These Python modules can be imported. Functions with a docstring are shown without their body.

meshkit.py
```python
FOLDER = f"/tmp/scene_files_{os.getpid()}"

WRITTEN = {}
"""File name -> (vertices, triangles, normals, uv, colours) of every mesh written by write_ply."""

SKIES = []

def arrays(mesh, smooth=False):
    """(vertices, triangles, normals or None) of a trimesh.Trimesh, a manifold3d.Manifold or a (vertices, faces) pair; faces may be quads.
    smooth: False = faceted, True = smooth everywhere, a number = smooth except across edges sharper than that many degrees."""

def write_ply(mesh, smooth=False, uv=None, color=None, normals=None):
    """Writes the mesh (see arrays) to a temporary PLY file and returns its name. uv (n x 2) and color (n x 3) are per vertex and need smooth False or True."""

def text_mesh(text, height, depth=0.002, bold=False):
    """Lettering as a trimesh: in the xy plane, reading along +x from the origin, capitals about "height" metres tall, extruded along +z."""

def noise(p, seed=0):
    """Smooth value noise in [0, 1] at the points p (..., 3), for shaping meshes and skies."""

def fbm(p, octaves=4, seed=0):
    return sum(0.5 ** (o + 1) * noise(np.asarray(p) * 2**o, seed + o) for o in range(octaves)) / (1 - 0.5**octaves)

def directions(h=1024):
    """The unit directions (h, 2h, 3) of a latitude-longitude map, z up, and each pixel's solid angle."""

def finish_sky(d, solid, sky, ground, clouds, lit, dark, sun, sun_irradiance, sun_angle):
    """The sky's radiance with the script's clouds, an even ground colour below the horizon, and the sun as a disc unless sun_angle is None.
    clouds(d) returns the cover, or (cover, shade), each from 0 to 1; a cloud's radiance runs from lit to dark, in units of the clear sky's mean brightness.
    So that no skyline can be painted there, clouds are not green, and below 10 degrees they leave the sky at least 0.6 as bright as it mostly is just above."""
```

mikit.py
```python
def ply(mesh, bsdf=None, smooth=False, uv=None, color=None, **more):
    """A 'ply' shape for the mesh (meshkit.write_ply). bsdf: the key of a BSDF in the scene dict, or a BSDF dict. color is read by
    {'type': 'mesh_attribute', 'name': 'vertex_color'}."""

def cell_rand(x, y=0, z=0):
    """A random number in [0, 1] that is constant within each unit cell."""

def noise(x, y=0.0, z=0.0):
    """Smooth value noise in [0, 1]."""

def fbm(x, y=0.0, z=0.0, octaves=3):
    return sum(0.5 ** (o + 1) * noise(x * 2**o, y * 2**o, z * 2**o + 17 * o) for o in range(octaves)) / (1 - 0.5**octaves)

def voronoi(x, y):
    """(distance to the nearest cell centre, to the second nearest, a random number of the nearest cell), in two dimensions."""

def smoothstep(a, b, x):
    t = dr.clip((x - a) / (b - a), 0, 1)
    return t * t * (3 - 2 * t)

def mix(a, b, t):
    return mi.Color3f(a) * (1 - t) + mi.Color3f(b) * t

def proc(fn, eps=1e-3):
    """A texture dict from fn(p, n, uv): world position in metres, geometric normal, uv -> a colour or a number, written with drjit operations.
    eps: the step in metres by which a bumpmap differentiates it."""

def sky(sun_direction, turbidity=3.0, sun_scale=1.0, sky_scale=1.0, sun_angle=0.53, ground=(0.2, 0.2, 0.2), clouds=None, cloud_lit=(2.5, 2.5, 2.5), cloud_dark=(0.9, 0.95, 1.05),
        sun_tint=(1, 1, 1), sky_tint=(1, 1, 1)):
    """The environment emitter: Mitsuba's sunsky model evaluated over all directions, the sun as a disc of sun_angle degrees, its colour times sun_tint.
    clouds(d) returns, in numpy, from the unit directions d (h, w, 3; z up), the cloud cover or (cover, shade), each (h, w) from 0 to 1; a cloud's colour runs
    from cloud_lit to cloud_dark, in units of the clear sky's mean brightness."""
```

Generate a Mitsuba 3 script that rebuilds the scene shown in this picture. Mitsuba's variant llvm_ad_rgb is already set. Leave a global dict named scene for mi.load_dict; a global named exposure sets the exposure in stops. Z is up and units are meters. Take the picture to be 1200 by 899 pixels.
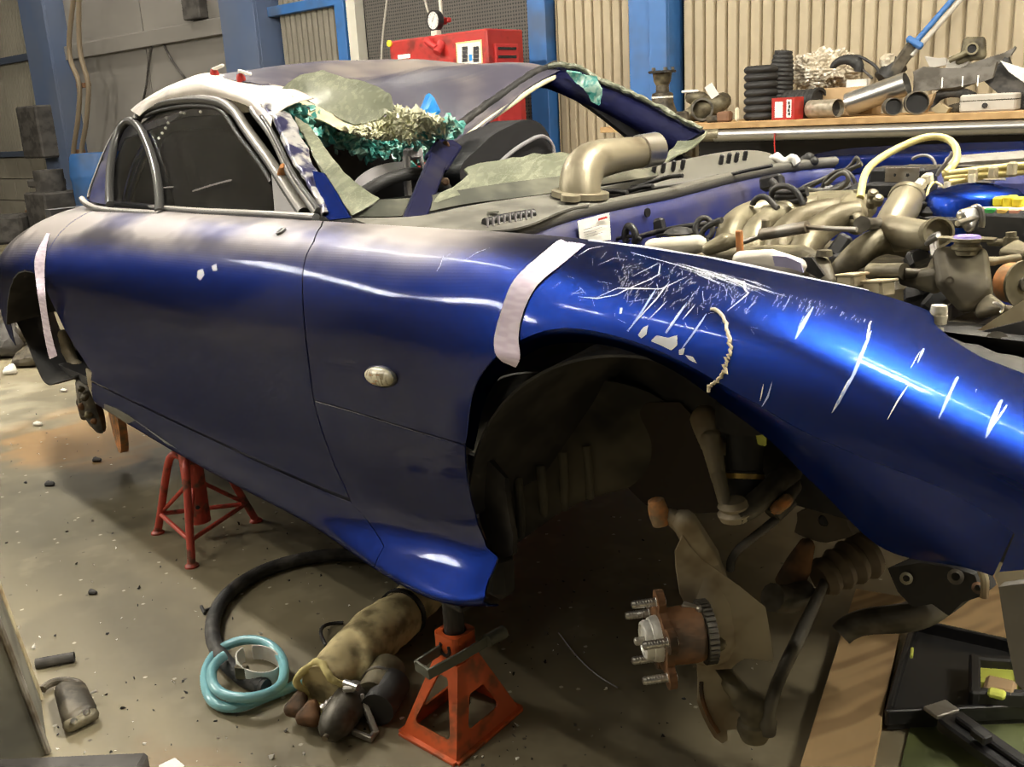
import math, random
import numpy as np, trimesh, shapely, drjit as dr
import mitsuba as mi
import manifold3d as m3
import mikit, meshkit
from mikit import proc, noise, fbm, voronoi, smoothstep, mix, cell_rand
from scipy.spatial import Delaunay
from scipy.interpolate import PchipInterpolator, RectBivariateSpline, CubicSpline, Akima1DInterpolator
from scipy.ndimage import gaussian_filter1d
from scipy.optimize import least_squares
from shapely.geometry import Polygon, Point, LineString
T = mi.ScalarTransform4f
scene = {'type': 'scene'}
labels = {}
rng = np.random.default_rng(7)
random.seed(7)
# ---------------------------------------------------------------- camera
# world: X towards the car's tail, Y towards the viewer (the car's right side), Z up; origin on the floor under the front axle
FPX, CX, CY = 1150.0, 600.0, 449.5
_dn = np.array([832 - CX, 4600 - CY, FPX]); _dn /= np.linalg.norm(_dn)
def _hdir(u):
    v = CY - ((u - CX) * _dn[0] + FPX * _dn[2]) / _dn[1]
    d = np.array([u - CX, v - CY, FPX]); return d / np.linalg.norm(d)
_eX = _hdir(-500); _eY = np.cross(-_dn, _eX)
ROT = np.stack([_eX, _eY, -_dn], 1)
EYE = np.array([-0.745, 1.788, 1.08])
def at(u, v, X=None, Y=None, Z=None, D=None, W=None):
    """The point of the world that stands at a pixel of the photograph, given one of its coordinates."""
    d = ROT.T @ np.array([(u - CX) / FPX, (v - CY) / FPX, 1.0])
    if D is not None: t = D
    elif X is not None: t = (X - EYE[0]) / d[0]
    elif Y is not None: t = (Y - EYE[1]) / d[1]
    elif W is not None: t = ((WALL_P - EYE) @ WALL_N + W) / (d @ WALL_N)
    else: t = (Z - EYE[2]) / d[2]
    return EYE + t * d
def proj(P):
    q = (np.asarray(P, float) - EYE) @ ROT.T
    return np.stack([CX + FPX * q[..., 0] / q[..., 2], CY + FPX * q[..., 1] / q[..., 2]], -1)
_fw, _up = ROT[2], -ROT[1]
scene['camera'] = {'type': 'perspective', 'fov': math.degrees(2 * math.atan(600 / FPX)), 'fov_axis': 'x', 'near_clip': 0.05, 'far_clip': 200.0,
                   'to_world': T().look_at(origin=EYE.tolist(), target=(EYE + _fw).tolist(), up=_up.tolist())}
WALL_D = ROT.T @ _hdir(-715); WALL_D[2] = 0; WALL_D /= np.linalg.norm(WALL_D)      # the back wall runs along this
WALL_P = np.array([1.674, -3.578, 0.0])
WALL_N = np.array([-WALL_D[1], WALL_D[0], 0.0])                                     # towards the viewer
def wp(s, n, z): return WALL_P + WALL_D * s + WALL_N * n + np.array([0, 0, z])

# ---------------------------------------------------------------- light
exposure = 0.48
LAMPS = [  # end, end, tube radius, radiance, label
    ((1.6, 3.4, 4.3), (3.0, 3.4, 4.3), 0.06, 70, 'fluorescent lamp hanging high beside the door of the wrecked car'),
    ((-0.50, 0.05, 2.75), (-0.08, 0.05, 2.75), 0.13, 165, 'bright fluorescent lamp hanging straight above the engine bay'),
    ((3.6, 0.8, 3.4), (5.0, 0.8, 3.4), 0.06, 245, 'fluorescent lamp hanging above the tail of the wrecked car'),
    ((8.6, 3.35, 3.56), (8.6, 6.2, 2.92), 0.17, 42, 'long fluorescent lamp hanging askew in the far front corner of the workshop'),
    ((-1.4, -1.5, 4.7), (0.4, -1.4, 4.7), 0.06, 170, 'fluorescent lamp hanging high over the parts bench'),
    ((5.6, -1.4, 4.2), (7.0, -1.3, 4.2), 0.045, 60, 'fluorescent lamp hanging high before the perforated panel'),
    ((9.2, -1.9, 4.6), (10.6, -1.8, 4.6), 0.06, 95, 'added fluorescent lamp high before the far left pillar, standing in for haze'),  # added lamp; brightens the wall top in place of haze
    ((-3.0, 0.1, 2.9), (-2.0, 0.1, 2.9), 0.06, 160, 'fluorescent lamp hanging before the nose of the wrecked car'),
    ((3.4, 3.6, 3.6), (4.8, 3.6, 3.6), 0.045, 70, 'fluorescent lamp hanging over the open floor beside the rear wheel arch'),
]
LAMP_TINT = (1.0, 0.93, 0.79)

# ---------------------------------------------------------------- mesh helpers
def V(*a): return np.array(a, float)
def cat(*ms):
    ms = [m for x in ms for m in (x if isinstance(x, (list, tuple)) else [x])]
    return trimesh.util.concatenate(ms)
def TM(v, f): return trimesh.Trimesh(np.asarray(v, float), np.asarray(f, int), process=False)
def frame(d, hint=(0, 0, 1)):
    d = np.asarray(d, float); d = d / np.linalg.norm(d)
    h = np.asarray(hint, float)
    if abs(d @ h) > 0.95: h = V(1, 0, 0) if abs(d[0]) < 0.9 else V(0, 1, 0)
    x = np.cross(h, d); x /= np.linalg.norm(x)
    return x, np.cross(d, x), d
def move(m, R=None, t=None):
    m = m.copy(); v = m.vertices
    if R is not None: v = v @ np.asarray(R).T
    if t is not None: v = v + np.asarray(t)
    m.vertices = v; return m
def rot(ax, deg):
    return trimesh.transformations.rotation_matrix(math.radians(deg), ax)[:3, :3]
def euler(x=0, y=0, z=0): return rot((0, 0, 1), z) @ rot((0, 1, 0), y) @ rot((1, 0, 0), x)
def box(size, c=(0, 0, 0), R=None, bev=0.0):
    s = np.asarray(size, float) / 2
    if bev <= 0:
        m = trimesh.creation.box(extents=s * 2)
    else:
        b = min(bev, s.min() * 0.95)
        pts = []
        for sx in (-1, 1):
            for sy in (-1, 1):
                for sz in (-1, 1):
                    for k in range(3):
                        p = s - b; p = p.copy(); p[k] += b
                        pts.append(p * (sx, sy, sz))
        m = trimesh.convex.convex_hull(np.array(pts))
    return move(m, R, c)
def basis(x, y):
    x = np.asarray(x, float); x = x / np.linalg.norm(x); y = np.asarray(y, float); y = y - x * (x @ y); y /= np.linalg.norm(y)
    return np.stack([x, y, np.cross(x, y)], 1)
def cyl(p0, p1, r, r1=None, seg=24, cap=True):
    p0, p1 = np.asarray(p0, float), np.asarray(p1, float); r1 = r if r1 is None else r1
    return lathe([(0, 0), (r, 0), (r1, 1), (0, 1)] if cap else [(r, 0), (r1, 1)], p0, p1, seg, rel=True)
def lathe(prof, p0, p1=None, seg=32, rel=False, axis=(0, 0, 1)):
    """A profile of (radius, height) revolved about the axis from p0 towards p1."""
    p0 = np.asarray(p0, float)
    if p1 is None: d = np.asarray(axis, float); L = 1.0
    else: d = np.asarray(p1, float) - p0; L = np.linalg.norm(d) if rel else 1.0
    x, y, z = frame(d)
    v, f = [], []
    a = np.arange(seg) * 2 * np.pi / seg
    idx = []
    for r, h in prof:
        if r <= 1e-9:
            idx.append([len(v)]); v.append(p0 + z * h * L)
        else:
            idx.append(list(range(len(v), len(v) + seg)))
            for t in a: v.append(p0 + z * h * L + (x * math.cos(t) + y * math.sin(t)) * r)
    for A, B in zip(idx, idx[1:]):
        for k in range(seg):
            k2 = (k + 1) % seg
            if len(A) == 1 and len(B) == 1: continue
            if len(A) == 1: f.append([A[0], B[k2], B[k]])
            elif len(B) == 1: f.append([A[k], A[k2], B[0]])
            else: f += [[A[k], A[k2], B[k2]], [A[k], B[k2], B[k]]]
    return TM(v, f)
def smoothpath(pts, n=40, closed=False):
    pts = np.asarray(pts, float)
    if len(pts) == 2: return pts[0] + np.linspace(0, 1, n)[:, None] * (pts[1] - pts[0])
    if closed: pts = np.vstack([pts, pts[:1]])
    t = np.concatenate([[0], np.cumsum(np.linalg.norm(np.diff(pts, axis=0), axis=1) ** 0.7)])
    return CubicSpline(t, pts, bc_type='periodic' if closed else 'not-a-knot' if len(pts) > 3 else 'natural')(np.linspace(0, t[-1], n))
def tube(pts, r, seg=10, n=None, closed=False, smooth=True, caps=True, wall=None):
    """A tube along points; r a number or a list along the way. wall: thickness of a hollow tube with open ends."""
    P = smoothpath(pts, n or max(8, 8 * len(pts)), closed) if smooth else np.asarray(pts, float)
    N = len(P)
    rr = np.full(N, r) if np.isscalar(r) else np.interp(np.linspace(0, 1, N), np.linspace(0, 1, len(r)), r)
    tan = np.gradient(P, axis=0)
    if closed:
        P = P[:-1]; rr = rr[:-1]; N -= 1; tan = np.roll(P, -1, 0) - np.roll(P, 1, 0)
    tan /= np.linalg.norm(tan, axis=1, keepdims=True) + 1e-12
    x, _, _ = frame(tan[0])
    X = []
    for k in range(N):
        x = x - tan[k] * (x @ tan[k]); x /= np.linalg.norm(x); X.append(x)
    X = np.array(X); Yv = np.cross(tan, X)
    a = np.arange(seg) * 2 * np.pi / seg
    def shell(rad):
        return (P[:, None] + (X[:, None] * np.cos(a)[None, :, None] + Yv[:, None] * np.sin(a)[None, :, None]) * rad[:, None, None]).reshape(-1, 3)
    v = shell(rr); f = []
    M = N if closed else N - 1
    def quads(o, flip):
        for i in range(M):
            j = (i + 1) % N
            for k in range(seg):
                k2 = (k + 1) % seg
                q = [o + i * seg + k, o + i * seg + k2, o + j * seg + k2, o + j * seg + k]
                if flip: q = q[::-1]
                f.append([q[0], q[1], q[2]]); f.append([q[0], q[2], q[3]])
    quads(0, False)
    if wall:
        o = len(v); v = np.vstack([v, shell(rr - wall)]); quads(o, True)
        for i, fl in ((0, True), (N - 1, False)):
            for k in range(seg):
                k2 = (k + 1) % seg
                q = [i * seg + k, i * seg + k2, o + i * seg + k2, o + i * seg + k]
                if fl: q = q[::-1]
                f.append([q[0], q[1], q[2]]); f.append([q[0], q[2], q[3]])
    elif caps and not closed:
        o = len(v); v = np.vstack([v, P[:1], P[-1:]])
        for k in range(seg):
            k2 = (k + 1) % seg
            f.append([o, k2, k]); f.append([o + 1, (N - 1) * seg + k, (N - 1) * seg + k2])
    return TM(v, f)
def ext(poly, h, R=None, t=None):
    """A polygon (points or shapely) in the xy plane, h thick along z from 0."""
    p = poly if hasattr(poly, 'geom_type') else Polygon(poly)
    if not p.is_valid: p = p.buffer(0)
    return move(cat([trimesh.creation.extrude_polygon(g, h, engine='earcut') for g in getattr(p, 'geoms', [p])]), R, t)
def rrect(w, h, r, n=4):
    return shapely.box(-w / 2 + r, -h / 2 + r, w / 2 - r, h / 2 - r).buffer(r, quad_segs=n)
def hull(spheres, seg=12):
    return manm(sum_hull(spheres, seg))
def sum_hull(spheres, seg=12):
    return m3.Manifold.batch_hull([m3.Manifold.sphere(r, seg).translate(list(map(float, p))) for p, r in spheres])
def manm(m):
    q = m.to_mesh(); return trimesh.Trimesh(q.vert_properties[:, :3].astype(float), q.tri_verts.astype(int), process=False)
def man(m):
    m = trimesh.Trimesh(m.vertices, m.faces, process=True); m.merge_vertices()
    return m3.Manifold(m3.Mesh(np.asarray(m.vertices, np.float32), np.asarray(m.faces, np.uint32)))
def grid(P, closed_u=False):
    """Quads over an (n, m, 3) array of points."""
    n, m = P.shape[:2]; i = np.arange(n * m).reshape(n, m)
    if closed_u: i = np.vstack([i, i[:1]])
    a, b, c, d = i[:-1, :-1].ravel(), i[1:, :-1].ravel(), i[1:, 1:].ravel(), i[:-1, 1:].ravel()
    return TM(P.reshape(-1, 3), np.vstack([np.stack([a, b, c], 1), np.stack([a, c, d], 1)]))
def loft(rows, n=24, m=24, ks=3):
    """A smooth sheet through rows of points."""
    rows = [smoothpath(r, n) for r in rows]
    A = np.stack(rows)                       # rows, n, 3
    if len(A) == 2: s = A[0] + np.linspace(0, 1, m)[:, None, None] * (A[1] - A[0])
    else:
        t = np.linspace(0, 1, len(A))
        s = (CubicSpline if ks == 3 else lambda a, b: PchipInterpolator(a, b))(t, A)(np.linspace(0, 1, m)) if len(A) > 2 else s
    return grid(s)
def thick(m, d):
    """A sheet given thickness: d inwards along its normals, with walls along its edges."""
    v, f = np.asarray(m.vertices), np.asarray(m.faces)
    vn = np.zeros_like(v); fn = np.cross(v[f[:, 1]] - v[f[:, 0]], v[f[:, 2]] - v[f[:, 0]])
    for k in range(3): np.add.at(vn, f[:, k], fn)
    vn /= np.linalg.norm(vn, axis=1, keepdims=True) + 1e-15
    N = len(v); e = np.vstack([f[:, [0, 1]], f[:, [1, 2]], f[:, [2, 0]]])
    key = e.min(1).astype(np.int64) * N + e.max(1)
    _, inv, cnt = np.unique(key, return_inverse=True, return_counts=True)
    b = e[cnt[inv] == 1]
    w = np.vstack([np.stack([b[:, 0], b[:, 1] + N, b[:, 1]], 1), np.stack([b[:, 0], b[:, 0] + N, b[:, 1] + N], 1)])
    return TM(np.vstack([v, v - vn * d]), np.vstack([f, f[:, ::-1] + N, w]))
def facing(m, d):
    """The sheet turned so that its normals look along d on average."""
    if (m.face_normals * m.area_faces[:, None]).sum(0) @ np.asarray(d, float) < 0:
        m = TM(m.vertices, np.asarray(m.faces)[:, ::-1])
    return m
def trisheet(poly, step=0.02, edge=None):
    """Triangles over a shapely polygon: 2-D points and faces, with dense even edges."""
    edge = edge or step * 0.5
    pts = []
    for ring in [poly.exterior] + list(poly.interiors):
        L = ring.length; k = max(8, int(L / edge))
        pts += [ring.interpolate(t * L / k).coords[0] for t in range(k)]
        pts += list(ring.coords)[:-1] if len(ring.coords) < 40 else []
    x0, y0, x1, y1 = poly.bounds
    gx, gy = np.meshgrid(np.arange(x0, x1, step), np.arange(y0, y1, step * 0.87))
    gx = gx + (np.arange(gx.shape[0]) % 2)[:, None] * step / 2
    inner = poly.buffer(-edge * 0.7)
    g = np.stack([gx.ravel(), gy.ravel()], 1)
    g = g[shapely.contains_xy(inner, g[:, 0], g[:, 1])]
    p = np.unique(np.round(np.vstack([np.array(pts), g]), 6), axis=0)
    tri = Delaunay(p).simplices
    c = p[tri].mean(1)
    tri = tri[shapely.contains_xy(poly.buffer(1e-6), c[:, 0], c[:, 1])]
    a = np.cross(p[tri[:, 1]] - p[tri[:, 0]], p[tri[:, 2]] - p[tri[:, 0]])
    return p, tri[np.abs(a) > 1e-10]
def jitter(m, amp, freq=20, seed=0, oct=3):
    n = np.stack([meshkit.fbm(np.asarray(m.vertices) * freq + 31.7 * k, oct, seed + k) for k in range(3)], 1) - 0.5
    m = m.copy(); m.vertices = m.vertices + n * 2 * amp; return m

# ---------------------------------------------------------------- the scene's entries
def key_of(name):
    k, n = name, 0
    while k in scene or k in labels:
        n += 1; k = f'{name}_{n:03d}'
    return k
def add(name, mesh, mat, parent=None, smooth=35, label=None, cat_=None, group=None, kind=None):
    k = key_of(name if parent is None else parent + '__' + name)
    scene[k] = mikit.ply(mesh, mat, smooth=smooth)
    tag(k, label, cat_, group, kind)
    return k
def tag(k, label=None, cat_=None, group=None, kind=None):
    d = labels.get(k, {})
    for a, b in (('label', label), ('category', cat_), ('group', group), ('kind', kind)):
        if b: d[a] = b
    if d: labels[k] = d
def thing(name, label, cat_, group=None):
    k = key_of(name); labels[k] = {'label': label, 'category': cat_}
    if group: labels[k]['group'] = group
    return k
def mat(name, **kw):
    two = kw.pop('two', True)
    d = {'type': 'principled'}
    for a, b in kw.items():
        if isinstance(b, (tuple, list)): b = {'type': 'rgb', 'value': list(b)}
        d[a] = b
    scene[name] = {'type': 'twosided', 'bsdf': d} if two else d
    return name
def lin(r, g, b):
    c = np.array([r, g, b]) / 255.0
    return tuple(float(x) for x in np.where(c < 0.04045, c / 12.92, ((c + 0.055) / 1.055) ** 2.4))
def bumped(name, h, **kw):
    """A principled material with a bump texture h(p, n, uv) of heights in metres."""
    mat(name, **kw); d = scene[name]['bsdf']
    scene[name] = {'type': 'twosided', 'bsdf': {'type': 'bumpmap', 'arbitrary': proc(h, 1e-3), 'scale': 1.0, 'bsdf': d}}
    return name

# ---------------------------------------------------------------- materials
def dustn(p, f): return fbm(p.x * f, p.y * f, p.z * f, 4)
BLUE = (0.0025, 0.0090, 0.070)          # rear body; its dimness away from the lamp is painted in
BLUE_LIT = (0.0050, 0.0280, 0.230)    # front wing; lamplit brightness put into the paint colour
def dust_amount(p, n):
    """Dust on the paint: thick on what faces up, a thin wiped film on the flanks; the front wing was handled and is clean."""
    d = fbm(p.x * 3.1, p.y * 5.3, p.z * 5.3, 4)
    up = smoothstep(0.30, 0.85, n.z) * smoothstep(0.45, 0.60, p.z)
    rear = smoothstep(0.15, 0.65, p.x)
    film = smoothstep(0.3, 1.0, p.x) * (0.03 + 0.12 * smoothstep(0.45, 0.75, fbm(p.x * 2.2, p.y, p.z * 9 + p.x * 1.5, 4)))
    return dr.clip(up * rear * (0.34 + 0.6 * smoothstep(0.30, 0.62, d)) + film + 0.02, 0, 0.9)
DUST = (0.34, 0.31, 0.30)
scene['m_coat'] = {'type': 'roughconductor', 'material': 'none', 'alpha': 0.004, 'distribution': 'ggx'}
def car_paint(name, dusty):
    """Metal flake under a clear coat that mirrors a few per cent; dust, where it lies, is a matt layer over both."""
    flake = {'type': 'roughconductor', 'material': 'none', 'alpha': 0.20, 'distribution': 'beckmann', 'specular_reflectance': proc(lambda p, n, uv: mix(BLUE_LIT, BLUE, smoothstep(-0.05, 0.60, p.x + 0.25 * (fbm(p.x * 4, p.y * 4, p.z * 4, 3) - 0.5))))}
    coat = {'type': 'roughconductor', 'material': 'none', 'alpha': 0.004, 'distribution': 'ggx'}
    lacquer = {'type': 'blendbsdf', 'weight': 0.038, 'a': flake, 'b': coat}
    if dusty:
        lacquer = {'type': 'blendbsdf', 'weight': proc(lambda p, n, uv: dr.square(dust_amount(p, n)) * 0.75 + 0.25 * dust_amount(p, n)), 'a': lacquer,
                   'b': {'type': 'principled', 'base_color': {'type': 'rgb', 'value': list(DUST)}, 'roughness': 0.45, 'specular': 0.5}}
    scene[name] = {'type': 'twosided', 'bsdf': lacquer}
del scene['m_coat']
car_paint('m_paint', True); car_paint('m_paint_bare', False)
def bay_fn(p, n, uv):
    return mix((0.007, 0.014, 0.11), (0.09, 0.08, 0.07), smoothstep(0.45, 0.8, dustn(p, 7)) * 0.5)
mat('m_bay', base_color=proc(bay_fn), roughness=0.4, clearcoat=0.5, clearcoat_gloss=0.9)
mat('m_navy', base_color=proc(lambda p, n, uv: mix((0.003, 0.004, 0.028), (0.03, 0.028, 0.03), smoothstep(0.5, 0.8, dustn(p, 12)) * 0.5)), roughness=0.5, specular=0.12)
def roof_fn(p, n, uv):
    d = fbm(p.x * 4, p.y * 4, p.z * 4, 4)
    return mix((0.012, 0.014, 0.050), (0.30, 0.26, 0.22), smoothstep(0.3, 0.95, n.z) * (0.16 + 0.55 * smoothstep(0.42, 0.75, d)))
mat('m_roof', base_color=proc(roof_fn), roughness=0.42, clearcoat=0.6, clearcoat_gloss=0.9)
mat('m_scratch', base_color=(0.72, 0.74, 0.80), roughness=0.6)
mat('m_scratch_blue', base_color=(0.36, 0.46, 0.78), roughness=0.5)
mat('m_primer', base_color=(0.62, 0.55, 0.40), roughness=0.8)
mat('m_black', base_color=(0.012, 0.012, 0.013), roughness=0.45)
mat('m_rubber', base_color=(0.018, 0.018, 0.018), roughness=0.6)
def dusty_black(p, n, uv): return mix((0.015, 0.015, 0.015), (0.11, 0.10, 0.09), smoothstep(0.45, 0.8, dustn(p, 14)) * 0.8)
mat('m_rubber_dusty', base_color=proc(dusty_black), roughness=0.65)
mat('m_seal', base_color=proc(lambda p, n, uv: mix((0.06, 0.058, 0.05), (0.115, 0.11, 0.09), smoothstep(0.2, 0.9, n.z) * 0.8)), roughness=0.55)
mat('m_trim', base_color=(0.05, 0.05, 0.05), roughness=0.25, clearcoat=0.7, clearcoat_gloss=0.95)
mat('m_trim_dusty', base_color=proc(lambda p, n, uv: mix((0.06, 0.06, 0.06), (0.33, 0.31, 0.29), smoothstep(0.1, 0.9, n.z))), roughness=0.35, clearcoat=0.6)
mat('m_liner', base_color=proc(lambda p, n, uv: mix((0.010, 0.010, 0.011), (0.045, 0.042, 0.036), smoothstep(0.4, 0.8, dustn(p, 9)))), roughness=0.75)
mat('m_undercoat', base_color=proc(lambda p, n, uv: mix((0.02, 0.02, 0.018), (0.10, 0.09, 0.065), smoothstep(0.35, 0.8, dustn(p, 11)))), roughness=0.85)
mat('m_interior', base_color=(0.009, 0.009, 0.011), roughness=0.6)
mat('m_interior_grey', base_color=proc(lambda p, n, uv: mix((0.04, 0.04, 0.038), (0.30, 0.29, 0.26), smoothstep(0.3, 0.75, dustn(p, 12)))), roughness=0.8)
def alu_fn(p, n, uv):
    return mix((0.23, 0.205, 0.135), (0.095, 0.08, 0.048), smoothstep(0.35, 0.75, dustn(p, 16)))
def alu_bump(p, n, uv): return (fbm(p.x * 400, p.y * 400, p.z * 400, 2) - 0.5) * 0.0006
bumped('m_cast', alu_bump, base_color=proc(alu_fn), metallic=0.45, roughness=0.42)
mat('m_cast_dirty', base_color=proc(lambda p, n, uv: mix((0.18, 0.158, 0.10), (0.05, 0.042, 0.027), smoothstep(0.3, 0.7, dustn(p, 18)))), metallic=0.3, roughness=0.55)
mat('m_cast_pipe', base_color=proc(lambda p, n, uv: mix((0.28, 0.25, 0.175), (0.14, 0.11, 0.07), smoothstep(0.4, 0.8, dustn(p, 10)))), metallic=0.55, roughness=0.42)
mat('m_steel', base_color=(0.55, 0.54, 0.51), metallic=0.95, roughness=0.28)
mat('m_steel_dull', base_color=proc(lambda p, n, uv: mix((0.40, 0.38, 0.34), (0.18, 0.15, 0.11), smoothstep(0.4, 0.75, dustn(p, 20)))), metallic=0.7, roughness=0.45)
mat('m_steel_dark', base_color=proc(lambda p, n, uv: mix((0.13, 0.12, 0.10), (0.05, 0.045, 0.035), smoothstep(0.4, 0.75, dustn(p, 22)))), metallic=0.5, roughness=0.5)
mat('m_chrome', base_color=(0.75, 0.75, 0.75), metallic=1.0, roughness=0.12)
def rust_fn(p, n, uv):
    d = dustn(p, 24)
    return mix((0.16, 0.075, 0.03), (0.05, 0.035, 0.022), smoothstep(0.3, 0.7, d))
mat('m_rust', base_color=proc(rust_fn), metallic=0.2, roughness=0.8)
mat('m_rust_orange', base_color=proc(lambda p, n, uv: mix((0.50, 0.20, 0.06), (0.20, 0.14, 0.08), smoothstep(0.35, 0.7, dustn(p, 40)))), roughness=0.8)
def shield_fn(p, n, uv):
    return mix((0.36, 0.315, 0.23), (0.20, 0.15, 0.09), smoothstep(0.4, 0.75, dustn(p, 15)))
mat('m_shield', base_color=proc(shield_fn), metallic=0.25, roughness=0.6)
mat('m_copper_wire', base_color=(0.62, 0.56, 0.20), roughness=0.5)
mat('m_white_plastic', base_color=(0.62, 0.58, 0.44), roughness=0.45)
mat('m_cream', base_color=(0.68, 0.62, 0.42), roughness=0.7)
mat('m_paper', base_color=(0.72, 0.71, 0.66), roughness=0.8)
mat('m_ink', base_color=(0.03, 0.03, 0.035), roughness=0.7)
mat('m_red_ink', base_color=(0.45, 0.03, 0.03), roughness=0.6)
mat('m_green', base_color=(0.03, 0.30, 0.07), roughness=0.5)
mat('m_orange_fuse', base_color=(0.65, 0.42, 0.10), roughness=0.5)
mat('m_yellow', base_color=(0.75, 0.62, 0.04), roughness=0.45)
mat('m_pink_fuse', base_color=(0.65, 0.30, 0.20), roughness=0.5)
mat('m_lens', base_color=proc(lambda p, n, uv: mix((0.62, 0.58, 0.44), (0.30, 0.26, 0.17), smoothstep(0.5, 0.8, noise(p.x * 260, p.z * 60, p.y * 60)))), roughness=0.25, clearcoat=0.8)
mat('m_red_paint', base_color=proc(lambda p, n, uv: mix((0.36, 0.022, 0.018), (0.18, 0.02, 0.014), smoothstep(0.5, 0.8, dustn(p, 13)))), roughness=0.38, clearcoat=0.3)
mat('m_red_stand', base_color=proc(lambda p, n, uv: mix((0.42, 0.055, 0.035), (0.13, 0.05, 0.03), smoothstep(0.52, 0.72, dustn(p, 30)))), roughness=0.45)
mat('m_orange_stand', base_color=proc(lambda p, n, uv: mix((0.56, 0.095, 0.022), (0.24, 0.07, 0.025), smoothstep(0.5, 0.75, dustn(p, 26)))), roughness=0.42, clearcoat=0.2)
def wood_fn(p, n, uv):
    g = noise(p.x * 30 + 5 * fbm(p.x * 3, p.y * 3, p.z * 3), p.y * 6, p.z * 30)
    return mix((0.46, 0.30, 0.14), (0.30, 0.18, 0.075), g)
mat('m_ply', base_color=proc(wood_fn), roughness=0.7)
def plank_fn(p, n, uv):
    g = noise((p.x * 0.94 - p.y * 0.34) * 60 + 4 * fbm(p.x * 4, p.y * 4), (p.x * 0.34 + p.y * 0.94) * 3, 1)
    return mix((0.44, 0.30, 0.15), (0.27, 0.17, 0.08), smoothstep(0.2, 0.9, g) * 0.8 + 0.2 * smoothstep(0.5, 0.7, fbm(p.x * 9, p.y * 9)))
mat('m_plank', base_color=proc(plank_fn), roughness=0.75)
mat('m_cardboard', base_color=(0.42, 0.29, 0.16), roughness=0.85)
mat('m_tape', base_color=proc(lambda p, n, uv: mix((0.66, 0.58, 0.68), (0.56, 0.47, 0.58), smoothstep(0.3, 0.7, noise(p.x * 40, p.y * 160, p.z * 160)))), roughness=0.85)
mat('m_wrap', base_color=proc(lambda p, n, uv: mix((0.44, 0.37, 0.20), (0.17, 0.14, 0.07), smoothstep(0.38, 0.72, dustn(p, 26)))), roughness=0.95)
mat('m_wrap_edge', base_color=(0.52, 0.45, 0.20), roughness=0.9)
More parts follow.
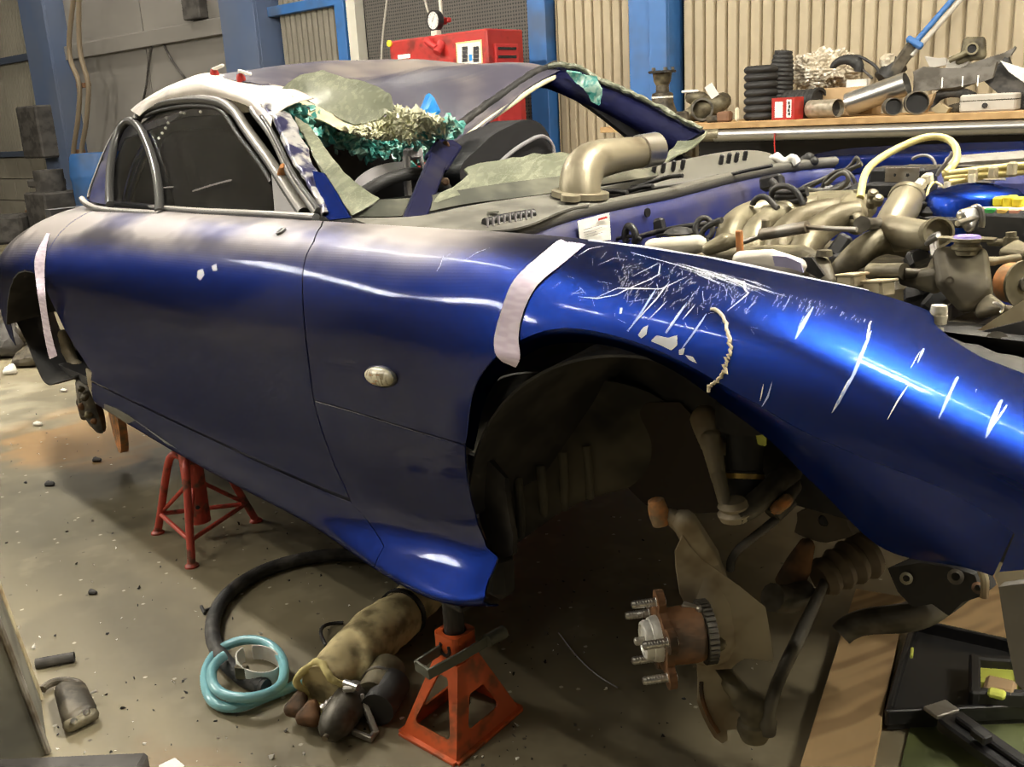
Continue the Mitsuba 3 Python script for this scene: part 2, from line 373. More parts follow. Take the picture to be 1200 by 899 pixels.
mat('m_case', base_color=proc(lambda p, n, uv: mix((0.17, 0.165, 0.135), (0.09, 0.085, 0.07), smoothstep(0.4, 0.75, dustn(p, 9)))), metallic=0.3, roughness=0.5)
mat('m_board_dark', base_color=proc(lambda p, n, uv: mix((0.075, 0.07, 0.065), (0.035, 0.032, 0.03), smoothstep(0.3, 0.7, dustn(p, 12)))), roughness=0.7)
mat('m_hose_blue', base_color=(0.20, 0.46, 0.52), roughness=0.18, spec_trans=0.0, clearcoat=1.0, clearcoat_gloss=0.97)
mat('m_blue_steel', base_color=proc(lambda p, n, uv: mix((0.035, 0.13, 0.36), (0.06, 0.10, 0.19), smoothstep(0.45, 0.8, dustn(p, 3)))), roughness=0.5)
mat('m_blue_hazed', base_color=proc(lambda p, n, uv: mix((0.055, 0.10, 0.22), (0.12, 0.135, 0.17), fbm(p.x * 2, p.y * 2, p.z * 1.5, 4))), roughness=0.6)  # far columns: haze put into the colour as a greyer blue
mat('m_white_post', base_color=(0.55, 0.54, 0.47), roughness=0.6)
mat('m_pipe_grey', base_color=(0.40, 0.38, 0.34), roughness=0.5)
mat('m_brown', base_color=(0.17, 0.09, 0.05), roughness=0.7)
mat('m_blueplastic', base_color=(0.02, 0.22, 0.62), roughness=0.4)
mat('m_green_mat', base_color=proc(lambda p, n, uv: mix((0.10, 0.12, 0.035), (0.055, 0.065, 0.025), smoothstep(0.3, 0.7, dustn(p, 9)))), roughness=0.9)
mat('m_zinc', base_color=(0.72, 0.72, 0.68), metallic=0.3, roughness=0.35)
mat('m_lime', base_color=(0.60, 0.64, 0.12), roughness=0.5)
mat('m_bag', base_color=(0.62, 0.58, 0.50), roughness=0.25, clearcoat=0.6)
mat('m_glasscrumb', base_color=(0.60, 0.60, 0.42), roughness=0.25, clearcoat=0.8)
mat('m_glassteal', base_color=proc(lambda p, n, uv: mix((0.05, 0.26, 0.23), (0.32, 0.50, 0.42), smoothstep(0.4, 0.7, dustn(p, 60)))), roughness=0.2, clearcoat=1.0)
def crack_fn(p, n, uv):
    w = fbm(p.x * 14, p.y * 14, p.z * 14, 2) * 1.2
    a, b, c = voronoi(p.x * 95 + p.z * 40 + w, p.y * 95 + p.z * 70 + w)
    e = 1 - smoothstep(0.0, 0.10, b - a)
    st = smoothstep(0.55, 0.72, noise(p.x * 150 + p.y * 60 + 4 * w, p.y * 34, p.z * 80)) * 0.14
    return mix((0.10, 0.11, 0.075), (0.42, 0.43, 0.32), dr.clip(e * 0.22 * smoothstep(0.4, 0.6, dustn(p, 8)) + st + 0.25 * smoothstep(0.35, 0.75, dustn(p, 9)), 0, 1))
mat('m_crackglass', base_color=proc(crack_fn), roughness=0.3, clearcoat=0.8, clearcoat_gloss=0.93)
mat('m_frit', base_color=proc(lambda p, n, uv: mix((0.045, 0.048, 0.038), (0.14, 0.14, 0.105), smoothstep(0.35, 0.75, dustn(p, 10)))), roughness=0.3, clearcoat=0.7)
scene['m_window'] = {'type': 'thindielectric', 'int_ior': 1.30, 'ext_ior': 1.0, 'specular_transmittance': {'type': 'rgb', 'value': [0.17, 0.18, 0.23]}}
mat('m_pillar_glint', base_color=proc(lambda p, n, uv: mix((0.62, 0.61, 0.60), (0.03, 0.03, 0.11), smoothstep(0.42, 0.6, dustn(p, 22)))), metallic=0.6, roughness=0.22, clearcoat=1.0)  # blue paint with its silvery reflections painted into the colour
mat('m_dial', base_color=(0.75, 0.75, 0.72), roughness=0.4)
mat('m_grease', base_color=proc(lambda p, n, uv: mix((0.10, 0.085, 0.06), (0.035, 0.03, 0.022), smoothstep(0.3, 0.7, dustn(p, 30)))), metallic=0.3, roughness=0.5)
mat('m_lamp_body', base_color=(0.7, 0.7, 0.68), roughness=0.5)

# ---------------------------------------------------------------- the room
def floor_fn(p, n, uv):
    big = fbm(p.x * 0.9, p.y * 0.9, 3.0, 4); fine = fbm(p.x * 14, p.y * 14, 0.0, 4)
    c = mix((0.195, 0.168, 0.108), (0.125, 0.110, 0.072), smoothstep(0.3, 0.7, big))
    c = mix(c, (0.26, 0.23, 0.155), smoothstep(0.5, 0.8, fine) * 0.35)
    def spot(x, y, r, col, k, sx=1.0, c=c):
        d = dr.sqrt(dr.square((p.x - x) * sx) + dr.square(p.y - y)) / r + (fbm(p.x * 6, p.y * 6, 9.0, 3) - 0.5) * 1.3
        return mix(c, col, (1 - smoothstep(0.55, 1.05, d)) * k)
    c = spot(2.40, 0.74, 0.22, (0.030, 0.027, 0.020), 0.9, c=c)        # oil
    c = spot(2.9, 0.62, 0.34, (0.27, 0.15, 0.05), 0.75, 0.8, c=c)       # rust wash
    c = spot(2.25, 0.95, 0.30, (0.09, 0.08, 0.052), 0.6, 0.6, c=c)
    c = spot(1.35, 1.15, 0.22, (0.11, 0.096, 0.066), 0.5, 0.7, c=c)
    c = spot(0.75, 1.25, 0.10, (0.22, 0.13, 0.06), 0.35, 0.6, c=c)
    c = spot(3.9, 1.0, 0.5, (0.40, 0.37, 0.28), 0.5, 0.7, c=c)
    a, b, w = voronoi(p.x * 9, p.y * 9)                                  # crumbs of dirt trodden into the surface
    c = mix(c, mix((0.07, 0.06, 0.045), (0.5, 0.47, 0.38), dr.select(w > 0.6, 1.0, 0.0)), (1 - smoothstep(0.02, 0.05, a)) * dr.select(w > 0.35, 0.8, 0.0))
    oil = smoothstep(0.62, 0.75, fbm(p.x * 2.3 + 7, p.y * 2.3, 1.0, 3))
    return mix(c, (0.07, 0.062, 0.042), oil * 0.55)
def floor_bump(p, n, uv): return fbm(p.x * 60, p.y * 60, 0.0, 3) * 0.0012
bumped('m_floor', floor_bump, base_color=proc(floor_fn), roughness=0.52, specular=0.35)
def sheet_fn(p, n, uv):
    s = (p.x - 1.674) * 0.996
    return mix((0.44, 0.375, 0.26), (0.31, 0.265, 0.19), dr.clip(fbm(p.x * 1.2, p.z * 0.5, 0.0, 4) * 0.7 + 0.25 * noise(p.x * 40, p.z * 2), 0, 1))
mat('m_sheet', base_color=proc(sheet_fn), roughness=0.6, specular=0.3)
mat('m_sheet_grey', base_color=proc(lambda p, n, uv: mix((0.27, 0.25, 0.205), (0.15, 0.138, 0.112), fbm(p.x * 0.8, p.z * 1.4, 4.0, 4))), roughness=0.7)
mat('m_panel_grey', base_color=proc(lambda p, n, uv: mix((0.27, 0.255, 0.235), (0.14, 0.132, 0.122), fbm(p.x * 0.7, p.z * 1.1, 2.0, 4))), roughness=0.75)
def perf_fn(p, n, uv):
    s, z = p.x * 40, p.z * 40
    r = dr.sqrt(dr.square(s - dr.floor(s) - 0.5) + dr.square(z - dr.floor(z) - 0.5))
    return mix((0.022, 0.022, 0.022), (0.082, 0.075, 0.068), smoothstep(0.22, 0.34, r))
mat('m_perforated', base_color=proc(perf_fn), roughness=0.7)
mat('m_rail_dark', base_color=(0.05, 0.065, 0.10), roughness=0.6)
mat('m_conduit', base_color=(0.22, 0.175, 0.12), roughness=0.6)
mat('m_block', base_color=proc(lambda p, n, uv: mix((0.27, 0.25, 0.205), (0.16, 0.148, 0.12), fbm(p.x * 3, p.z * 3, 1.0, 4))), roughness=0.85)
mat('m_ceiling', base_color=(0.30, 0.29, 0.27), roughness=0.9)
mat('m_wall_far', base_color=(0.09, 0.087, 0.08), roughness=0.9)

X0, X1, Y1, HC = -6.0, 17.0, 7.0, 5.2
add('floor', box((X1 - X0 + 2, 14, 0.2), ((X0 + X1) / 2, 1.5, -0.1)), 'm_floor', smooth=False, kind='structure')
add('ceiling', box((X1 - X0 + 2, 14, 0.1), ((X0 + X1) / 2, 1.5, HC + 0.05)), 'm_ceiling', smooth=False, kind='structure')
add('wall_front', box((X1 - X0, 0.1, HC), ((X0 + X1) / 2, Y1, HC / 2)), 'm_wall_far', smooth=False, kind='structure')
add('wall_right', box((0.1, 12, HC), (X0, 1.5, HC / 2)), 'm_wall_far', smooth=False, kind='structure')
add('wall_left', box((0.1, 12, HC), (X1, 1.5, HC / 2)), 'm_wall_far', smooth=False, kind='structure')
RW = np.stack([WALL_D, V(0, 0, 1), WALL_N], 1)              # wall frame: along, up, out
if np.linalg.det(RW) < 0: pass
def wbox(s0, s1, n0, n1, z0, z1, bev=0.0):
    R = np.stack([WALL_D, WALL_N, V(0, 0, 1)], 1)
    return box((s1 - s0, n1 - n0, z1 - z0), wp((s0 + s1) / 2, (n0 + n1) / 2, (z0 + z1) / 2), R, bev)
scene['wall_back'] = mikit.ply(wbox(-9, 16, -0.20, -0.08, 0, HC), 'm_wall_far'); tag('wall_back', kind='structure')
def corrugated(s0, s1, z0, z1, pitch=0.0762, depth=0.030, flat=0.25):
    """A ribbed steel sheet: flat crowns, sloped flanks, narrow valleys; 1 mm proud lips at the ends."""
    k = int((s1 - s0) / pitch); prof = []
    for i in range(k + 1):
        b = s0 + i * pitch
        for a, h in ((0.0, 0), (0.05, 0.04), (0.13, 0.86), (0.20, 1.0), (0.80, 1.0), (0.87, 0.86), (0.95, 0.04)):
            if b + a * pitch <= s1: prof.append((b + a * pitch, h * depth))
    P = np.array([[wp(s, h, z) for s, h in prof] for z in (z0, z1)])
    return facing(grid(P), WALL_N)
for s0, s1, z0, z1, m in ((-8.5, 1.55, 0.02, HC, 'm_sheet'), (1.95, 2.57, 0.02, HC, 'm_sheet'), (4.86, 5.70, 0.02, 2.0, 'm_sheet_grey'), (4.86, 5.70, 2.06, HC, 'm_sheet_grey'),
                          (10.55, 15.5, 0.92, 2.0, 'm_sheet_grey'), (10.55, 15.5, 2.08, HC, 'm_sheet_grey')):
    add('corrugated_sheet', thick(corrugated(s0, s1, z0, z1), 0.002), m, 'wall_back', smooth=30)
add('perforated_panel', wbox(2.78, 4.55, -0.02, 0.02, 0, HC), 'm_perforated', 'wall_back', smooth=False, label='dark grey perforated panel')
for s0, s1 in ((6.40, 8.10), (8.12, 9.80)):
    add('lining_panel', wbox(s0, s1, -0.02, 0.0, 0, 1.93), 'm_panel_grey', 'wall_back', smooth=False)
    add('lining_panel', wbox(s0, s1, -0.02, 0.0, 2.08, HC), 'm_panel_grey', 'wall_back', smooth=False)
for i in range(3):                                                        # block wall at the far left, laid in courses
    for j in range(10):
        s = 10.56 + j * 0.41 + (0.2 if i % 2 else 0)
        add('concrete_block', wbox(s, s + 0.40, -0.05, 0.03, i * 0.285 + 0.005, i * 0.285 + 0.28, 0.006), 'm_block', 'wall_back', smooth=False)
def hbeam(s0, s1, z1, d=0.22, face=0.5):
    """Steel H column: two flanges and a web, seen from the front flange and into the recess."""
    return cat(wbox(s0, s1, -0.05, d * 0.12, 0, z1), wbox((s0 + s1) / 2 - 0.006, (s0 + s1) / 2 + 0.006, 0, d, 0, z1), wbox(s0, s1, d, d + 0.014, 0, z1))
n = 0
for s0, s1, d in ((1.60, 1.90, 0.12), (2.60, 2.76, 0.10), (4.72, 4.84, 0.10), (5.78, 6.36, 0.20), (9.84, 10.52, 0.20)):
    n += 1; k = f'trim_{n}'
    bm = 'm_blue_hazed' if s0 > 5 else 'm_blue_steel'
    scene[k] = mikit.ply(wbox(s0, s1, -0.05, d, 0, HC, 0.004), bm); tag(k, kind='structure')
    if s1 - s0 > 0.25:
        add('flange', wbox(s0 - 0.0, s0 + (s1 - s0) * 0.42, d, d + 0.03, 0, HC, 0.003), bm, k, smooth=False)
for s0, s1, z0, z1 in ((4.84, 5.78, 2.0, 2.08), (10.52, 15.5, 2.0, 2.08), (10.52, 15.5, 0.86, 0.93)):
    n += 1; k = f'trim_{n}'
    scene[k] = mikit.ply(wbox(s0, s1, -0.02, 0.09, z0, z1, 0.004), 'm_rail_dark' if s0 > 8 else 'm_blue_steel'); tag(k, kind='structure')
n += 1; scene[f'trim_{n}'] = mikit.ply(wbox(6.36, 9.84, -0.02, 0.06, 1.93, 2.08, 0.004), 'm_panel_grey'); tag(f'trim_{n}', kind='structure')
n += 1; scene[f'trim_{n}'] = mikit.ply(wbox(4.58, 4.69, 0.0, 0.10, 0, HC, 0.004), 'm_white_post'); tag(f'trim_{n}', kind='structure')
# ceiling lamps
for a, b, r, rad, lab in LAMPS:
    k = thing('ceiling_lamp', lab, 'lamp', 'ceiling lamps')
    a, b = V(*a), V(*b); R = basis(b - a, np.cross((0, 0, 1), b - a)); c = (a + b) / 2; L = np.linalg.norm(b - a)
    add('housing', box((L + 0.06, 0.16, 0.05), c + V(0, 0, r + 0.03), R, bev=0.01), 'm_lamp_body', k, smooth=False)
    for s in (.1, .9):
        q = a + (b - a) * s; add('hanger', cyl(q + V(0, 0, r + .04), V(q[0], q[1], HC), 0.006, seg=8), 'm_lamp_body', k)
    tk = key_of(k + '__tube')
    scene[tk] = mikit.ply(cyl(a, b, r, seg=14), 'm_lamp_body', smooth=40, emitter={'type': 'area', 'radiance': {'type': 'rgb', 'value': [rad * x for x in LAMP_TINT]}})

# ---------------------------------------------------------------- the car: near flank
CAR = thing('car', 'wrecked dark blue sports coupe without bonnet or wheels, raised on two jack stands', 'car')
# sections (Y, Z) from the sill to the top edge, at stations along X
SEC = {
    -0.95: [(.54, .38), (.56, .41), (.57, .44), (.58, .47), (.58, .50), (.57, .53), (.55, .55), (.50, .56), (.44, .55)],
    -0.75: [(.70, .43), (.71, .46), (.72, .50), (.725, .53), (.725, .57), (.715, .60), (.69, .625), (.64, .635), (.56, .625)],
    -0.55: [(.80, .47), (.805, .51), (.81, .55), (.813, .59), (.815, .63), (.808, .665), (.778, .693), (.715, .705), (.61, .692)],
    -0.40: [(.845, .50), (.85, .55), (.855, .60), (.855, .645), (.855, .685), (.849, .719), (.820, .747), (.750, .757), (.570, .735)],
    -0.30: [(.855, .50), (.86, .55), (.862, .60), (.865, .66), (.867, .72), (.862, .755), (.835, .783), (.76, .796), (.570, .778)],
    -0.20: [(.86, .50), (.87, .56), (.88, .62), (.885, .68), (.878, .745), (.866, .783), (.843, .815), (.765, .832), (.585, .824)],
    0.00: [(.865, .46), (.88, .54), (.89, .62), (.895, .70), (.882, .785), (.868, .822), (.838, .849), (.765, .866), (.63, .855)],
    0.15: [(.865, .42), (.88, .50), (.89, .60), (.898, .70), (.884, .79), (.868, .830), (.838, .860), (.765, .880), (.637, .871)],
    0.31: [(.868, .315), (.918, .347), (.858, .410), (.872, .57), (.880, .715), (.861, .800), (.833, .855), (.770, .888), (.65, .881)],
    0.42: [(.852, .300), (.916, .330), (.854, .394), (.860, .505), (.872, .645), (.859, .765), (.828, .845), (.768, .886), (.668, .886)],
    0.60: [(.832, .279), (.892, .308), (.842, .372), (.855, .480), (.868, .620), (.861, .750), (.832, .833), (.775, .879), (.687, .888)],
    0.80: [(.820, .266), (.858, .294), (.834, .357), (.850, .475), (.868, .615), (.858, .745), (.832, .826), (.782, .875), (.706, .889)],
    1.00: [(.820, .268), (.838, .295), (.832, .354), (.848, .470), (.868, .610), (.858, .735), (.832, .815), (.785, .867), (.715, .890)],
    1.30: [(.820, .272), (.837, .300), (.832, .360), (.848, .470), (.868, .608), (.858, .728), (.831, .807), (.780, .860), (.700, .886)],
    1.65: [(.820, .287), (.840, .315), (.836, .372), (.850, .470), (.868, .600), (.860, .718), (.831, .798), (.775, .852), (.688, .880)],
    2.00: [(.820, .312), (.845, .340), (.850, .395), (.860, .475), (.873, .592), (.868, .708), (.834, .790), (.768, .848), (.668, .879)],
    2.25: [(.830, .335), (.850, .362), (.858, .412), (.868, .485), (.878, .592), (.873, .698), (.836, .782), (.765, .842), (.655, .878)],
    2.45: [(.830, .340), (.850, .370), (.860, .420), (.868, .490), (.876, .590), (.870, .690), (.830, .775), (.755, .836), (.640, .872)],
    2.60: [(.820, .345), (.845, .375), (.855, .425), (.862, .490), (.868, .585), (.858, .680), (.815, .760), (.740, .822), (.620, .855)],
    2.80: [(.80, .350), (.825, .380), (.838, .430), (.845, .490), (.848, .580), (.835, .668), (.790, .740), (.710, .796), (.580, .828)],
    3.05: [(.74, .36), (.765, .39), (.780, .44), (.790, .50), (.79, .58), (.775, .655), (.730, .715), (.650, .762), (.52, .790)],
    3.25: [(.64, .38), (.665, .41), (.68, .46), (.69, .52), (.69, .58), (.675, .64), (.64, .69), (.56, .73), (.45, .755)],
}
XS = np.array(sorted(SEC)); CTRL = np.array([SEC[x] for x in XS])
XD = np.linspace(XS[0], XS[-1], 421); TD = np.linspace(0, 1, 161)
_a = PchipInterpolator(XS, CTRL)(XD)
_a = gaussian_filter1d(_a, 8, axis=0, mode='nearest')
_b = CubicSpline(np.linspace(0, 1, 9), _a, axis=1)(TD)
_b = gaussian_filter1d(_b, 2.0, axis=1, mode='nearest')
SY, SZ = RectBivariateSpline(XD, TD, _b[..., 0]), RectBivariateSpline(XD, TD, _b[..., 1])
def flank(x, t):
    x, t = np.asarray(x, float), np.asarray(t, float)
    return np.stack([x, SY(x, t, grid=False), SZ(x, t, grid=False)], -1)
def fnormal(x, t):
    e = 1e-3
    a = flank(x + e, t) - flank(x - e, t); b = flank(x, t + e) - flank(x, t - e)
    n = np.cross(a, b); n /= np.linalg.norm(n, axis=-1, keepdims=True)
    return np.where(n[..., 1:2] < 0, -n, n) if n.ndim > 1 else (n if n[1] > 0 else -n)
_gx, _gt = np.meshgrid(XD[::2], TD[::2], indexing='ij')
_guv = proj(flank(_gx, _gt))
def inv(u, v):
    """Where on the flank a pixel of the photograph lies: (X, t)."""
    d = (_guv[..., 0] - u) ** 2 + (_guv[..., 1] - v) ** 2
    i = np.unravel_index(np.argmin(d), d.shape)
    g = lambda q: proj(flank(q[0], np.clip(q[1], 0, 1))) - (u, v)
    r = least_squares(g, [_gx[i], _gt[i]], bounds=([XS[0], 0], [XS[-1], 1]) if True else None, diff_step=1e-4)
    return r.x
def invs(pts): return np.array([inv(u, v) for u, v in pts])
def on_flank(pts, lift=0.0):
    q = invs(pts); return flank(q[:, 0], q[:, 1]) + fnormal(q[:, 0], q[:, 1]) * lift
def dense(pts, step=14):
    out = []
    for a, b in zip(pts, pts[1:]):
        k = max(1, int(np.hypot(b[0] - a[0], b[1] - a[1]) / step))
        out += [(a[0] + (b[0] - a[0]) * i / k, a[1] + (b[1] - a[1]) * i / k) for i in range(k)]
    return out + [pts[-1]]
def curve2(pts, n=30): return smoothpath(np.array([(a, b, 0) for a, b in pts]), n)[:, :2]
TS = 0.9
def panel(xt, step=0.016, d=0.0025, inset=0.0):
    """A sheet-metal panel: the part of the flank inside an outline given in (X, t)."""
    p = Polygon(np.asarray(xt) * (1, TS)).buffer(0)
    if inset: p = p.buffer(-inset)
    if p.geom_type != 'Polygon': p = max(p.geoms, key=lambda g: g.area)
    q, tri = trisheet(p, step, step * 0.5)
    x, t = q[:, 0], np.clip(q[:, 1] / TS, 0, 1)
    m = facing(TM(flank(x, t), tri), (0, 1, 0.2))
    return thick(m, d)
# outlines, each read off the photograph and carried onto the flank
ARCH_A = [(545, 520), (548, 500), (556, 455), (575, 425), (600, 405), (630, 391), (662, 385), (720, 394), (775, 413), (837, 446), (862, 461), (893, 478), (933, 502), (983, 525), (1025, 542), (1090, 567), (1140, 592), (1187, 625)]
ARCH_C = [tuple(p) for p in curve2(ARCH_A, 70)]
SEAM = [(378, 258), (377, 265), (368, 283), (359, 300), (355, 320), (355, 350), (357, 380), (360, 410), (364, 440), (368, 470), (376, 500), (392, 545), (412, 590), (432, 612), (450, 640)]
seam_xt = invs(SEAM); seam_xt[0, 1] = 1.0
arch_xt = invs(ARCH_C)
LOW = invs(dense([(545, 522), (480, 503), (412, 482)], 12))      # seam between the fender and its lower piece
_sx = PchipInterpolator(np.sort(seam_xt[:, 1]), seam_xt[np.argsort(seam_xt[:, 1]), 0])
# fender: top edge is t = 1, from the door seam to the headlight notch, then along the notch
notch = invs([(1085, 352), (1093, 366), (1097, 380), (1120, 400), (1150, 418), (1200, 437)])
top_f = [(x, 1.0) for x in np.linspace(seam_xt[0, 0], 0.10, 30)] + [tuple(inv(u, v)) for u, v in ((860, 306), (900, 315), (950, 325), (1000, 335), (1045, 344))]
nose = [(notch[-1, 0] - 0.06, notch[-1, 1] - 0.01), (-0.56, 0.93), (-0.72, 0.90), (-0.74, 0.10), (-0.56, 0.16), tuple(inv(1212, 668)), tuple(inv(1190, 670)), tuple(inv(1168, 672))]
tail_a = [(-0.47, 0.40)]
low_t = LOW[-1]
seam_up = [s for s in seam_xt if s[1] > low_t[1] + 0.01]
fender_xt = np.vstack([top_f, notch, nose, arch_xt[::-1], LOW, [[_sx(low_t[1]), low_t[1]]], seam_up[::-1]])
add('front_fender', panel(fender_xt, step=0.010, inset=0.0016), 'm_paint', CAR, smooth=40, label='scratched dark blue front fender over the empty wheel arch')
FENDER = CAR + '__front_fender'
# lower piece behind the wheel arch, running into the sill
edge_low = invs([(545, 524), (547, 560), (553, 590), (560, 615), (570, 640), (584, 652)])
sill0 = [(x, 0.0) for x in np.linspace(0.325, seam_xt[-1, 0], 14)]
arch_low = [(0.372, 0.42), (0.366, 0.36), (0.352, 0.30), (0.340, 0.22), (0.333, 0.15), (0.333, 0.05)]
low_xt = np.vstack([LOW[:1], edge_low, [(0.318, 0.17), (0.306, 0.11), (0.312, 0.04)], sill0, seam_xt[::-1][:-len(seam_up)], [[_sx(low_t[1]), low_t[1]]], LOW[::-1][:-1]])
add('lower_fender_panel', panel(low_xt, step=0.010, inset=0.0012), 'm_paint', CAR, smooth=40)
# door and sill
door_rear = invs([(62, 262), (55, 290), (52, 315), (54, 337)])
arch_r = invs(dense([(54, 340), (64, 362), (75, 385), (88, 407), (100, 425), (114, 447), (123, 470)], 10))
xr = [(2.235, 1.0), (2.235, .95), (2.237, .85), (2.238, .75), (2.240, .66)]
sill_line = 0.20
door_xt = np.vstack([[(x, 1.0) for x in np.linspace(seam_xt[0, 0], 2.235, 60)], xr[1:], arch_r[arch_r[:, 1] > 0.30], [(x, 0.27) for x in np.linspace(2.06, _sx(0.27), 40)], [s for s in seam_xt[::-1] if s[1] > 0.275]])
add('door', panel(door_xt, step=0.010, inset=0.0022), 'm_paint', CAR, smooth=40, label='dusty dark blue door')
DOOR = CAR + '__door'
sill_xt = np.vstack([[(x, 0.265) for x in np.linspace(2.055, _sx(0.265), 50)], [s for s in seam_xt if s[1] < 0.26], [(x, 0.0) for x in np.linspace(seam_xt[-1, 0], 2.07, 60)], [(2.085, 0.12), (2.075, 0.2)]])
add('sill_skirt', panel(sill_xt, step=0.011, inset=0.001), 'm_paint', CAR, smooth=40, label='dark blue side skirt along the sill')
sill_scuff = on_flank([(122, 475), (130, 490), (145, 500), (165, 510), (190, 522), (208, 526), (180, 508), (160, 495), (140, 484)], 0.0012)
# rear quarter with its arch
arc = [(2.24, .655), (2.30, .675), (2.36, .695), (2.43, .70), (2.50, .685), (2.56, .655), (2.61, .61), (2.66, .54), (2.70, .47), (2.73, .40)]
arc_t = []
for x, z in [(2.235, .665), (2.29, .690), (2.35, .700), (2.42, .699), (2.49, .687), (2.55, .664), (2.61, .625), (2.67, .57), (2.72, .51), (2.76, .44)]:
    tt = np.linspace(0, 1, 400); arc_t.append((x, tt[np.argmin(np.abs(flank(np.full(400, x), tt)[:, 2] - z))]))
quarter_xt = np.vstack([[(x, 1.0) for x in np.linspace(2.237, 3.24, 40)], [(3.24, 0.35), (3.0, 0.30), (2.78, 0.20)], arc_t[::-1], [(2.237, 0.75), (2.237, 0.9)]])
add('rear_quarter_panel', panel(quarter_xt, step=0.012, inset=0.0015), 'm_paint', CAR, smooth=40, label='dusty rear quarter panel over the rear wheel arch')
# rolled edge round the front arch: outer crease A, middle crease B, inner edge E
A3 = on_flank(ARCH_C)
def arch_row(pts, Y):
    c = curve2(pts, 70); y = np.interp(np.linspace(0, 1, 70), np.linspace(0, 1, len(Y)), Y)
    return np.array([at(u, v, Y=yy) for (u, v), yy in zip(c, y)])
B_PX = [(548, 524), (551, 500), (560, 460), (578, 430), (602, 411), (631, 397), (662, 392), (720, 400), (775, 419), (830, 447), (860, 468), (890, 488), (925, 513), (968, 543), (1012, 577), (1075, 622), (1110, 652), (1165, 673)]
E_PX = [(555, 528), (560, 505), (569, 470), (585, 443), (606, 424), (633, 408), (662, 402), (712, 405), (762, 421), (805, 444), (840, 470), (870, 492), (905, 519), (938, 552), (975, 588), (1030, 640), (1080, 657), (1163, 675)]
B3 = arch_row(B_PX, [.862, .862, .866, .870, .872, .872, .87, .865, .855, .845, .835, .82])
E3 = arch_row(E_PX, [.835, .835, .838, .842, .845, .845, .842, .835, .82, .80, .785, .80])
rows = [A3 + (0, -0.001, 0), A3 * .5 + B3 * .5 + (0, .0005, 0), B3, B3 * .5 + E3 * .5, E3]
lip = grid(np.stack([smoothpath(r, 90) for r in rows]))
add('arch_lip', thick(facing(lip, (0, 1, -1)), 0.002), 'm_paint_bare', FENDER, smooth=30)
# chrome-dark trim along the belt line, under the door glass
belt = flank(np.linspace(1.005, 2.42, 40), np.full(40, 1.0)) + (0, -0.006, 0.004)
add('belt_trim', tube(belt, 0.0095, seg=10, n=60), 'm_trim_dusty', CAR, smooth=50)
# side marker lamp
mk = invs([(447, 441)])[0]; mc = flank(*mk); mn = fnormal(*mk)
ax = flank(mk[0] - 0.01, mk[1]) - mc; Rm = basis(ax, np.cross(mn, ax))
lens = lathe([(0.036, 0), (0.036, .004), (.033, .009), (.024, .013), (.012, .0148), (0, .0152)], (0, 0, 0), seg=40)
lens.vertices = lens.vertices * (1.16, 0.46, 1.0)
k = add('side_marker', move(lens, Rm, mc), 'm_lens', CAR, smooth=50, label='oval clear side marker lamp')
ring = lathe([(0.036, -.002), (0.040, -.002), (0.040, .003), (.0365, .005)], (0, 0, 0), seg=40); ring.vertices = ring.vertices * (1.15, .48, 1)
add('bezel', move(ring, Rm, mc), 'm_trim', k, smooth=50)
bulb = cat(*[box((.010, .0012, .001), (x, y, .0153 - abs(x) * .1)) for x, y in ((-.008, .004), (.006, -.005), (.010, .006), (-.004, -.010), (.012, 0))])
add('amber_mark', move(bulb, Rm, mc), 'm_rust_orange', k, smooth=False)
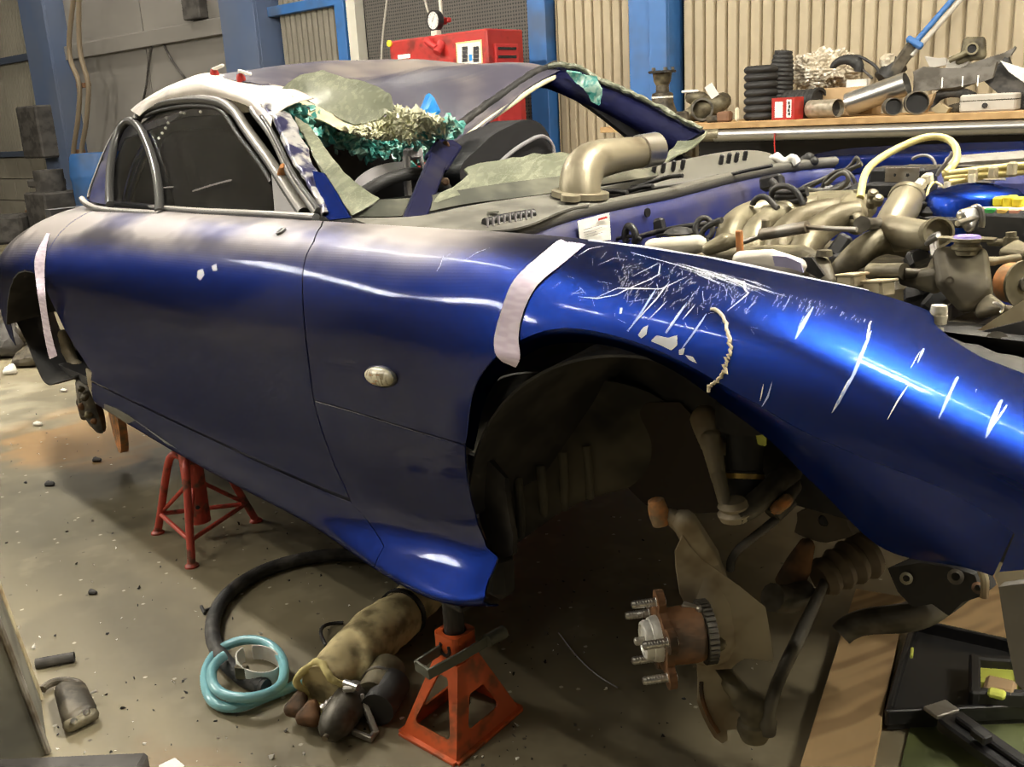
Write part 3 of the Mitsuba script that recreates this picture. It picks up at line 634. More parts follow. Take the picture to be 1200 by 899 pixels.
# scuffs and scratches: bare primer and metal, as thin strips that lie on the panel
def ribbon(pts, w, lift=0.0006, step=10):
    """A scratch: pixel polyline carried onto the flank, w metres wide, tapering to its ends."""
    q = np.array(dense([tuple(p) for p in pts], step)); xt = invs(q)
    P = flank(xt[:, 0], xt[:, 1]); N = fnormal(xt[:, 0], xt[:, 1])
    if len(P) < 2: return None
    tan = np.gradient(P, axis=0); tan /= np.linalg.norm(tan, axis=1, keepdims=True) + 1e-12
    sd = np.cross(N, tan)
    s = np.linspace(0, 1, len(P)); ww = w * np.minimum(1, np.minimum(s, 1 - s) * 4 + 0.25) * (0.75 + 0.5 * rng.random(len(P)))
    return facing(grid(np.stack([P + N * lift - sd * ww[:, None] / 2, P + N * lift + sd * ww[:, None] / 2])), (0, 1, 1))
LONG = [([(678, 348), (700, 350), (722, 346), (740, 337), (762, 328), (772, 322), (775, 300)], .0016), ([(697, 350), (724, 338), (765, 339), (775, 339), (805, 325)], .0018),
        ([(735, 388), (770, 350), (785, 330)], .0018), ([(736, 389), (752, 366), (768, 340)], .003), ([(760, 375), (782, 353)], .0018), ([(781, 391), (805, 355)], .0025), ([(800, 375), (815, 357)], .0018),
        ([(797, 412), (812, 392), (828, 368)], .0026), ([(780, 390), (802, 358)], .0020), ([(708, 283), (745, 298), (790, 310), (850, 328), (872, 330), (873, 340), (877, 344), (868, 352), (852, 365)], .0020),
        ([(735, 285), (780, 305), (830, 318), (855, 325)], .0014), ([(678, 300), (690, 292), (716, 287)], .0016), ([(701, 311), (720, 303), (735, 305)], .0012), ([(670, 344), (684, 343)], .002), ([(700, 330), (718, 333)], .0012),
        ([(670, 346), (682, 338)], .0014), ([(648, 338), (660, 330)], .0012), ([(888, 335), (911, 323)], .0020), ([(650, 335), (657, 331)], .0012), ([(740, 325), (790, 300), (800, 296)], .0012),
        ([(932, 398), (944, 375), (953, 360)], .0042), ([(976, 483), (1000, 440), (1021, 388)], .0042), ([(1015, 402), (1019, 380), (1024, 370)], .0022), ([(975, 345), (1000, 357), (1015, 370), (1020, 385)], .0014), ([(1028, 368), (1036, 378), (1043, 384), (1041, 388)], .0012),
        ([(1075, 426), (1086, 400)], .0036), ([(1067, 432), (1078, 412)], .0016), ([(1130, 425), (1116, 455), (1100, 491)], .0026), ([(1152, 430), (1146, 446), (1143, 460)], .0022), ([(1170, 434), (1164, 452)], .0020),
        ([(1182, 448), (1172, 472), (1155, 514)], .0040), ([(1190, 452), (1178, 478), (1160, 505)], .0020), ([(1064, 452), (1052, 470), (1040, 492)], .0018), ([(995, 445), (985, 465), (975, 484)], .0018), ([(942, 370), (935, 385)], .0014),
        ([(1055, 372), (1075, 380), (1090, 386)], .0018), ([(1077, 384), (1080, 390), (1088, 392)], .0012), ([(905, 448), (900, 465), (893, 477)], .0030), ([(895, 450), (891, 470)], .0022), ([(985, 350), (1012, 362)], .001),
        ([(520, 300), (516, 312), (512, 318)], .002), ([(522, 302), (530, 296)], .0012), ([(545, 305), (560, 296), (575, 290)], .001)]
scr = [ribbon(p, w) for p, w in LONG if w < .0024]
add('paint_streaks', cat(*[ribbon(p, w) for p, w in LONG if w >= .0024]), 'm_scratch_blue', FENDER, smooth=False, kind='stuff', label='pale blue streaks where the paint is scraped thin')
for _ in range(150):                                                         # the scraped patch on the crown of the fender
    a, b = rng.random(), rng.random()
    u = 722 + 150 * a + 30 * (b - .5); v = 312 + 48 * b + 0.06 * (u - 722)
    L = 8 + 22 * rng.random(); an = -0.95 + 0.35 * rng.standard_normal()
    scr.append(ribbon([(u, v), (u + L * math.cos(an), v + L * math.sin(an))], .0009 + .0009 * rng.random(), step=16))
for _ in range(55):
    u = 790 + 90 * rng.random(); v = 288 + (u - 700) * .17 + 16 * rng.random()
    scr.append(ribbon([(u, v), (u + 22 + 25 * rng.random(), v + 9 + 9 * rng.random())], .0009 + .0007 * rng.random(), step=16))
for _ in range(70):
    u = 905 + 110 * rng.random(); v = 345 + (u - 905) * .16 + 18 * rng.random()
    L = 6 + 14 * rng.random()
    scr.append(ribbon([(u, v), (u + L * .5, v - L)], .0008 + .0010 * rng.random(), step=16))
for _ in range(60):
    u = 660 + 240 * rng.random(); v = 300 + (u - 660) * .10 + 70 * rng.random() ** 1.5
    L = 4 + 8 * rng.random(); an = rng.random() * 6.28
    scr.append(ribbon([(u, v), (u + L * math.cos(an), v + L * math.sin(an))], .0007 + .0006 * rng.random(), step=16))
scr = [s for s in scr if s is not None and len(s.faces)]
add('scratches', cat(*scr), 'm_scratch', FENDER, smooth=False, kind='stuff', label='white scratches across the top of the fender')
def blotch(pts, lift=0.0007):
    """A worn-through patch on the flank: the outline in pixels."""
    xt = invs(dense(pts + pts[:1], 6)); p = Polygon(xt * (1, TS)).buffer(0)
    if p.geom_type != 'Polygon': p = max(p.geoms, key=lambda g: g.area)
    q, tri = trisheet(p, 0.006, 0.003)
    x, t = q[:, 0], np.clip(q[:, 1] / TS, 0, 1)
    return facing(TM(flank(x, t) + fnormal(x, t) * lift, tri), (0, 1, .5))
chips = [[(763, 400), (770, 393), (783, 396), (794, 393), (794, 405), (787, 411), (775, 405)], [(748, 393), (754, 384), (760, 381), (758, 392), (752, 397)], [(796, 410), (803, 408), (801, 416), (796, 416)],
         [(803, 416), (812, 418), (817, 426), (808, 422)], [(1072, 362), (1083, 357), (1091, 356), (1089, 366), (1080, 376), (1074, 372)], [(1121, 409), (1132, 413), (1156, 424), (1148, 428), (1130, 424)],
         [(232, 317), (238, 315), (240, 322), (235, 329), (231, 325)], [(248, 312), (254, 309), (255, 317), (250, 318)], [(727, 361), (730, 361), (729, 368), (726, 368)]]
add('bare_patch', cat(*[blotch(c) for c in chips]), 'm_scratch', FENDER, smooth=False, kind='stuff')
edge = on_flank(dense([(690, 282), (760, 291), (830, 302), (900, 317), (960, 329), (1018, 340)], 12), 0.001)
add('chipped_edge', tube(edge, [.003, .004, .0028, .0042, .003, .002], seg=6, n=60), 'm_scratch', FENDER, smooth=50)
crack = on_flank([(831, 362), (842, 366), (848, 373), (851, 382), (855, 395), (857, 407), (854, 418), (851, 430), (846, 440), (836, 450), (831, 460)], 0.0012)
crack = smoothpath(crack, 60) + (meshkit.fbm(np.arange(60)[:, None] * V(.5, .5, .5), 2) - .5)[:, None] * V(.010, 0, .006)
add('crack', tube(crack, .0022, seg=6, smooth=False), 'm_primer', FENDER, smooth=False, label='jagged crack with cream filler showing')
blot_sill = cat(blotch([(122, 473), (128, 488), (145, 502), (152, 505), (147, 497), (158, 493), (175, 505), (195, 520), (208, 526), (190, 514), (170, 500), (150, 486), (135, 478)]))
add('scuffed_corner', blot_sill, 'm_case', CAR + '__sill_skirt', smooth=False)
# the key hole in the door
kh = on_flank([(330, 272)], 0.002)[0]; kn = fnormal(*inv(330, 272))
k = add('door_lock', cyl(kh - kn * .004, kh + kn * .003, .011, seg=20), 'm_trim', CAR)
add('keyway', box((.004, .012, .002), kh + kn * .003, basis(V(1, 0, 0), np.cross(kn, V(1, 0, 0)))), 'm_black', k, smooth=False)

# ---------------------------------------------------------------- the car: roof, pillars, glass, cabin
from scipy.optimize import brentq
def at_f(u, v, F, t0=0.5, t1=8.0):
    """Where the ray of a pixel meets the surface F(P) = 0, F taking arrays of points."""
    d = ROT.T @ np.array([(u - CX) / FPX, (v - CY) / FPX, 1.0])
    for _ in range(3):
        ts = np.linspace(t0, t1, 81); f = F(EYE + ts[:, None] * d)
        k = np.nonzero(f[:-1] * f[1:] <= 0)[0]
        k = int(k[0]) if len(k) else min(79, int(np.argmin(np.abs(f))))
        t0, t1 = ts[k], ts[k + 1]
    return EYE + (t0 + t1) / 2 * d
F_side = lambda P: P[..., 1] - (0.69 - (P[..., 2] - 0.885) * 0.62)                 # the plane of the near side windows
F_wind = lambda P: P[..., 0] - (0.80 + 0.24 * (P[..., 1] / 0.65) ** 2 + (P[..., 2] - 0.90) * 1.7)   # the windscreen's surface
def side(pts, out=0.0): return np.array([at_f(u, v, lambda P: F_side(P) - out) for u, v in pts])
def wind(pts, out=0.0): return np.array([at_f(u, v, lambda P: F_wind(P) + out) for u, v in pts])
def poly3(P, step, amp=0.0, seed=0, freq=14, bulge=0.0):
    """A thin crumpled sheet inside a closed outline of 3-D points."""
    P = np.asarray(P, float); c = P.mean(0); _, _, vt = np.linalg.svd(P - c)
    q2 = (P - c) @ vt[:2].T
    pg = Polygon(q2).buffer(0)
    if pg.geom_type != 'Polygon': pg = max(pg.geoms, key=lambda g: g.area)
    # depth off the plane: carried over from the outline by inverse-distance weights
    off = (P - c) @ vt[2]
    q, tri = trisheet(pg, step, step * 0.6)
    d = np.linalg.norm(q[:, None] - q2[None], axis=2) + 1e-4; w = d ** -2
    z = (w * off).sum(1) / w.sum(1)
    v = c + q @ vt[:2] + z[:, None] * vt[2]
    v = v + vt[2] * ((meshkit.fbm(v * freq, 3, seed) - 0.5) * 2 * amp)[:, None]
    return TM(v, tri)
TOEYE = lambda P: (EYE - np.asarray(P).mean(0))
# roof skin, pressed down at its front edge
RX = np.array([3.0, 2.6, 2.2, 2.0, 1.85, 1.7, 1.6, 1.5])
RY = np.array([.50, .45, .20, 0, -.20, -.35, -.52])
RZ = np.array([[.95, 1.06, 1.155, 1.195, 1.205, 1.185, 1.165, 1.12], [.97, 1.08, 1.17, 1.215, 1.218, 1.195, 1.172, 1.125],
               [1.00, 1.14, 1.22, 1.247, 1.245, 1.18, 1.10, 1.00], [1.01, 1.16, 1.245, 1.262, 1.255, 1.185, 1.09, .985],
               [1.01, 1.16, 1.245, 1.262, 1.258, 1.222, 1.155, 1.065], [1.0, 1.14, 1.235, 1.252, 1.248, 1.235, 1.19, 1.125], [.97, 1.10, 1.20, 1.222, 1.226, 1.222, 1.215, 1.202]])
_rz = PchipInterpolator(RX[::-1], RZ[:, ::-1], axis=1)(np.linspace(1.5, 3.0, 90))
_rz = PchipInterpolator(-RY, _rz, axis=0)(np.linspace(-.50, .52, 70))
roofz = RectBivariateSpline(np.linspace(-.52, .50, 70), np.linspace(1.5, 3.0, 90), _rz[::-1])
def roof_pt(x, y, lift=0.0):
    z = roofz(y, x, grid=False)
    crk = 0.010 * np.sin((x * 9 + y * 14)) * np.exp(-((x - 1.62) / .16) ** 2) + 0.012 * (meshkit.fbm(np.stack([x * 6, y * 6, x * 0], -1), 3, 5) - .5) * np.clip((2.2 - x) / .5, 0, 1)
    rid = 0.016 * np.exp(-((x - 1.70 - .10 * y) / .022) ** 2) * np.clip((.32 - np.abs(y + .12)) / .12, 0, 1)
    return np.stack([x, y, z + crk + rid + lift], -1)
F_roof = lambda P: P[..., 2] - roof_pt(np.clip(P[..., 0], 1.45, 3.0), np.clip(P[..., 1], -.52, .5))[..., 2]
ROOF = CAR + '__roof'
gx, gy = np.meshgrid(np.linspace(1.48, 2.45, 90), np.linspace(-.52, .46, 80), indexing='ij')
hx = gx + 0.02 * np.sin(gy * 11) * np.clip((1.6 - gx) / .12, 0, 1)
add('roof', thick(facing(grid(roof_pt(hx, gy)), (0, 0, 1)), .002), 'm_roof', CAR, smooth=45, label='crushed dark roof skin bent down at the front')
gx, gy = np.meshgrid(np.linspace(2.45, 3.0, 24), np.linspace(-.5, .22, 30), indexing='ij')
add('tailgate_glass', thick(facing(grid(roof_pt(gx, gy, -.004)), (0, 0, 1)), .004), 'm_trim', CAR, smooth=45)
# far flank: mirror of the near one, without its damage
fx, ft = np.meshgrid(np.linspace(0.75, 3.2, 60), np.linspace(0.05, 1, 40), indexing='ij')
far = flank(fx, ft); far[..., 1] *= -1
add('far_flank', thick(facing(grid(far), (0, -1, 0)), .003), 'm_paint_bare', CAR, smooth=40)
# near roof rail, whitened by dust, from the C pillar over the door to the A pillar
rail_up = [(160, 131), (172, 121), (188, 109), (204, 99), (222, 91), (240, 86), (260, 91), (285, 97), (310, 101), (330, 105), (356, 117)]
rail_lo = [(163, 136), (174, 127), (188, 121), (204, 117), (226, 113), (245, 112), (259, 114), (279, 120), (296, 128), (306, 140), (318, 154)]
Ru = np.array([at(u, v, Y=.462) for u, v in rail_up]); Rl = side(rail_lo, 0.015)
Rl2 = Ru * .5 + Rl * .5 + (0, .02, .012)
add('roof_rail', thick(facing(loft([Ru - (0, .03, 0), Ru, Rl2, Rl], 60, 14), (0, 1, 1)), .003), 'm_rail' if 'm_rail' in scene else mat('m_rail', base_color=proc(lambda p, n, uv: mix((0.62, 0.57, 0.52), (0.30, 0.27, 0.27), smoothstep(0.45, 0.8, dustn(p, 12)))), roughness=0.45, clearcoat=0.4), CAR, smooth=45, label='roof rail white with dust')
for (px, py), tilt in (((252, 85), 10), ((283, 91), -14)):                       # red and white marking pegs stuck on the rail
    c = at(px, py, Y=.455)
    k = thing('marker_peg', 'small red peg on the dusty roof rail, ' + ('nearer the blue column' if px > 260 else 'nearer the quarter window'), 'peg')
    add('peg', lathe([(0, 0), (.011, 0), (.012, .012), (.008, .022), (0, .024)], c - (0, 0, .012), axis=(0.2, 0.1, 1), seg=14), 'm_red_paint', k)
    add('tip', box((.05, .010, .008), c + (-.02, 0, .012), euler(0, tilt, 10), bev=.002), 'm_paper', k, smooth=False)
# door frame and quarter window frame
frame_out = [(160, 141), (163, 135), (172, 128), (186, 122), (204, 118), (226, 116), (246, 117), (262, 121), (276, 132), (284, 144), (292, 156), (303, 171), (314, 186), (324, 201), (334, 217), (345, 234), (356, 250)]
add('door_frame', tube(side(frame_out, .004), .0135, seg=12, n=120), 'm_trim_dusty', DOOR, smooth=50, label='black door window frame')
frame_in = [(171, 136), (186, 130), (204, 126), (226, 124), (246, 125), (258, 129), (268, 140), (278, 156), (290, 172), (302, 188), (312, 203), (318, 214)]
add('window_channel', tube(side(frame_in, -.002), .006, seg=8, n=90), 'm_rubber', DOOR, smooth=50)
mould = [(296, 128), (304, 139), (314, 152), (322, 165), (331, 184), (340, 203), (350, 219), (361, 235), (372, 251)]
add('pillar_moulding', tube(side(mould, .012), .010, seg=10, n=80), 'm_trim_dusty', CAR, smooth=50)
add('pillar_moulding', tube(side([(307, 137), (318, 154), (328, 174), (338, 194), (349, 213), (360, 228), (373, 246)], .02), .006, seg=8, n=70), 'm_trim', CAR, smooth=50)
add('pillar_rust', hull([(side([(330, 203)], .012)[0] + V(a, 0, b), .010) for a, b in ((0, 0), (.012, -.016), (-.01, .012))], 8), 'm_rust_orange', CAR)
quarter_f = [(129, 240), (128, 222), (129, 200), (132, 178), (137, 160), (143, 148), (151, 142), (159, 145), (166, 154), (172, 167), (178, 184), (183, 204), (186, 224), (187, 248)]
add('quarter_window_frame', tube(side(quarter_f, .004), .0125, seg=12, n=100), 'm_trim', CAR, smooth=50, label='black quarter window frame')
hoop = [(96, 233), (100, 238), (112, 244), (130, 247), (160, 249), (188, 251)]
add('belt_trim', tube(side(hoop, .004), .0095, seg=10, n=60), 'm_trim_dusty', CAR, smooth=50)
add('rear_window_trim', tube(side([(104, 232), (106, 222), (112, 206), (118, 190), (124, 176), (132, 160), (142, 146)], -.02), .006, seg=8, n=50), 'm_trim_dusty', CAR, smooth=50)
add('c_pillar', thick(facing(poly3(side([(103, 236), (110, 212), (120, 186), (131, 160), (134, 168), (129, 190), (126, 215), (126, 240)], -.012), .03), (0, 1, 0)), .004), 'm_paint', CAR, smooth=45)
sail = side([(318, 204), (322, 250), (354, 250), (340, 232), (328, 216)], .0)
add('sail_panel', thick(facing(poly3(sail, .03), (0, 1, 0)), .006), mat('m_sail', base_color=(.25, .24, .25), roughness=.4), DOOR, smooth=False, label='grey triangular sail panel')
glass_o = side([(186, 250), (183, 204), (174, 168), (166, 148), (176, 134), (204, 123), (226, 121), (248, 122), (262, 128), (274, 144), (290, 168), (304, 190), (318, 212), (321, 251), (250, 252)], -.006)
scene[DOOR + '__window_pane'] = mikit.ply(poly3(glass_o, .03), 'm_window', smooth=False); tag(DOOR + '__window_pane', 'dark window glass')
glass_q = side([(131, 243), (130, 205), (138, 162), (151, 144), (164, 154), (174, 175), (183, 206), (186, 248)], -.008)
scene[CAR + '__quarter_window_pane'] = mikit.ply(poly3(glass_q, .03), 'm_window', smooth=False)
dots = [(195, 138), (197, 144), (194, 150), (190, 156), (186, 162), (212, 132), (216, 133), (235, 131)]
add('glass_chip', cat(*[move(trimesh.creation.icosphere(1, .004), None, p) for p in side(dots, .003)]), 'm_paper', DOOR, smooth=False, kind='stuff')
for pts, w in (([(226, 224), (248, 217), (271, 211)], .0022), ([(192, 220), (203, 219)], .0018)):
    add('glass_scratch', tube(side(pts, .003), w, seg=5, n=12), 'm_sail', DOOR, smooth=False)
# crumpled A pillar and what is left of the windscreen along it
pillarL = side([(304, 125), (319, 143), (331, 168), (341, 186), (353, 205), (364, 224), (377, 254)], .016)
pillarR = side([(322, 127), (345, 141), (356, 164), (366, 189), (378, 210), (392, 232), (408, 254)], -.03)
fm = loft([pillarL, pillarL * .5 + pillarR * .5 + (0, .012, .012), pillarR], 60, 16)
fm = jitter(fm, .008, 22, 3)
add('a_pillar', thick(facing(fm, (0, 1, .5)), .003), 'm_pillar_glint', CAR, smooth=25, label='crumpled blue A pillar with painted silver glints')
add('a_pillar_base', thick(facing(poly3(side([(366, 200), (380, 203), (396, 228), (411, 255), (386, 258), (378, 252)], .012), .02, .002), (0, 1, .3)), .003), 'm_paint_bare', CAR, smooth=35, label='blue lower end of the A pillar')
GL = thing('x', '', '') if False else CAR
shardA = np.vstack([side([(345, 138), (356, 160), (368, 184), (384, 212), (400, 238), (412, 254)], -.045), wind([(438, 240), (444, 234), (430, 226), (418, 217), (408, 208), (399, 198)]), side([(380, 175), (370, 160), (360, 146)], -.08)])
add('windscreen_remnant', thick(poly3(shardA, .014, .006, 5), .005), 'm_crackglass', CAR, smooth=25, label='cracked windscreen strip left on the A pillar')
band_lo = wind([(413, 255), (440, 254), (480, 252), (520, 244), (560, 237), (610, 231), (660, 224), (720, 214), (775, 205), (830, 193), (880, 182)])
band_mid = wind([(415, 236), (440, 234), (480, 232), (520, 226), (560, 219), (610, 212), (660, 206), (720, 199), (775, 192), (830, 183), (880, 178)])
add('windscreen_frit', thick(facing(loft([band_lo, band_mid], 80, 8), (-1, 0, 1)), .005), 'm_frit', CAR, smooth=30, label='black band along the foot of the windscreen')
lower = np.vstack([wind([(505, 240), (560, 222), (610, 214), (660, 208), (668, 180), (655, 178), (640, 181), (625, 179), (612, 184), (600, 184), (588, 187), (575, 189), (562, 191), (549, 195), (544, 198), (549, 204), (540, 212), (530, 220), (516, 226)])])
add('windscreen_remnant', thick(poly3(lower, .014, .002, 8), .005), 'm_crackglass', CAR, smooth=25, label='jagged lower part of the cracked windscreen')
right = wind([(770, 196), (790, 172), (800, 166), (808, 160), (820, 153), (833, 152), (850, 163), (872, 176), (880, 180), (830, 187)])
add('windscreen_remnant', thick(poly3(right, .014, .004, 9), .005), 'm_crackglass', CAR, smooth=25, label='cracked windscreen corner at the far pillar')
# the rest of the screen, folded back over the roof, with crushed glass along its torn edge
FLAP_N = V(-.75, .32, .58); FLAP_N /= np.linalg.norm(FLAP_N); FLAP_P = at(412, 146, Y=.33)
def roofp(pts, lift):
    """On the crushed glass heap: a slope that faces forward, over the dent in the roof; right of the heap on the roof itself."""
    out = []
    for u, v in pts:
        a = at_f(u, v, lambda P: (P - FLAP_P) @ FLAP_N - lift)
        b = at_f(u, v, lambda P: F_roof(P) - lift) if u > 455 else a
        w = min(1, max(0, (u - 455) / 35)); out.append(a * (1 - w) + b * w)
    return np.array(out)
sheet = roofp([(330, 104), (338, 97), (352, 88), (378, 79), (390, 84), (404, 90), (420, 93), (436, 99), (449, 105), (458, 113), (466, 123), (456, 134), (444, 141), (430, 144), (416, 145), (400, 139), (388, 131), (372, 122), (352, 112)], .018)
add('windscreen_flap', thick(facing(poly3(sheet, .014, .016, 12, 9), (-1, 0, 1)), .005), 'm_crackglass', CAR, smooth=25, label='cracked windscreen sheet folded back over the roof')
pale = roofp([(330, 106), (352, 114), (372, 124), (390, 134), (402, 142), (416, 148), (412, 154), (400, 152), (380, 143), (360, 134), (345, 130), (334, 128), (330, 118)], .012)
add('glass_dust', thick(facing(poly3(pale, .012, .008, 14, 30), (-1, 0, 1)), .004), 'm_cream', CAR, smooth=25, label='cream glass dust along the torn windscreen')
def crumbs(n, region, size, seed, lift=(0.0, .03)):
    r = np.random.default_rng(seed); pg = Polygon(region); x0, y0, x1, y1 = pg.bounds; ms = []
    while len(ms) < n:
        u, v = r.uniform(x0, x1), r.uniform(y0, y1)
        if not pg.contains(Point(u, v)): continue
        p = roofp([(u, v)], r.uniform(*lift))[0]
        h = trimesh.convex.convex_hull(r.normal(size=(9, 3)) * size * r.uniform(.5, 1.2))
        ms.append(move(h, None, p))
    return cat(*ms)
add('crushed_glass', crumbs(900, [(404, 150), (425, 147), (444, 144), (458, 134), (466, 126), (478, 128), (492, 132), (505, 136), (518, 138), (526, 146), (520, 156), (500, 162), (478, 164), (450, 163), (428, 160)], .0052, 1, (-.006, .02)), 'm_glasscrumb', CAR, smooth=False, kind='stuff', label='heap of crushed cream glass crumbs')
teal_band = [(338, 128), (350, 128), (366, 136), (384, 144), (396, 150), (410, 152), (428, 160), (450, 165), (480, 165), (505, 160), (524, 152), (532, 150), (528, 160), (518, 170), (506, 178), (492, 182), (470, 180), (448, 178), (430, 177), (412, 172), (400, 166), (384, 164), (372, 163), (362, 158), (352, 148)]
tb = np.array([at_f(u, v, lambda P: P[..., 0] - (1.49 + .03 * np.sin(P[..., 1] * 40))) for u, v in teal_band])
add('torn_edge', thick(facing(poly3(tb, .010, .018, 21, 26), TOEYE(tb)), .006), 'm_glassteal', CAR, smooth=20, label='torn teal edge of the laminated glass')
tc = []
r_ = np.random.default_rng(31)
for _ in range(420):
    i = r_.integers(len(tb)); p = tb[i] * .6 + tb[r_.integers(len(tb))] * .4 if r_.random() < .25 else tb[i] + r_.normal(size=3) * (.012, .012, .012)
    tc.append(move(trimesh.convex.convex_hull(r_.normal(size=(8, 3)) * .0075), None, p + (EYE - p) * .012))
add('teal_crumbs', cat(*tc), 'm_glassteal', CAR, smooth=False, kind='stuff')
# crushed glass scattered on the right half: pale teal splinters under the blue scrap
add('glass_splinters', crumbs(260, [(470, 165), (495, 150), (515, 142), (528, 138), (530, 150), (526, 160), (510, 176), (490, 180)], .006, 4, (0, .02)), 'm_glassteal', CAR, smooth=False, kind='stuff')
c = roofp([(504, 131)], .03)[0]
k = thing('blue_scrap', 'small bright blue plastic scrap lying on the crushed windscreen glass', 'plastic scrap')
scene[k] = mikit.ply(jitter(hull([(c + V(0, a, b), .011) for a, b in ((-.014, 0), (.016, .004), (0, .03), (.004, -.006))], 8), .004, 60), 'm_blueplastic', smooth=False)
# roof front edge on the far side: cream lining edge with a black seal on it
head = [(503, 187), (515, 178), (530, 166), (545, 155), (565, 140), (590, 123), (612, 107), (634, 94), (655, 86)]
Hd = np.array([at(u, v, X=1.50 + .004 * i) for i, (u, v) in enumerate(head)])
add('header_edge', tube(Hd + (-.03, .004, -.004), .008, seg=8, n=60), 'm_cream', ROOF, smooth=50, label='cream lining edge of the roof opening')
add('header_seal', jitter(tube(Hd + (.012, 0, .026), .013, seg=10, n=90), .005, 40, 4), 'm_rubber_dusty', ROOF, smooth=40)
add('header_edge', tube([at(440, 177, X=1.52), at(462, 182, X=1.53), at(488, 190, X=1.54)], .005, seg=8, n=14), 'm_ply', ROOF, smooth=50)
add('header_edge', tube([at(496, 188, X=1.52), at(512, 178, X=1.50), at(522, 170, X=1.49)], .006, seg=8, n=14), 'm_cream', ROOF, smooth=50)
# far A pillar
fa_u = [(648, 80), (668, 79), (690, 85), (708, 95), (735, 107), (765, 121), (795, 137), (826, 153)]
fa_l = [(612, 108), (640, 104), (672, 117), (700, 128), (725, 141), (748, 154), (768, 168), (790, 184)]
yy = np.linspace(-.53, -.66, 8)
FU = np.array([at(u, v, Y=y) for (u, v), y in zip(fa_u, yy)]); FLo = np.array([at(u, v, Y=y + .05) for (u, v), y in zip(fa_l, yy)])
add('a_pillar', thick(facing(loft([FU, (FU + FLo) / 2 + (0, .03, 0), FLo], 50, 12), (0, 1, 0)), .012), 'm_navy', CAR, smooth=40, label='dark blue far A pillar')
fs = tube(FU + (0, .02, .006), .008, seg=8, n=120)
add('glass_edge', jitter(fs, .007, 40, 6), 'm_crackglass', CAR, smooth=20)
tq = np.array([at(u, v, Y=-.50) for u, v in [(664, 84), (680, 86), (697, 92), (705, 104), (703, 122), (692, 119), (686, 104), (672, 96)]])
add('torn_edge', thick(facing(poly3(tq, .012, .012, 3, 30), (0, 1, 0)), .006), 'm_glassteal', CAR, smooth=20)
# dark blue prop standing between the scuttle and the roof's dented edge
b0, b1, b2 = at(480, 270, X=.86), at(512, 190, X=1.06), at(527, 168, X=1.14)
Rb = basis(b1 - b0, V(0, 1, 0.3))
pr = cat(box((np.linalg.norm(b1 - b0) + .02, .046, .020), (b0 + b1) / 2, Rb, bev=.004), box((np.linalg.norm(b2 - b1) + .03, .06, .016), (b1 + b2) / 2, basis(b2 - b1, V(0, 1, .3)), bev=.004))
add('roof_prop', pr, 'm_navy', CAR, smooth=False, label='dark blue bar holding up the dented roof edge')
for (u, v) in ((522, 170), (510, 209), (522, 213)):
    p = at(u, v, X=1.05 if v > 190 else 1.12); add('bolt', lathe([(0, 0), (.010, 0), (.010, .006), (.006, .009), (0, .009)], p, axis=EYE - p, seg=12), 'm_rust', CAR + '__roof_prop')
add('visor_bracket', cat(tube([at(476, 184, X=1.30), at(477, 210, X=1.28), at(479, 232, X=1.26)], .010, seg=8, n=14), tube([at(493, 184, X=1.30), at(497, 204, X=1.29)], .006, seg=8, n=8), box((.03, .05, .03), at(484, 180, X=1.31), bev=.006)), 'm_sail', CAR, smooth=40, label='grey bracket hanging from the dented roof edge')
# cabin: floor, bulkheads, dashboard, steering wheel, seats, far door
CABF = box((1.75, 1.5, .03), (1.85, 0, .33)); add('cabin_floor', CABF, 'm_interior', CAR, smooth=False)
add('rear_bulkhead', box((.05, 1.35, .50), (2.72, 0, .60)), 'm_interior', CAR, smooth=False)
add('far_door_lining', box((1.5, .05, .55), (1.85, -.70, .60), bev=.02), 'm_interior', CAR, smooth=False)
add('far_window_pillar', tube([(2.3, -.64, .88), (2.25, -.58, 1.05), (2.1, -.53, 1.16), (1.8, -.52, 1.18), (1.5, -.53, 1.16), (1.2, -.62, .95), (1.05, -.67, .88)], .03, seg=8, n=50), 'm_interior', CAR)
add('added_dark_sheet', thick(poly3(np.array([(2.52, -.62, .60), (2.52, .62, .60), (2.46, .60, .88), (2.42, .50, 1.06), (2.40, .30, 1.12), (2.40, -.30, 1.13), (2.42, -.52, 1.06), (2.46, -.62, .88)]), .06), .006), 'm_interior', CAR, smooth=False)  # dark sheet added so that the side windows look dark
add('inner_hoop', tube([at(149, 246, Y=.56), at(152, 226, Y=.55), at(158, 204, Y=.53), at(168, 180, Y=.50), at(182, 160, Y=.47)], .017, seg=10, n=40), 'm_paint_bare', CAR, smooth=50, label='blue inner pillar seen through the quarter window')
add('cabin_headliner', thick(facing(grid(roof_pt(*np.meshgrid(np.linspace(1.52, 2.45, 30), np.linspace(-.5, .44, 30), indexing='ij'), lift=-.02)), (0, 0, -1)), .004), 'm_interior', ROOF, smooth=45)
dash = ext([(0, 0), (.34, .02), (.36, .10), (.30, .19), (.20, .235), (.05, .20), (0, .12)], 1.3)
add('dashboard', move(dash, basis(V(1, 0, 0), V(0, 0, 1)), (1.02, .65, .66)), 'm_interior', CAR, smooth=30)
hood_c = np.array([at(u, v, X=1.34) for u, v in [(540, 196), (556, 178), (575, 160), (597, 148), (620, 140), (640, 152), (648, 172), (651, 180), (651, 215), (545, 222)]])
dome = poly3(smoothpath(hood_c, 60, closed=True), .03, 0); dome = thick(facing(dome, (-1, 0, 0)), .13)
add('passenger_seat', dome, 'm_interior', CAR, smooth=30, label='black seat backrest seen through the broken windscreen')
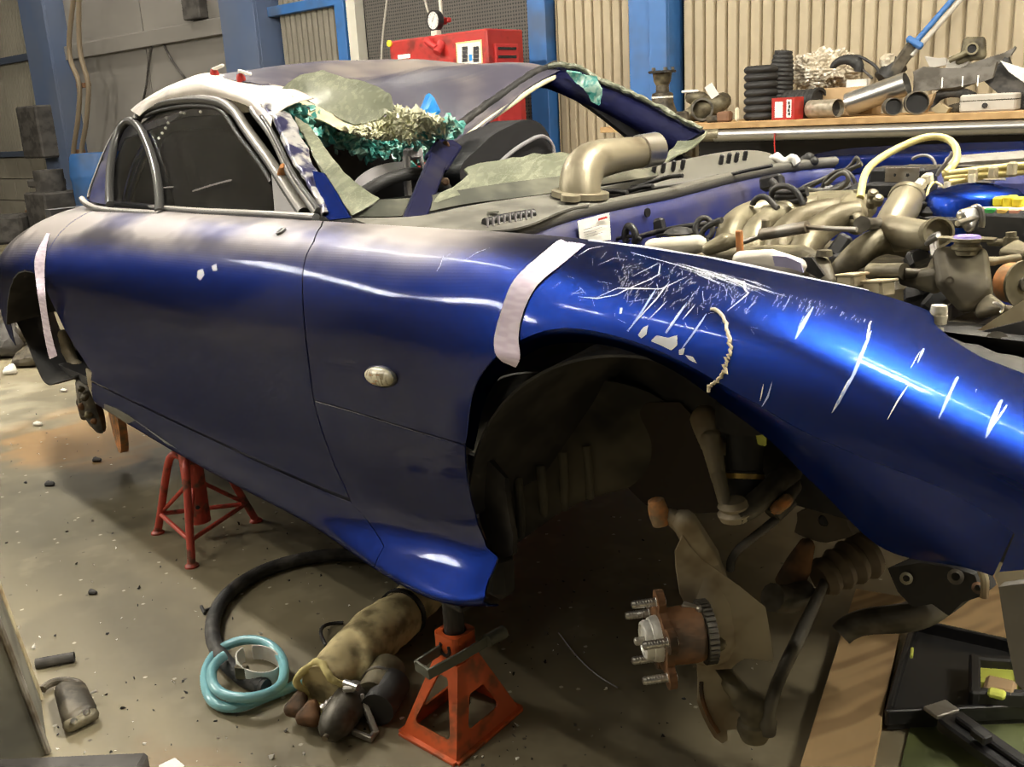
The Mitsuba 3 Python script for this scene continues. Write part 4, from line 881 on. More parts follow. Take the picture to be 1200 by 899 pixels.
add('painted_arc_glint', tube([at(585, 192, X=1.32), at(604, 175, X=1.32), at(622, 164, X=1.32), at(636, 160, X=1.32), at(646, 168, X=1.32), at(649, 180, X=1.32)], .006, seg=8, n=40), 'm_sail', CAR + '__passenger_seat')  # arc reflection on the backrest, laid on as a pale tube
add('headrest', cat(trimesh.creation.icosphere(3, .1)), 'm_interior', CAR + '__passenger_seat') if False else None
sw = at(446, 250, X=1.22); wa = V(-.82, 0, -.57)
rw, uw = frame(wa)[0], frame(wa)[1]
swc = V(1.25, .36, .80)
arcp = [swc + rw * .185 * math.cos(a) + uw * .185 * math.sin(a) for a in np.linspace(0, 2 * math.pi, 49)[:-1]]
add('steering_wheel', cat(tube(arcp, .015, seg=10, n=80, closed=True), *[tube([swc - wa * -.03, swc + (rw * math.cos(a) + uw * math.sin(a)) * .18], .014, seg=8, n=6) for a in (0.3, 2.84, 4.71)], lathe([(0, -.03), (.055, -.03), (.065, 0), (.05, .03), (0, .035)], swc, axis=-wa, seg=24)), 'm_rubber', CAR, smooth=50, label='black steering wheel behind the broken screen')
seat = cat(hull([(V(1.75, .36 + y, .50), .08) for y in (-.17, .17)] + [(V(2.05, .36 + y, 1.02), .06) for y in (-.13, .13)], 14), hull([(V(1.3, .36 + y, .44), .08) for y in (-.17, .17)] + [(V(1.75, .36 + y, .43), .08) for y in (-.17, .17)], 14))
add('driver_seat', seat, 'm_interior', CAR, smooth=50)
add('instrument_cowl', thick(facing(loft([[at(412, 217, X=1.30), at(430, 200, X=1.31), at(455, 191, X=1.32), at(475, 190, X=1.33)], [at(414, 232, X=1.25), at(432, 214, X=1.25), at(455, 205, X=1.25), at(476, 203, X=1.25)]], 30, 6), (-1, 0, 1)), .01), 'm_sail', CAR, smooth=40)
# the scuttle: grey plastic cowl with a slotted grille, a rubber seal and the blue bulkhead in front of it
F_cowl = lambda P: P[..., 2] - (0.885 + .02 * (1 - (P[..., 1] / .65) ** 2) + (P[..., 0] - .80) * .12)
def cowl(pts, lift=0.0): return np.array([at_f(u, v, lambda P: F_cowl(P) - lift) for u, v in pts])
cw_u = cowl([(412, 256), (450, 255), (490, 253), (540, 243), (600, 233), (655, 226), (700, 219)]); cw_l = cowl([(440, 266), (480, 268), (520, 270), (560, 271), (600, 268), (640, 255), (690, 240)])
add('cowl_panel', thick(facing(loft([cw_u, cw_l], 40, 8), (0, 0, 1)), .004), mat('m_cowl', base_color=proc(lambda p, n, uv: mix((.135, .13, .11), (.08, .077, .066), smoothstep(.3, .75, dustn(p, 16)))), roughness=.6), CAR, smooth=30, label='grey plastic cowl panel')
COWL = CAR + '__cowl_panel'
sl = cowl([(568, 261), (585, 257), (605, 253), (626, 250)], .004)
add('slot_grille', tube(sl, .009, seg=8, n=16), 'm_black', COWL, smooth=50)
for i in range(9):
    q = sl[0] + (sl[-1] - sl[0]) * (i + .5) / 9; add('grille_bar', box((.004, .003, .016), q + (EYE - q) * .012), 'm_sail', COWL, smooth=False)
o = cowl([(578, 249)], .004)[0]; add('cowl_hole', lathe([(0, 0), (.012, 0), (.012, .002), (0, .003)], o, axis=(0, 0, 1), seg=16), 'm_frit', COWL)
# removed wiper cowl: a long grey tray with two rows of slots
tray_t = [(692, 216), (716, 206), (752, 195), (790, 189), (830, 181), (868, 176), (893, 178), (905, 184)]
tray_b = [(694, 226), (718, 224), (760, 214), (800, 209), (840, 203), (880, 195), (903, 189), (910, 187)]
tyy = np.linspace(.02, -.62, 8)
TT_ = np.array([at(u, v, Y=y) for (u, v), y in zip(tray_t, tyy - .04)]); TB_ = np.array([at(u, v, Y=y) for (u, v), y in zip(tray_b, tyy + .04)])
add('wiper_cowl', thick(facing(loft([TT_ + (.05, 0, -.03), TT_, (TT_ + TB_) / 2 + (0, 0, .006), TB_, TB_ + (-.004, .012, -.02)], 50, 24), (-1, 0, 1)), .004), 'm_seal', CAR, smooth=40, label='grey slotted wiper cowl across the scuttle')
WC = CAR + '__wiper_cowl'
for (u, v) in ((767, 198), (778, 196), (790, 194), (801, 192), (846, 187), (855, 185), (864, 184), (874, 182)):
    i = (u - 692) / (905 - 692); q = (TT_ + TB_) / 2; q = smoothpath(q, 100); uv_ = proj(q); j = int(np.argmin(np.abs(uv_[:, 0] - u)))
    p = at(u, v, Y=q[j, 1] + .0); p = p + (EYE - p) * .012
    add('slot', hull([(p + V(0, 0, .008), .006), (p - V(-.004, 0, .010), .006)], 8), 'm_black', WC)
seal_px = [(600, 274), (625, 266), (660, 254), (700, 244), (740, 236), (780, 228), (820, 218), (860, 208), (900, 200), (940, 194), (985, 190)]
seal = np.array([at(u, v, Y=y) for (u, v), y in zip(seal_px, [.50, .43, .33, .22, .1, -.03, -.17, -.32, -.45, -.56, -.64])])
add('bonnet_seal', tube(seal, .016, seg=10, n=80), 'm_seal', CAR, smooth=50, label='grey rubber bonnet seal')
fw_b = seal + (-.05, 0, -.30)
add('bulkhead', thick(facing(loft([seal + (0, 0, -.008), seal + (-.03, 0, -.03), fw_b], 60, 20, 1), (-1, .2, 0)), .004), 'm_bay', CAR, smooth=40, label='blue bulkhead behind the engine')
BH = CAR + '__bulkhead'
def bulk(u, v): 
    return at_f(u, v, lambda P: P[..., 0] - (np.interp(P[..., 1], seal[::-1, 1], seal[::-1, 0]) - .03 - (np.interp(P[..., 1], seal[::-1, 1], seal[::-1, 2]) - .03 - P[..., 2]) * .07))
stick = np.array([bulk(u, v) for u, v in [(677, 259), (714, 249), (716, 281), (680, 284)]]) + (EYE - bulk(696, 268)) * .006
k = add('service_sticker', thick(facing(poly3(stick, .02), (-1, 0, 0)), .001), 'm_paper', BH, smooth=False, label='white service sticker')
cc = stick.mean(0); ex = stick[1] - stick[0]; ey = stick[0] - stick[3]
add('print', cat(*[box((np.linalg.norm(ex) * w, np.linalg.norm(ey) * .02, .0006), cc + ex * (dx) + ey * dy + (EYE - cc) * .004, basis(ex, ey)) for w, dx, dy in ((.5, -.1, .1), (.6, -.05, -.02), (.4, -.15, -.14), (.55, -.05, -.26))]), 'm_sail', k, smooth=False, kind='stuff')
add('red_mark', box((np.linalg.norm(ex) * .28, np.linalg.norm(ey) * .09, .0006), cc + ex * .28 + ey * .38 + (EYE - cc) * .004, basis(ex, ey)), 'm_red_ink', k, smooth=False)
p = bulk(758, 249); p = p + (EYE - p) * .006; add('bolt_hole', lathe([(0, 0), (.010, 0), (.010, .003), (0, .004)], p, axis=(-1, 0, 0), seg=14), 'm_black', BH)
# cast elbow pipe resting on the scuttle
e = [at(680, 234, Y=.22), at(680, 214, Y=.21), at(687, 195, Y=.18), at(708, 185, Y=.12), at(738, 180, Y=.03), at(767, 175, Y=-.05)]
ELB = thing('elbow_pipe', 'cast aluminium elbow pipe with a flange resting on the scuttle before the windscreen', 'pipe')
add('bend', tube(e, [.044, .046, .043, .039, .036, .036], seg=28, n=60, wall=.004), 'm_cast_pipe', ELB, smooth=60)
d_ = e[-1] - e[-2]; d_ /= np.linalg.norm(d_)
add('end_ring', tube([e[-1] - d_ * .05, e[-1] + d_ * .004], .039, seg=28, n=4, smooth=False, wall=.006), 'm_steel', ELB, smooth=50)
fl = e[0] + V(.0, .0, .014)
add('flange', move(ext(shapely.union_all([Point(0, 0).buffer(.062), Point(-.075, 0).buffer(.018), Point(.072, .02).buffer(.018), LineString([(-.075, 0), (.072, .02)]).buffer(.02)]), .012), basis(V(.5, -1, .02), V(1, .5, .12)), fl - (0, 0, .008)), 'm_cast_pipe', ELB, smooth=False)

# ---------------------------------------------------------------- the car: engine bay
def A(pts, Y): 
    Y = [Y] * len(pts) if np.isscalar(Y) else np.interp(np.linspace(0, 1, len(pts)), np.linspace(0, 1, len(Y)), Y)
    return np.array([at(u, v, Y=y) for (u, v), y in zip(pts, Y)])
def pxm(p): return FPX / ((np.asarray(p) - EYE) @ _fw)              # pixels per metre at a point
# shell of the bay
apron = np.array([[(x, .52, .47), (x, .53, .62), (x, .56, .78), (x, .625, float(np.interp(x, [-.75, -.3, -.2, 0, .15, .31, .7], [.68, .76, .805, .84, .855, .865, .87])))] for x in np.linspace(-.75, .72, 40)])
add('inner_apron', thick(facing(grid(apron), (0, -1, .2)), .004), 'm_liner', CAR, smooth=40, label='dark inner wing panel')
add('bay_light_block', box((.92, 1.08, .03), (.25, -.02, .495), bev=.01), 'm_liner', CAR, smooth=False)  # slab added to stop lamplight leaking down through the bay
fr = np.array([[(x, -.56, .45), (x, -.57, .70), (x, -.60, .86), (x, -.66, .90)] for x in np.linspace(-.75, .72, 20)])
add('far_apron', thick(facing(grid(fr), (0, 1, 0)), .004), 'm_bay', CAR, smooth=40, label='blue far inner wing panel')
rail = A([(930, 190), (960, 182), (1010, 178), (1060, 176), (1120, 174), (1200, 172), (1300, 170)], [-.66, -.72])
railm = loft([rail + (0, .06, -.05), rail + (0, .045, -.004), rail, rail + (0, -.10, .008), rail + (0, -.16, -.05)], 50, 16)
add('far_fender', thick(facing(railm, (0, 0, 1)), .003), 'm_paint_bare', CAR, smooth=40, label='top edge of the far blue fender')
add('rail_bar', tube(A([(1110, 192), (1140, 189), (1170, 187), (1210, 184)], -.52), .016, seg=8, n=20), 'm_steel_dull', CAR, smooth=40)
add('rail_strap', box((.30, .03, .012), at(1140, 196, Y=-.50), euler(0, 0, 4), bev=.003), 'm_steel_dark', CAR, smooth=False)
add('front_panel', thick(facing(poly3(A([(1139, 396), (1152, 388), (1200, 376), (1280, 360), (1280, 470), (1200, 432), (1166, 416), (1146, 408)], .42), .03), TOEYE(A([(1170, 400)], .42))), .02), 'm_rubber_dusty', CAR, smooth=False, label='black front panel with a bolt head')
p = at(1168, 402, Y=.43); b = p + (EYE - p) * .01
add('bolt', lathe([(0, 0), (.016, 0), (.016, .004), (.009, .005), (.009, .014), (0, .015)], b, axis=EYE - p, seg=16), 'm_steel_dark', CAR + '__front_panel')
add('core_support', thick(poly3(A([(1124, 406), (1138, 392), (1160, 378), (1200, 352), (1260, 320), (1260, 345), (1200, 378), (1150, 390), (1136, 410), (1128, 412)], .40), .03, .002), .012), mat('m_tan', base_color=proc(lambda p, n, uv: mix((.38, .33, .21), (.22, .15, .08), smoothstep(.4, .75, dustn(p, 16)))), roughness=.6), CAR, smooth=30, label='tan core support bar')
# cream plug at the fender's tip
k = add('headlight_plug', cat(cyl(at(1098, 378, Y=.60), at(1100, 368, Y=.60), .011, seg=16), lathe([(0, 0), (.009, 0), (.0105, .004), (.009, .012), (0, .013)], at(1100, 369, Y=.60), axis=(0, 0, 1), seg=16)), 'm_white_plastic', CAR, smooth=40, label='cream plastic plug at the headlight opening')
pl = A([(1092, 382), (1106, 384), (1107, 398), (1104, 400), (1096, 392)], .60); add('bracket', thick(poly3(pl, .01), .008), 'm_white_plastic', k, smooth=False)
# the block: stacked housings under the manifold
eng = []
add('engine_block', cat(box((.62, .34, .26), (.22, .02, .55), bev=.03), box((.20, .30, .18), (-.16, .02, .58), bev=.03), cyl((.5, .02, .52), (-.22, .02, .52), .15, seg=24)), 'm_cast_dirty', CAR, smooth=30, label='dirty engine block')
ENG = CAR + '__engine_block'
# intake runners
MAN = CAR + '__intake_manifold'
runs = [[(930, 243), (900, 246), (872, 256), (856, 276), (848, 305), (846, 330)], [(958, 244), (928, 248), (902, 259), (884, 282), (878, 310), (876, 335)], [(985, 246), (958, 251), (934, 262), (915, 286), (908, 314), (906, 338)], [(1006, 250), (984, 255), (962, 268), (944, 292), (937, 318), (934, 340)]]
plen = A([(925, 240), (960, 239), (1000, 238), (1012, 243)], [-.02, -.06])
pm = cat(hull([(p, .024) for p in plen[:2]], 14), hull([(p, .026) for p in plen[1:]], 14), hull([(plen[2], .026), (at(1004, 262, Y=.04), .022), (at(985, 250, Y=.03), .02)], 14))
add('intake_manifold', pm, 'm_cast', CAR, smooth=50, label='cast aluminium intake manifold')
for r in runs:
    add('runner', tube(A(r, [.02, .05, .10, .17, .20, .21]), [.024, .027, .028, .029, .027, .026], seg=18, n=40), 'm_cast', MAN, smooth=60)
rc = A([(975, 266), (985, 256), (1000, 252), (1003, 260), (1002, 266)], .055)
add('oval_opening', thick(poly3(rc, .01), .004), 'm_grease', MAN, smooth=False)
for (u, v) in ((951, 236), (1005, 232), (918, 241)):
    add('boss', lathe([(0, 0), (.012, 0), (.013, .016), (.009, .02), (.009, .026), (0, .027)], at(u, v + 6, Y=-.04), axis=(0, 0, 1), seg=14), 'm_cast', MAN)
add('manifold_flange', jitter(hull([(at(u, v, Y=.22), .020) for u, v in ((850, 300), (935, 322), (960, 310), (940, 300))], 10), .003, 30), 'm_cast_dirty', MAN, smooth=30)
add('throttle_cable', cat(tube(A([(842, 292), (868, 285), (894, 275)], .25), .0045, seg=8, n=16), tube(A([(892, 275), (946, 266)], .25), .011, seg=14, n=4), tube(A([(946, 266), (975, 268), (1004, 269)], .25), .0045, seg=8, n=12)), 'm_steel_dull', CAR, smooth=50, label='grey cable rod across the intake runners')
add('cable_stay', box((.012, .014, .03), at(897, 266, Y=.23), bev=.003), 'm_cast_dirty', CAR, smooth=False)
v0, v1 = at(1010, 263, Y=.20), at(1034, 262, Y=.12)
add('vacuum_knob', cat(cyl(v0 + (EYE - v0) * .01, v0 - (EYE - v0) * .02, .014, seg=20), cyl(v0, v1, .011, seg=16)), 'm_steel_dark', CAR, smooth=40)
# Y pipe between the turbos and the intercooler
top = A([(1062, 234), (1056, 246), (1046, 262), (1040, 276)], [.02, .06, .10, .12])
YP = add('y_pipe', cat(tube(top, [.030, .031, .030, .027], seg=26, n=24), tube(A([(1038, 268), (1060, 272), (1082, 276), (1098, 274)], [.11, .15, .18, .21]), [.022, .026, .026, .024], seg=24, n=20), hull([(at(1042, 270, Y=.12), .029), (at(1064, 276, Y=.14), .026), (at(1050, 284, Y=.13), .018)], 14)), 'm_cast_pipe', CAR, smooth=55, label='cast aluminium Y shaped pipe with an open mouth')
add('cap', lathe([(0.0315, -.004), (.033, 0), (.033, .008), (.026, .013), (0, .014)], top[0], axis=top[0] - top[1], seg=28), 'm_cast', YP)
m0, m1 = at(1094, 274, Y=.20), at(1110, 269, Y=.26)
dm = (m1 - m0) / np.linalg.norm(m1 - m0); dm = dm * .7 + V(-.35, .4, .12); dm /= np.linalg.norm(dm)
add('mouth', tube([m0, m0 + dm * .03], .0245, seg=30, n=4, smooth=False, wall=.004), 'm_cast', YP, smooth=50)
add('mouth_bottom', lathe([(0, 0), (.0205, 0)], m0 + dm * .006, axis=dm, seg=24), 'm_black', YP)
add('clamp', cat(tube([at(1086, 286, Y=.24), at(1092, 278, Y=.25), at(1100, 274, Y=.26)], .004, seg=8, n=10), cyl(at(1088, 284, Y=.25), at(1100, 277, Y=.27), .0045, seg=10), box((.012, .012, .03), at(1095, 290, Y=.24), euler(20, 20, 0), bev=.002)), 'm_steel', YP)
add('lower_pipe', tube(A([(1072, 292), (1050, 284), (1028, 284), (1008, 296), (992, 312), (975, 335)], [.08, .12, .15, .18, .2, .2]), [.020, .022, .024, .024, .023, .022], seg=18, n=40), 'm_cast_dirty', CAR, smooth=55, label='brown lower pipe under the Y pipe')
# small housings along the near edge of the bay
for (u, v, w, h) in ((998, 329, .036, .022), (1030, 338, .040, .026)):
    c = at(u, v, Y=.40); R = euler(0, 8, -20)
    k = add('connector_box', cat(box((w, .030, h), c, R, bev=.004), box((w * 1.1, .034, .004), c + (0, 0, h * .45), R, bev=.001)), 'm_tan', CAR, smooth=False)
add('solenoid', cat(cyl(at(1020, 318, Y=.36), at(1060, 318, Y=.38), .0125, seg=16), cyl(at(1060, 320, Y=.38), at(1088, 322, Y=.36), .008, seg=12)), 'm_cast_dirty', CAR, smooth=40)
add('mount', cat(hull([(at(952, 306, Y=.30), .014), (at(965, 312, Y=.30), .014), (at(972, 330, Y=.32), .012), (at(958, 326, Y=.32), .012)], 10), lathe([(0, 0), (.014, 0), (.012, .01), (0, .011)], at(966, 300, Y=.30), axis=(0, 0, 1), seg=12)), 'm_cast_dirty', CAR, smooth=30)
add('slotted_bracket', thick(poly3(A([(935, 302), (953, 301), (968, 322), (962, 326), (948, 318)], .36), .008), .006), 'm_black', CAR, smooth=False)
add('coil_cover', hull([(at(u, v, Y=.42), .014) for u, v in ((868, 304), (905, 302), (935, 312), (900, 310))], 10), 'm_bag', CAR, smooth=30, label='pale cover below the runners')
add('violet_tape', thick(poly3(A([(905, 300), (922, 301), (938, 308), (942, 320), (925, 314), (908, 312)], .45), .008, .002), .003), mat('m_violet', base_color=(.32, .30, .45), roughness=.4), CAR, smooth=30)
add('copper_strap', cat(box((.012, .008, .055), at(867, 289, Y=.38), euler(0, 4, 0), bev=.002)), 'm_rust_orange', CAR, smooth=False)
add('oil_filler', hull([(at(830, 292, Y=.34), .012), (at(848, 284, Y=.32), .016), (at(860, 281, Y=.30), .010)], 12), 'm_cast', CAR, smooth=50)
# thermostat housing with its neck, and the rusty pulley
th = cat(hull([(at(u, v, Y=y), r) for u, v, y, r in ((1105, 300, .36, .014), (1146, 300, .34, .014), (1110, 330, .38, .016), (1150, 340, .36, .015), (1130, 356, .38, .012), (1152, 356, .36, .011))], 12),
         hull([(at(1062, 326, Y=.36), .012), (at(1100, 322, Y=.37), .014), (at(1095, 335, Y=.37), .012)], 10), hull([(at(1155, 352, Y=.36), .012), (at(1172, 362, Y=.38), .009), (at(1150, 366, Y=.38), .009)], 10))
TH = add('thermostat_housing', jitter(th, .002, 40, 2), 'm_cast_dirty', CAR, smooth=40, label='cast thermostat housing with a capped neck')
nb = at(1132, 298, Y=.35)
add('neck', lathe([(.017, 0), (.017, .006), (.0205, .008), (.0205, .012), (.017, .014), (.017, .017), (.0215, .019), (.0215, .022)], nb, axis=(0, 0, 1), seg=26), 'm_cast', TH)
add('neck_flange', move(ext(shapely.union_all([Point(0, 0).buffer(.024), shapely.box(-.034, -.009, .034, .009).buffer(.004)]), .004), euler(0, 0, 10), nb + (0, 0, .020)), 'm_cast', TH, smooth=False)
add('purple_gasket', lathe([(0, 0), (.019, 0), (.017, .003), (0, .004)], nb + (0, 0, .024), axis=(0, 0, 1), seg=22), mat('m_purple', base_color=(.20, .16, .42), roughness=.5), TH)
p = at(1113, 329, Y=.405); add('port', tube([p, p + (EYE - p) / np.linalg.norm(EYE - p) * .006], .006, seg=14, n=2, smooth=False, wall=.003), 'm_grease', TH)
add('hose_stub', cat(cyl(at(1150, 307, Y=.32), at(1166, 306, Y=.30), .007, seg=12), cyl(at(1166, 306, Y=.30), at(1194, 302, Y=.26), .006, seg=12), trimesh.creation.icosphere(2, .006).apply_translation(at(1152, 298, Y=.33))), 'm_cast', CAR, smooth=40)
pc = at(1193, 332, Y=.30); pa = V(-.92, .38, 0.05)
PU = add('pulley', lathe([(.024, -.02), (.0275, -.02), (.029, -.016), (.029, .0), (.0275, .004), (.024, .004), (.024, -.01), (.0, -.012)], pc, axis=pa, seg=40), 'm_rust_orange', CAR, smooth=35, label='rusty orange pulley')
add('pulley_plate', cat(lathe([(.010, -.008), (.026, -.006), (.034, .002), (.034, .006), (.024, .004), (.010, .006)], pc + pa * .004, axis=pa, seg=30)), 'm_cast_dirty', PU, smooth=35)
add('pulley_boss', lathe([(0, .0), (.010, 0), (.010, .014), (0, .016)], pc, axis=pa, seg=18), 'm_steel_dark', PU)
add('bracket_arm', hull([(at(1178, 296, Y=.22), .009), (at(1192, 288, Y=.20), .009), (at(1210, 300, Y=.22), .012)], 10), 'm_cast', CAR, smooth=40)
add('sensor', cat(cyl(at(1184, 298, Y=.16), at(1185, 278, Y=.16), .011, seg=16), cyl(at(1185, 280, Y=.16), at(1185, 272, Y=.16), .008, seg=12), cyl(at(1160, 284, Y=.14), at(1180, 284, Y=.16), .006, seg=10)), 'm_cast_dirty', CAR, smooth=40)
add('throttle_lever', cat(hull([(at(1128, 252, Y=.16), .010), (at(1140, 250, Y=.14), .012), (at(1136, 266, Y=.16), .009)], 10), cyl(at(1122, 262, Y=.2), at(1146, 254, Y=.14), .005, seg=10), tube(A([(1138, 246), (1147, 243), (1151, 252), (1150, 266)], .14), .005, seg=8, n=16)), 'm_steel', CAR, smooth=40)
wb = A([(1163, 372), (1172, 358), (1178, 360), (1172, 366)], .42)
add('wire_clip', tube(A([(1164, 355), (1171, 357), (1175, 362), (1172, 366)], .40), .0022, seg=6, n=16), 'm_steel', CAR)
# dark parts behind: black boxes, brackets and hoses against the far side
add('control_box', cat(box((.12, .09, .06), at(1058, 212, Y=-.30), euler(0, 0, 8), bev=.006), box((.10, .06, .03), at(1046, 222, Y=-.24), euler(0, 0, 8), bev=.005)), 'm_black', CAR, smooth=False, label='black control box')
q = at(1057, 205, Y=-.24); add('steel_plate', box((.07, .006, .030), q, basis(V(1, .1, 0), np.cross(V(1, .1, 0), (0, 0, 1)) * -1), bev=.001), 'm_steel_dull', CAR + '__control_box', smooth=False)
for d in (-.014, .014): add('plate_hole', lathe([(0, 0), (.0035, 0), (.0035, .001), (0, .0012)], q + V(d, .0035, 0), axis=(0, 1, 0), seg=10), 'm_black', CAR + '__control_box')
add('black_reservoir', cat(lathe([(0, 0), (.050, 0), (.052, .02), (.05, .024), (0, .026)], at(1092, 250, Y=-.02), axis=(0, 0, 1), seg=30)), 'm_rubber_dusty', CAR, smooth=40)
add('battery_box', box((.26, .16, .14), at(1185, 268, Y=-.02) - (0, 0, .03), euler(0, 0, -6), bev=.01), 'm_black', CAR, smooth=False, label='black box under the fuses')
fb = at(1180, 247, Y=.02); RB = euler(0, 0, -4)
add('fuse_box', box((.10, .05, .016), fb, RB, bev=.003), 'm_cream', CAR, smooth=False, label='fuse block with coloured fuses')
FU_ = CAR + '__fuse_box'
for i, m in enumerate(('m_orange_fuse', 'm_green', 'm_orange_fuse', 'm_pink_fuse')):
    add('fuse', box((.0175, .012, .016), fb + RB @ V(.034 - i * .0205, .030, -.001), RB, bev=.002), m, FU_, smooth=False)
for i in range(3): add('yellow_cover', box((.016, .03, .016 + .004 * (i == 1)), fb + RB @ V(.012 - i * .0165, .0, .016), RB, bev=.003), 'm_yellow', FU_, smooth=False)
# the blue far strut tower with scraps of tape on it
st = at(1142, 227, Y=-.03)
ST = add('strut_tower', lathe([(.092, -.10), (.088, -.03), (.080, -.004), (.070, .006), (.050, .010), (.03, .016), (0, .018)], st, axis=(0, 0, 1), seg=48), 'm_paint_bare', CAR, smooth=50, label='glossy blue strut tower top')
add('tower_ring', lathe([(.090, -.05), (.096, -.046), (.096, -.036), (.088, -.032)], st, axis=(0, 0, 1), seg=48), 'm_trim', ST)
for (u, v, a) in ((1112, 221, 10), (1132, 219, 30), (1152, 216, -10), (1120, 226, 50), (1144, 222, 5), (1165, 213, 20)):
    add('tape_scrap', jitter(box((.034, .016, .003), at(u, v, Y=-.04) + (0, 0, .004), euler(8, 0, a)), .002, 80, u), 'm_cream', ST, smooth=False)
for (u, v) in ((1110, 217), (1139, 208)): add('stud', cyl(at(u, v + 6, Y=-.03), at(u, v - 4, Y=-.03), .006, seg=10), 'm_cream', ST)
# yellow cables and connectors
ylw = A([(1008, 232), (1011, 214), (1016, 200), (1028, 188), (1048, 176), (1072, 165), (1094, 160), (1110, 163), (1120, 173), (1121, 185), (1115, 196), (1107, 203)], [-.02, -.10, -.2, -.25, -.22, -.18])
add('yellow_cable', tube(ylw, .0075, seg=12, n=90), 'm_copper_wire' if False else mat('m_yellow_cable', base_color=(.66, .56, .22), roughness=.4), CAR, smooth=60, label='thick yellow cable arching over the engine')
for i, (a, b) in enumerate((((1104, 204), (1215, 192)), ((1106, 209), (1210, 201)), ((1112, 214), (1190, 203)))):
    add('yellow_cable', tube(A([a, ((a[0] + b[0]) / 2, (a[1] + b[1]) / 2 - 1), b], [-.18, -.22, -.26]), .0065, seg=10, n=20), 'm_yellow_cable', CAR, smooth=60)
for (u, v) in ((1140, 205), (1164, 203), (1186, 198)): add('cable_clip', box((.014, .02, .026), at(u, v, Y=-.19), bev=.003), 'm_tan', CAR, smooth=False)
cn = A([(1092, 206), (1082, 213), (1074, 221), (1070, 227)], [-.14, -.10, -.08, -.06])
add('connector', cat(*[box((.022, .020, .017), (a + b) / 2, basis(b - a, V(0, 1, .3)), bev=.003) for a, b in zip(cn, cn[1:])]), 'm_white_plastic', CAR, smooth=False, label='white wire connectors')
add('grey_wire', tube(A([(1069, 187), (1080, 182), (1090, 184), (1096, 193)], -.3), .0035, seg=8, n=24), 'm_sail', CAR, smooth=60)
add('grey_wire', tube(A([(1116, 178), (1112, 186), (1104, 196), (1098, 206)], -.26), .004, seg=8, n=20), 'm_sail', CAR, smooth=60)
add('yellow_wire', tube(A([(1094, 214), (1088, 222), (1086, 232), (1084, 241)], [-.12, -.05]), .003, seg=6, n=20), 'm_yellow_cable', CAR, smooth=60)
add('yellow_wire', tube(A([(1096, 213), (1104, 218), (1109, 224)], -.12), .0025, seg=6, n=12), 'm_yellow_cable', CAR, smooth=60)
# black hoses and wire looms along the bulkhead
looms = [([(882, 240), (888, 232), (897, 231), (905, 238), (912, 244)], .10, .006), ([(906, 238), (907, 222), (918, 218), (930, 222), (938, 232), (941, 240)], .08, .006), ([(908, 225), (925, 226), (945, 222)], .06, .007), ([(910, 231), (930, 230), (946, 226)], .06, .007), ([(912, 237), (930, 236), (944, 233)], .06, .007),
         ([(938, 222), (960, 212), (985, 203), (1000, 190), (1004, 185), (1006, 190), (1000, 197), (990, 204)], -.1, .0045), ([(944, 222), (965, 210), (990, 200), (1010, 192)], -.1, .005), ([(945, 222), (965, 224), (985, 220), (994, 210), (990, 203), (980, 206), (968, 216)], -.05, .005), ([(964, 220), (972, 206), (988, 200), (998, 206), (1002, 215)], -.08, .004),
         ([(735, 282), (770, 272), (800, 266), (830, 262), (855, 256)], .12, .006), ([(718, 282), (742, 277), (752, 281)], .2, .004), ([(770, 276), (800, 270), (850, 262)], .12, .0045), ([(845, 262), (856, 258), (866, 254)], .12, .006), ([(840, 270), (856, 266), (868, 263)], .12, .005),
         ([(846, 258), (835, 262), (822, 275), (830, 284), (838, 290)], .2, .006), ([(903, 212), (908, 218), (905, 224)], .0, .009), ([(840, 206), (858, 204), (875, 200), (890, 197), (905, 194)], -.3, .004), ([(740, 220), (765, 213), (782, 208), (800, 206)], -.05, .005), ([(730, 226), (750, 220), (765, 218)], -.02, .006),
         ([(1075, 240), (1074, 232), (1080, 226)], -.05, .006), ([(700, 226), (720, 224), (735, 226)], .05, .006)]
for i, (p, y, r) in enumerate(looms): add('wire_loom', tube(A(p, y), r, seg=8, n=10 * len(p)), 'm_seal' if i in (5, 6, 7, 11) else 'm_rubber_dusty', CAR, smooth=60)
rp = at(825, 268, Y=.16)
add('rubber_ring', tube([rp + V(.0, 0, 0) + frame(V(-.6, .7, .3))[0] * .017 * math.cos(a) + frame(V(-.6, .7, .3))[1] * .022 * math.sin(a) for a in np.linspace(0, 2 * math.pi, 25)[:-1]], .006, seg=8, n=40, closed=True), 'm_rubber_dusty', CAR, smooth=60)
add('black_cap', cat(lathe([(0, 0), (.030, 0), (.032, .006), (.026, .012), (.016, .016), (0, .018)], at(796, 276, Y=.17), axis=(0, 0, 1), seg=24)), 'm_rubber_dusty', CAR, smooth=40, label='black filler cap')
add('black_clip', cat(tube(A([(735, 284), (733, 272), (737, 265), (743, 270), (743, 284)], .2), .008, seg=10, n=30)), 'm_black', CAR, smooth=50)
add('cream_reservoir', hull([(at(u, v, Y=.24), .018) for u, v in ((765, 290), (800, 290), (818, 286), (790, 296))], 12), 'm_white_plastic', CAR, smooth=40, label='cream plastic reservoir')
for (u, v, r) in ((938, 190, .012), (948, 185, .014), (954, 189, .012), (942, 187, .010)): add('black_lump', trimesh.creation.icosphere(2, r).apply_translation(at(u, v, Y=-.58)), 'm_rubber', CAR)
add('white_cable', jitter(tube(A([(893, 198), (905, 186), (912, 184), (918, 190), (926, 186), (934, 192)], -.52), .011, seg=8, n=40), .005, 60), 'm_paper', CAR, smooth=40)
add('dark_connector', jitter(box((.05, .04, .03), at(905, 214, Y=-.12), euler(10, 10, 20), bev=.006), .003, 50), 'm_black', CAR, smooth=False)
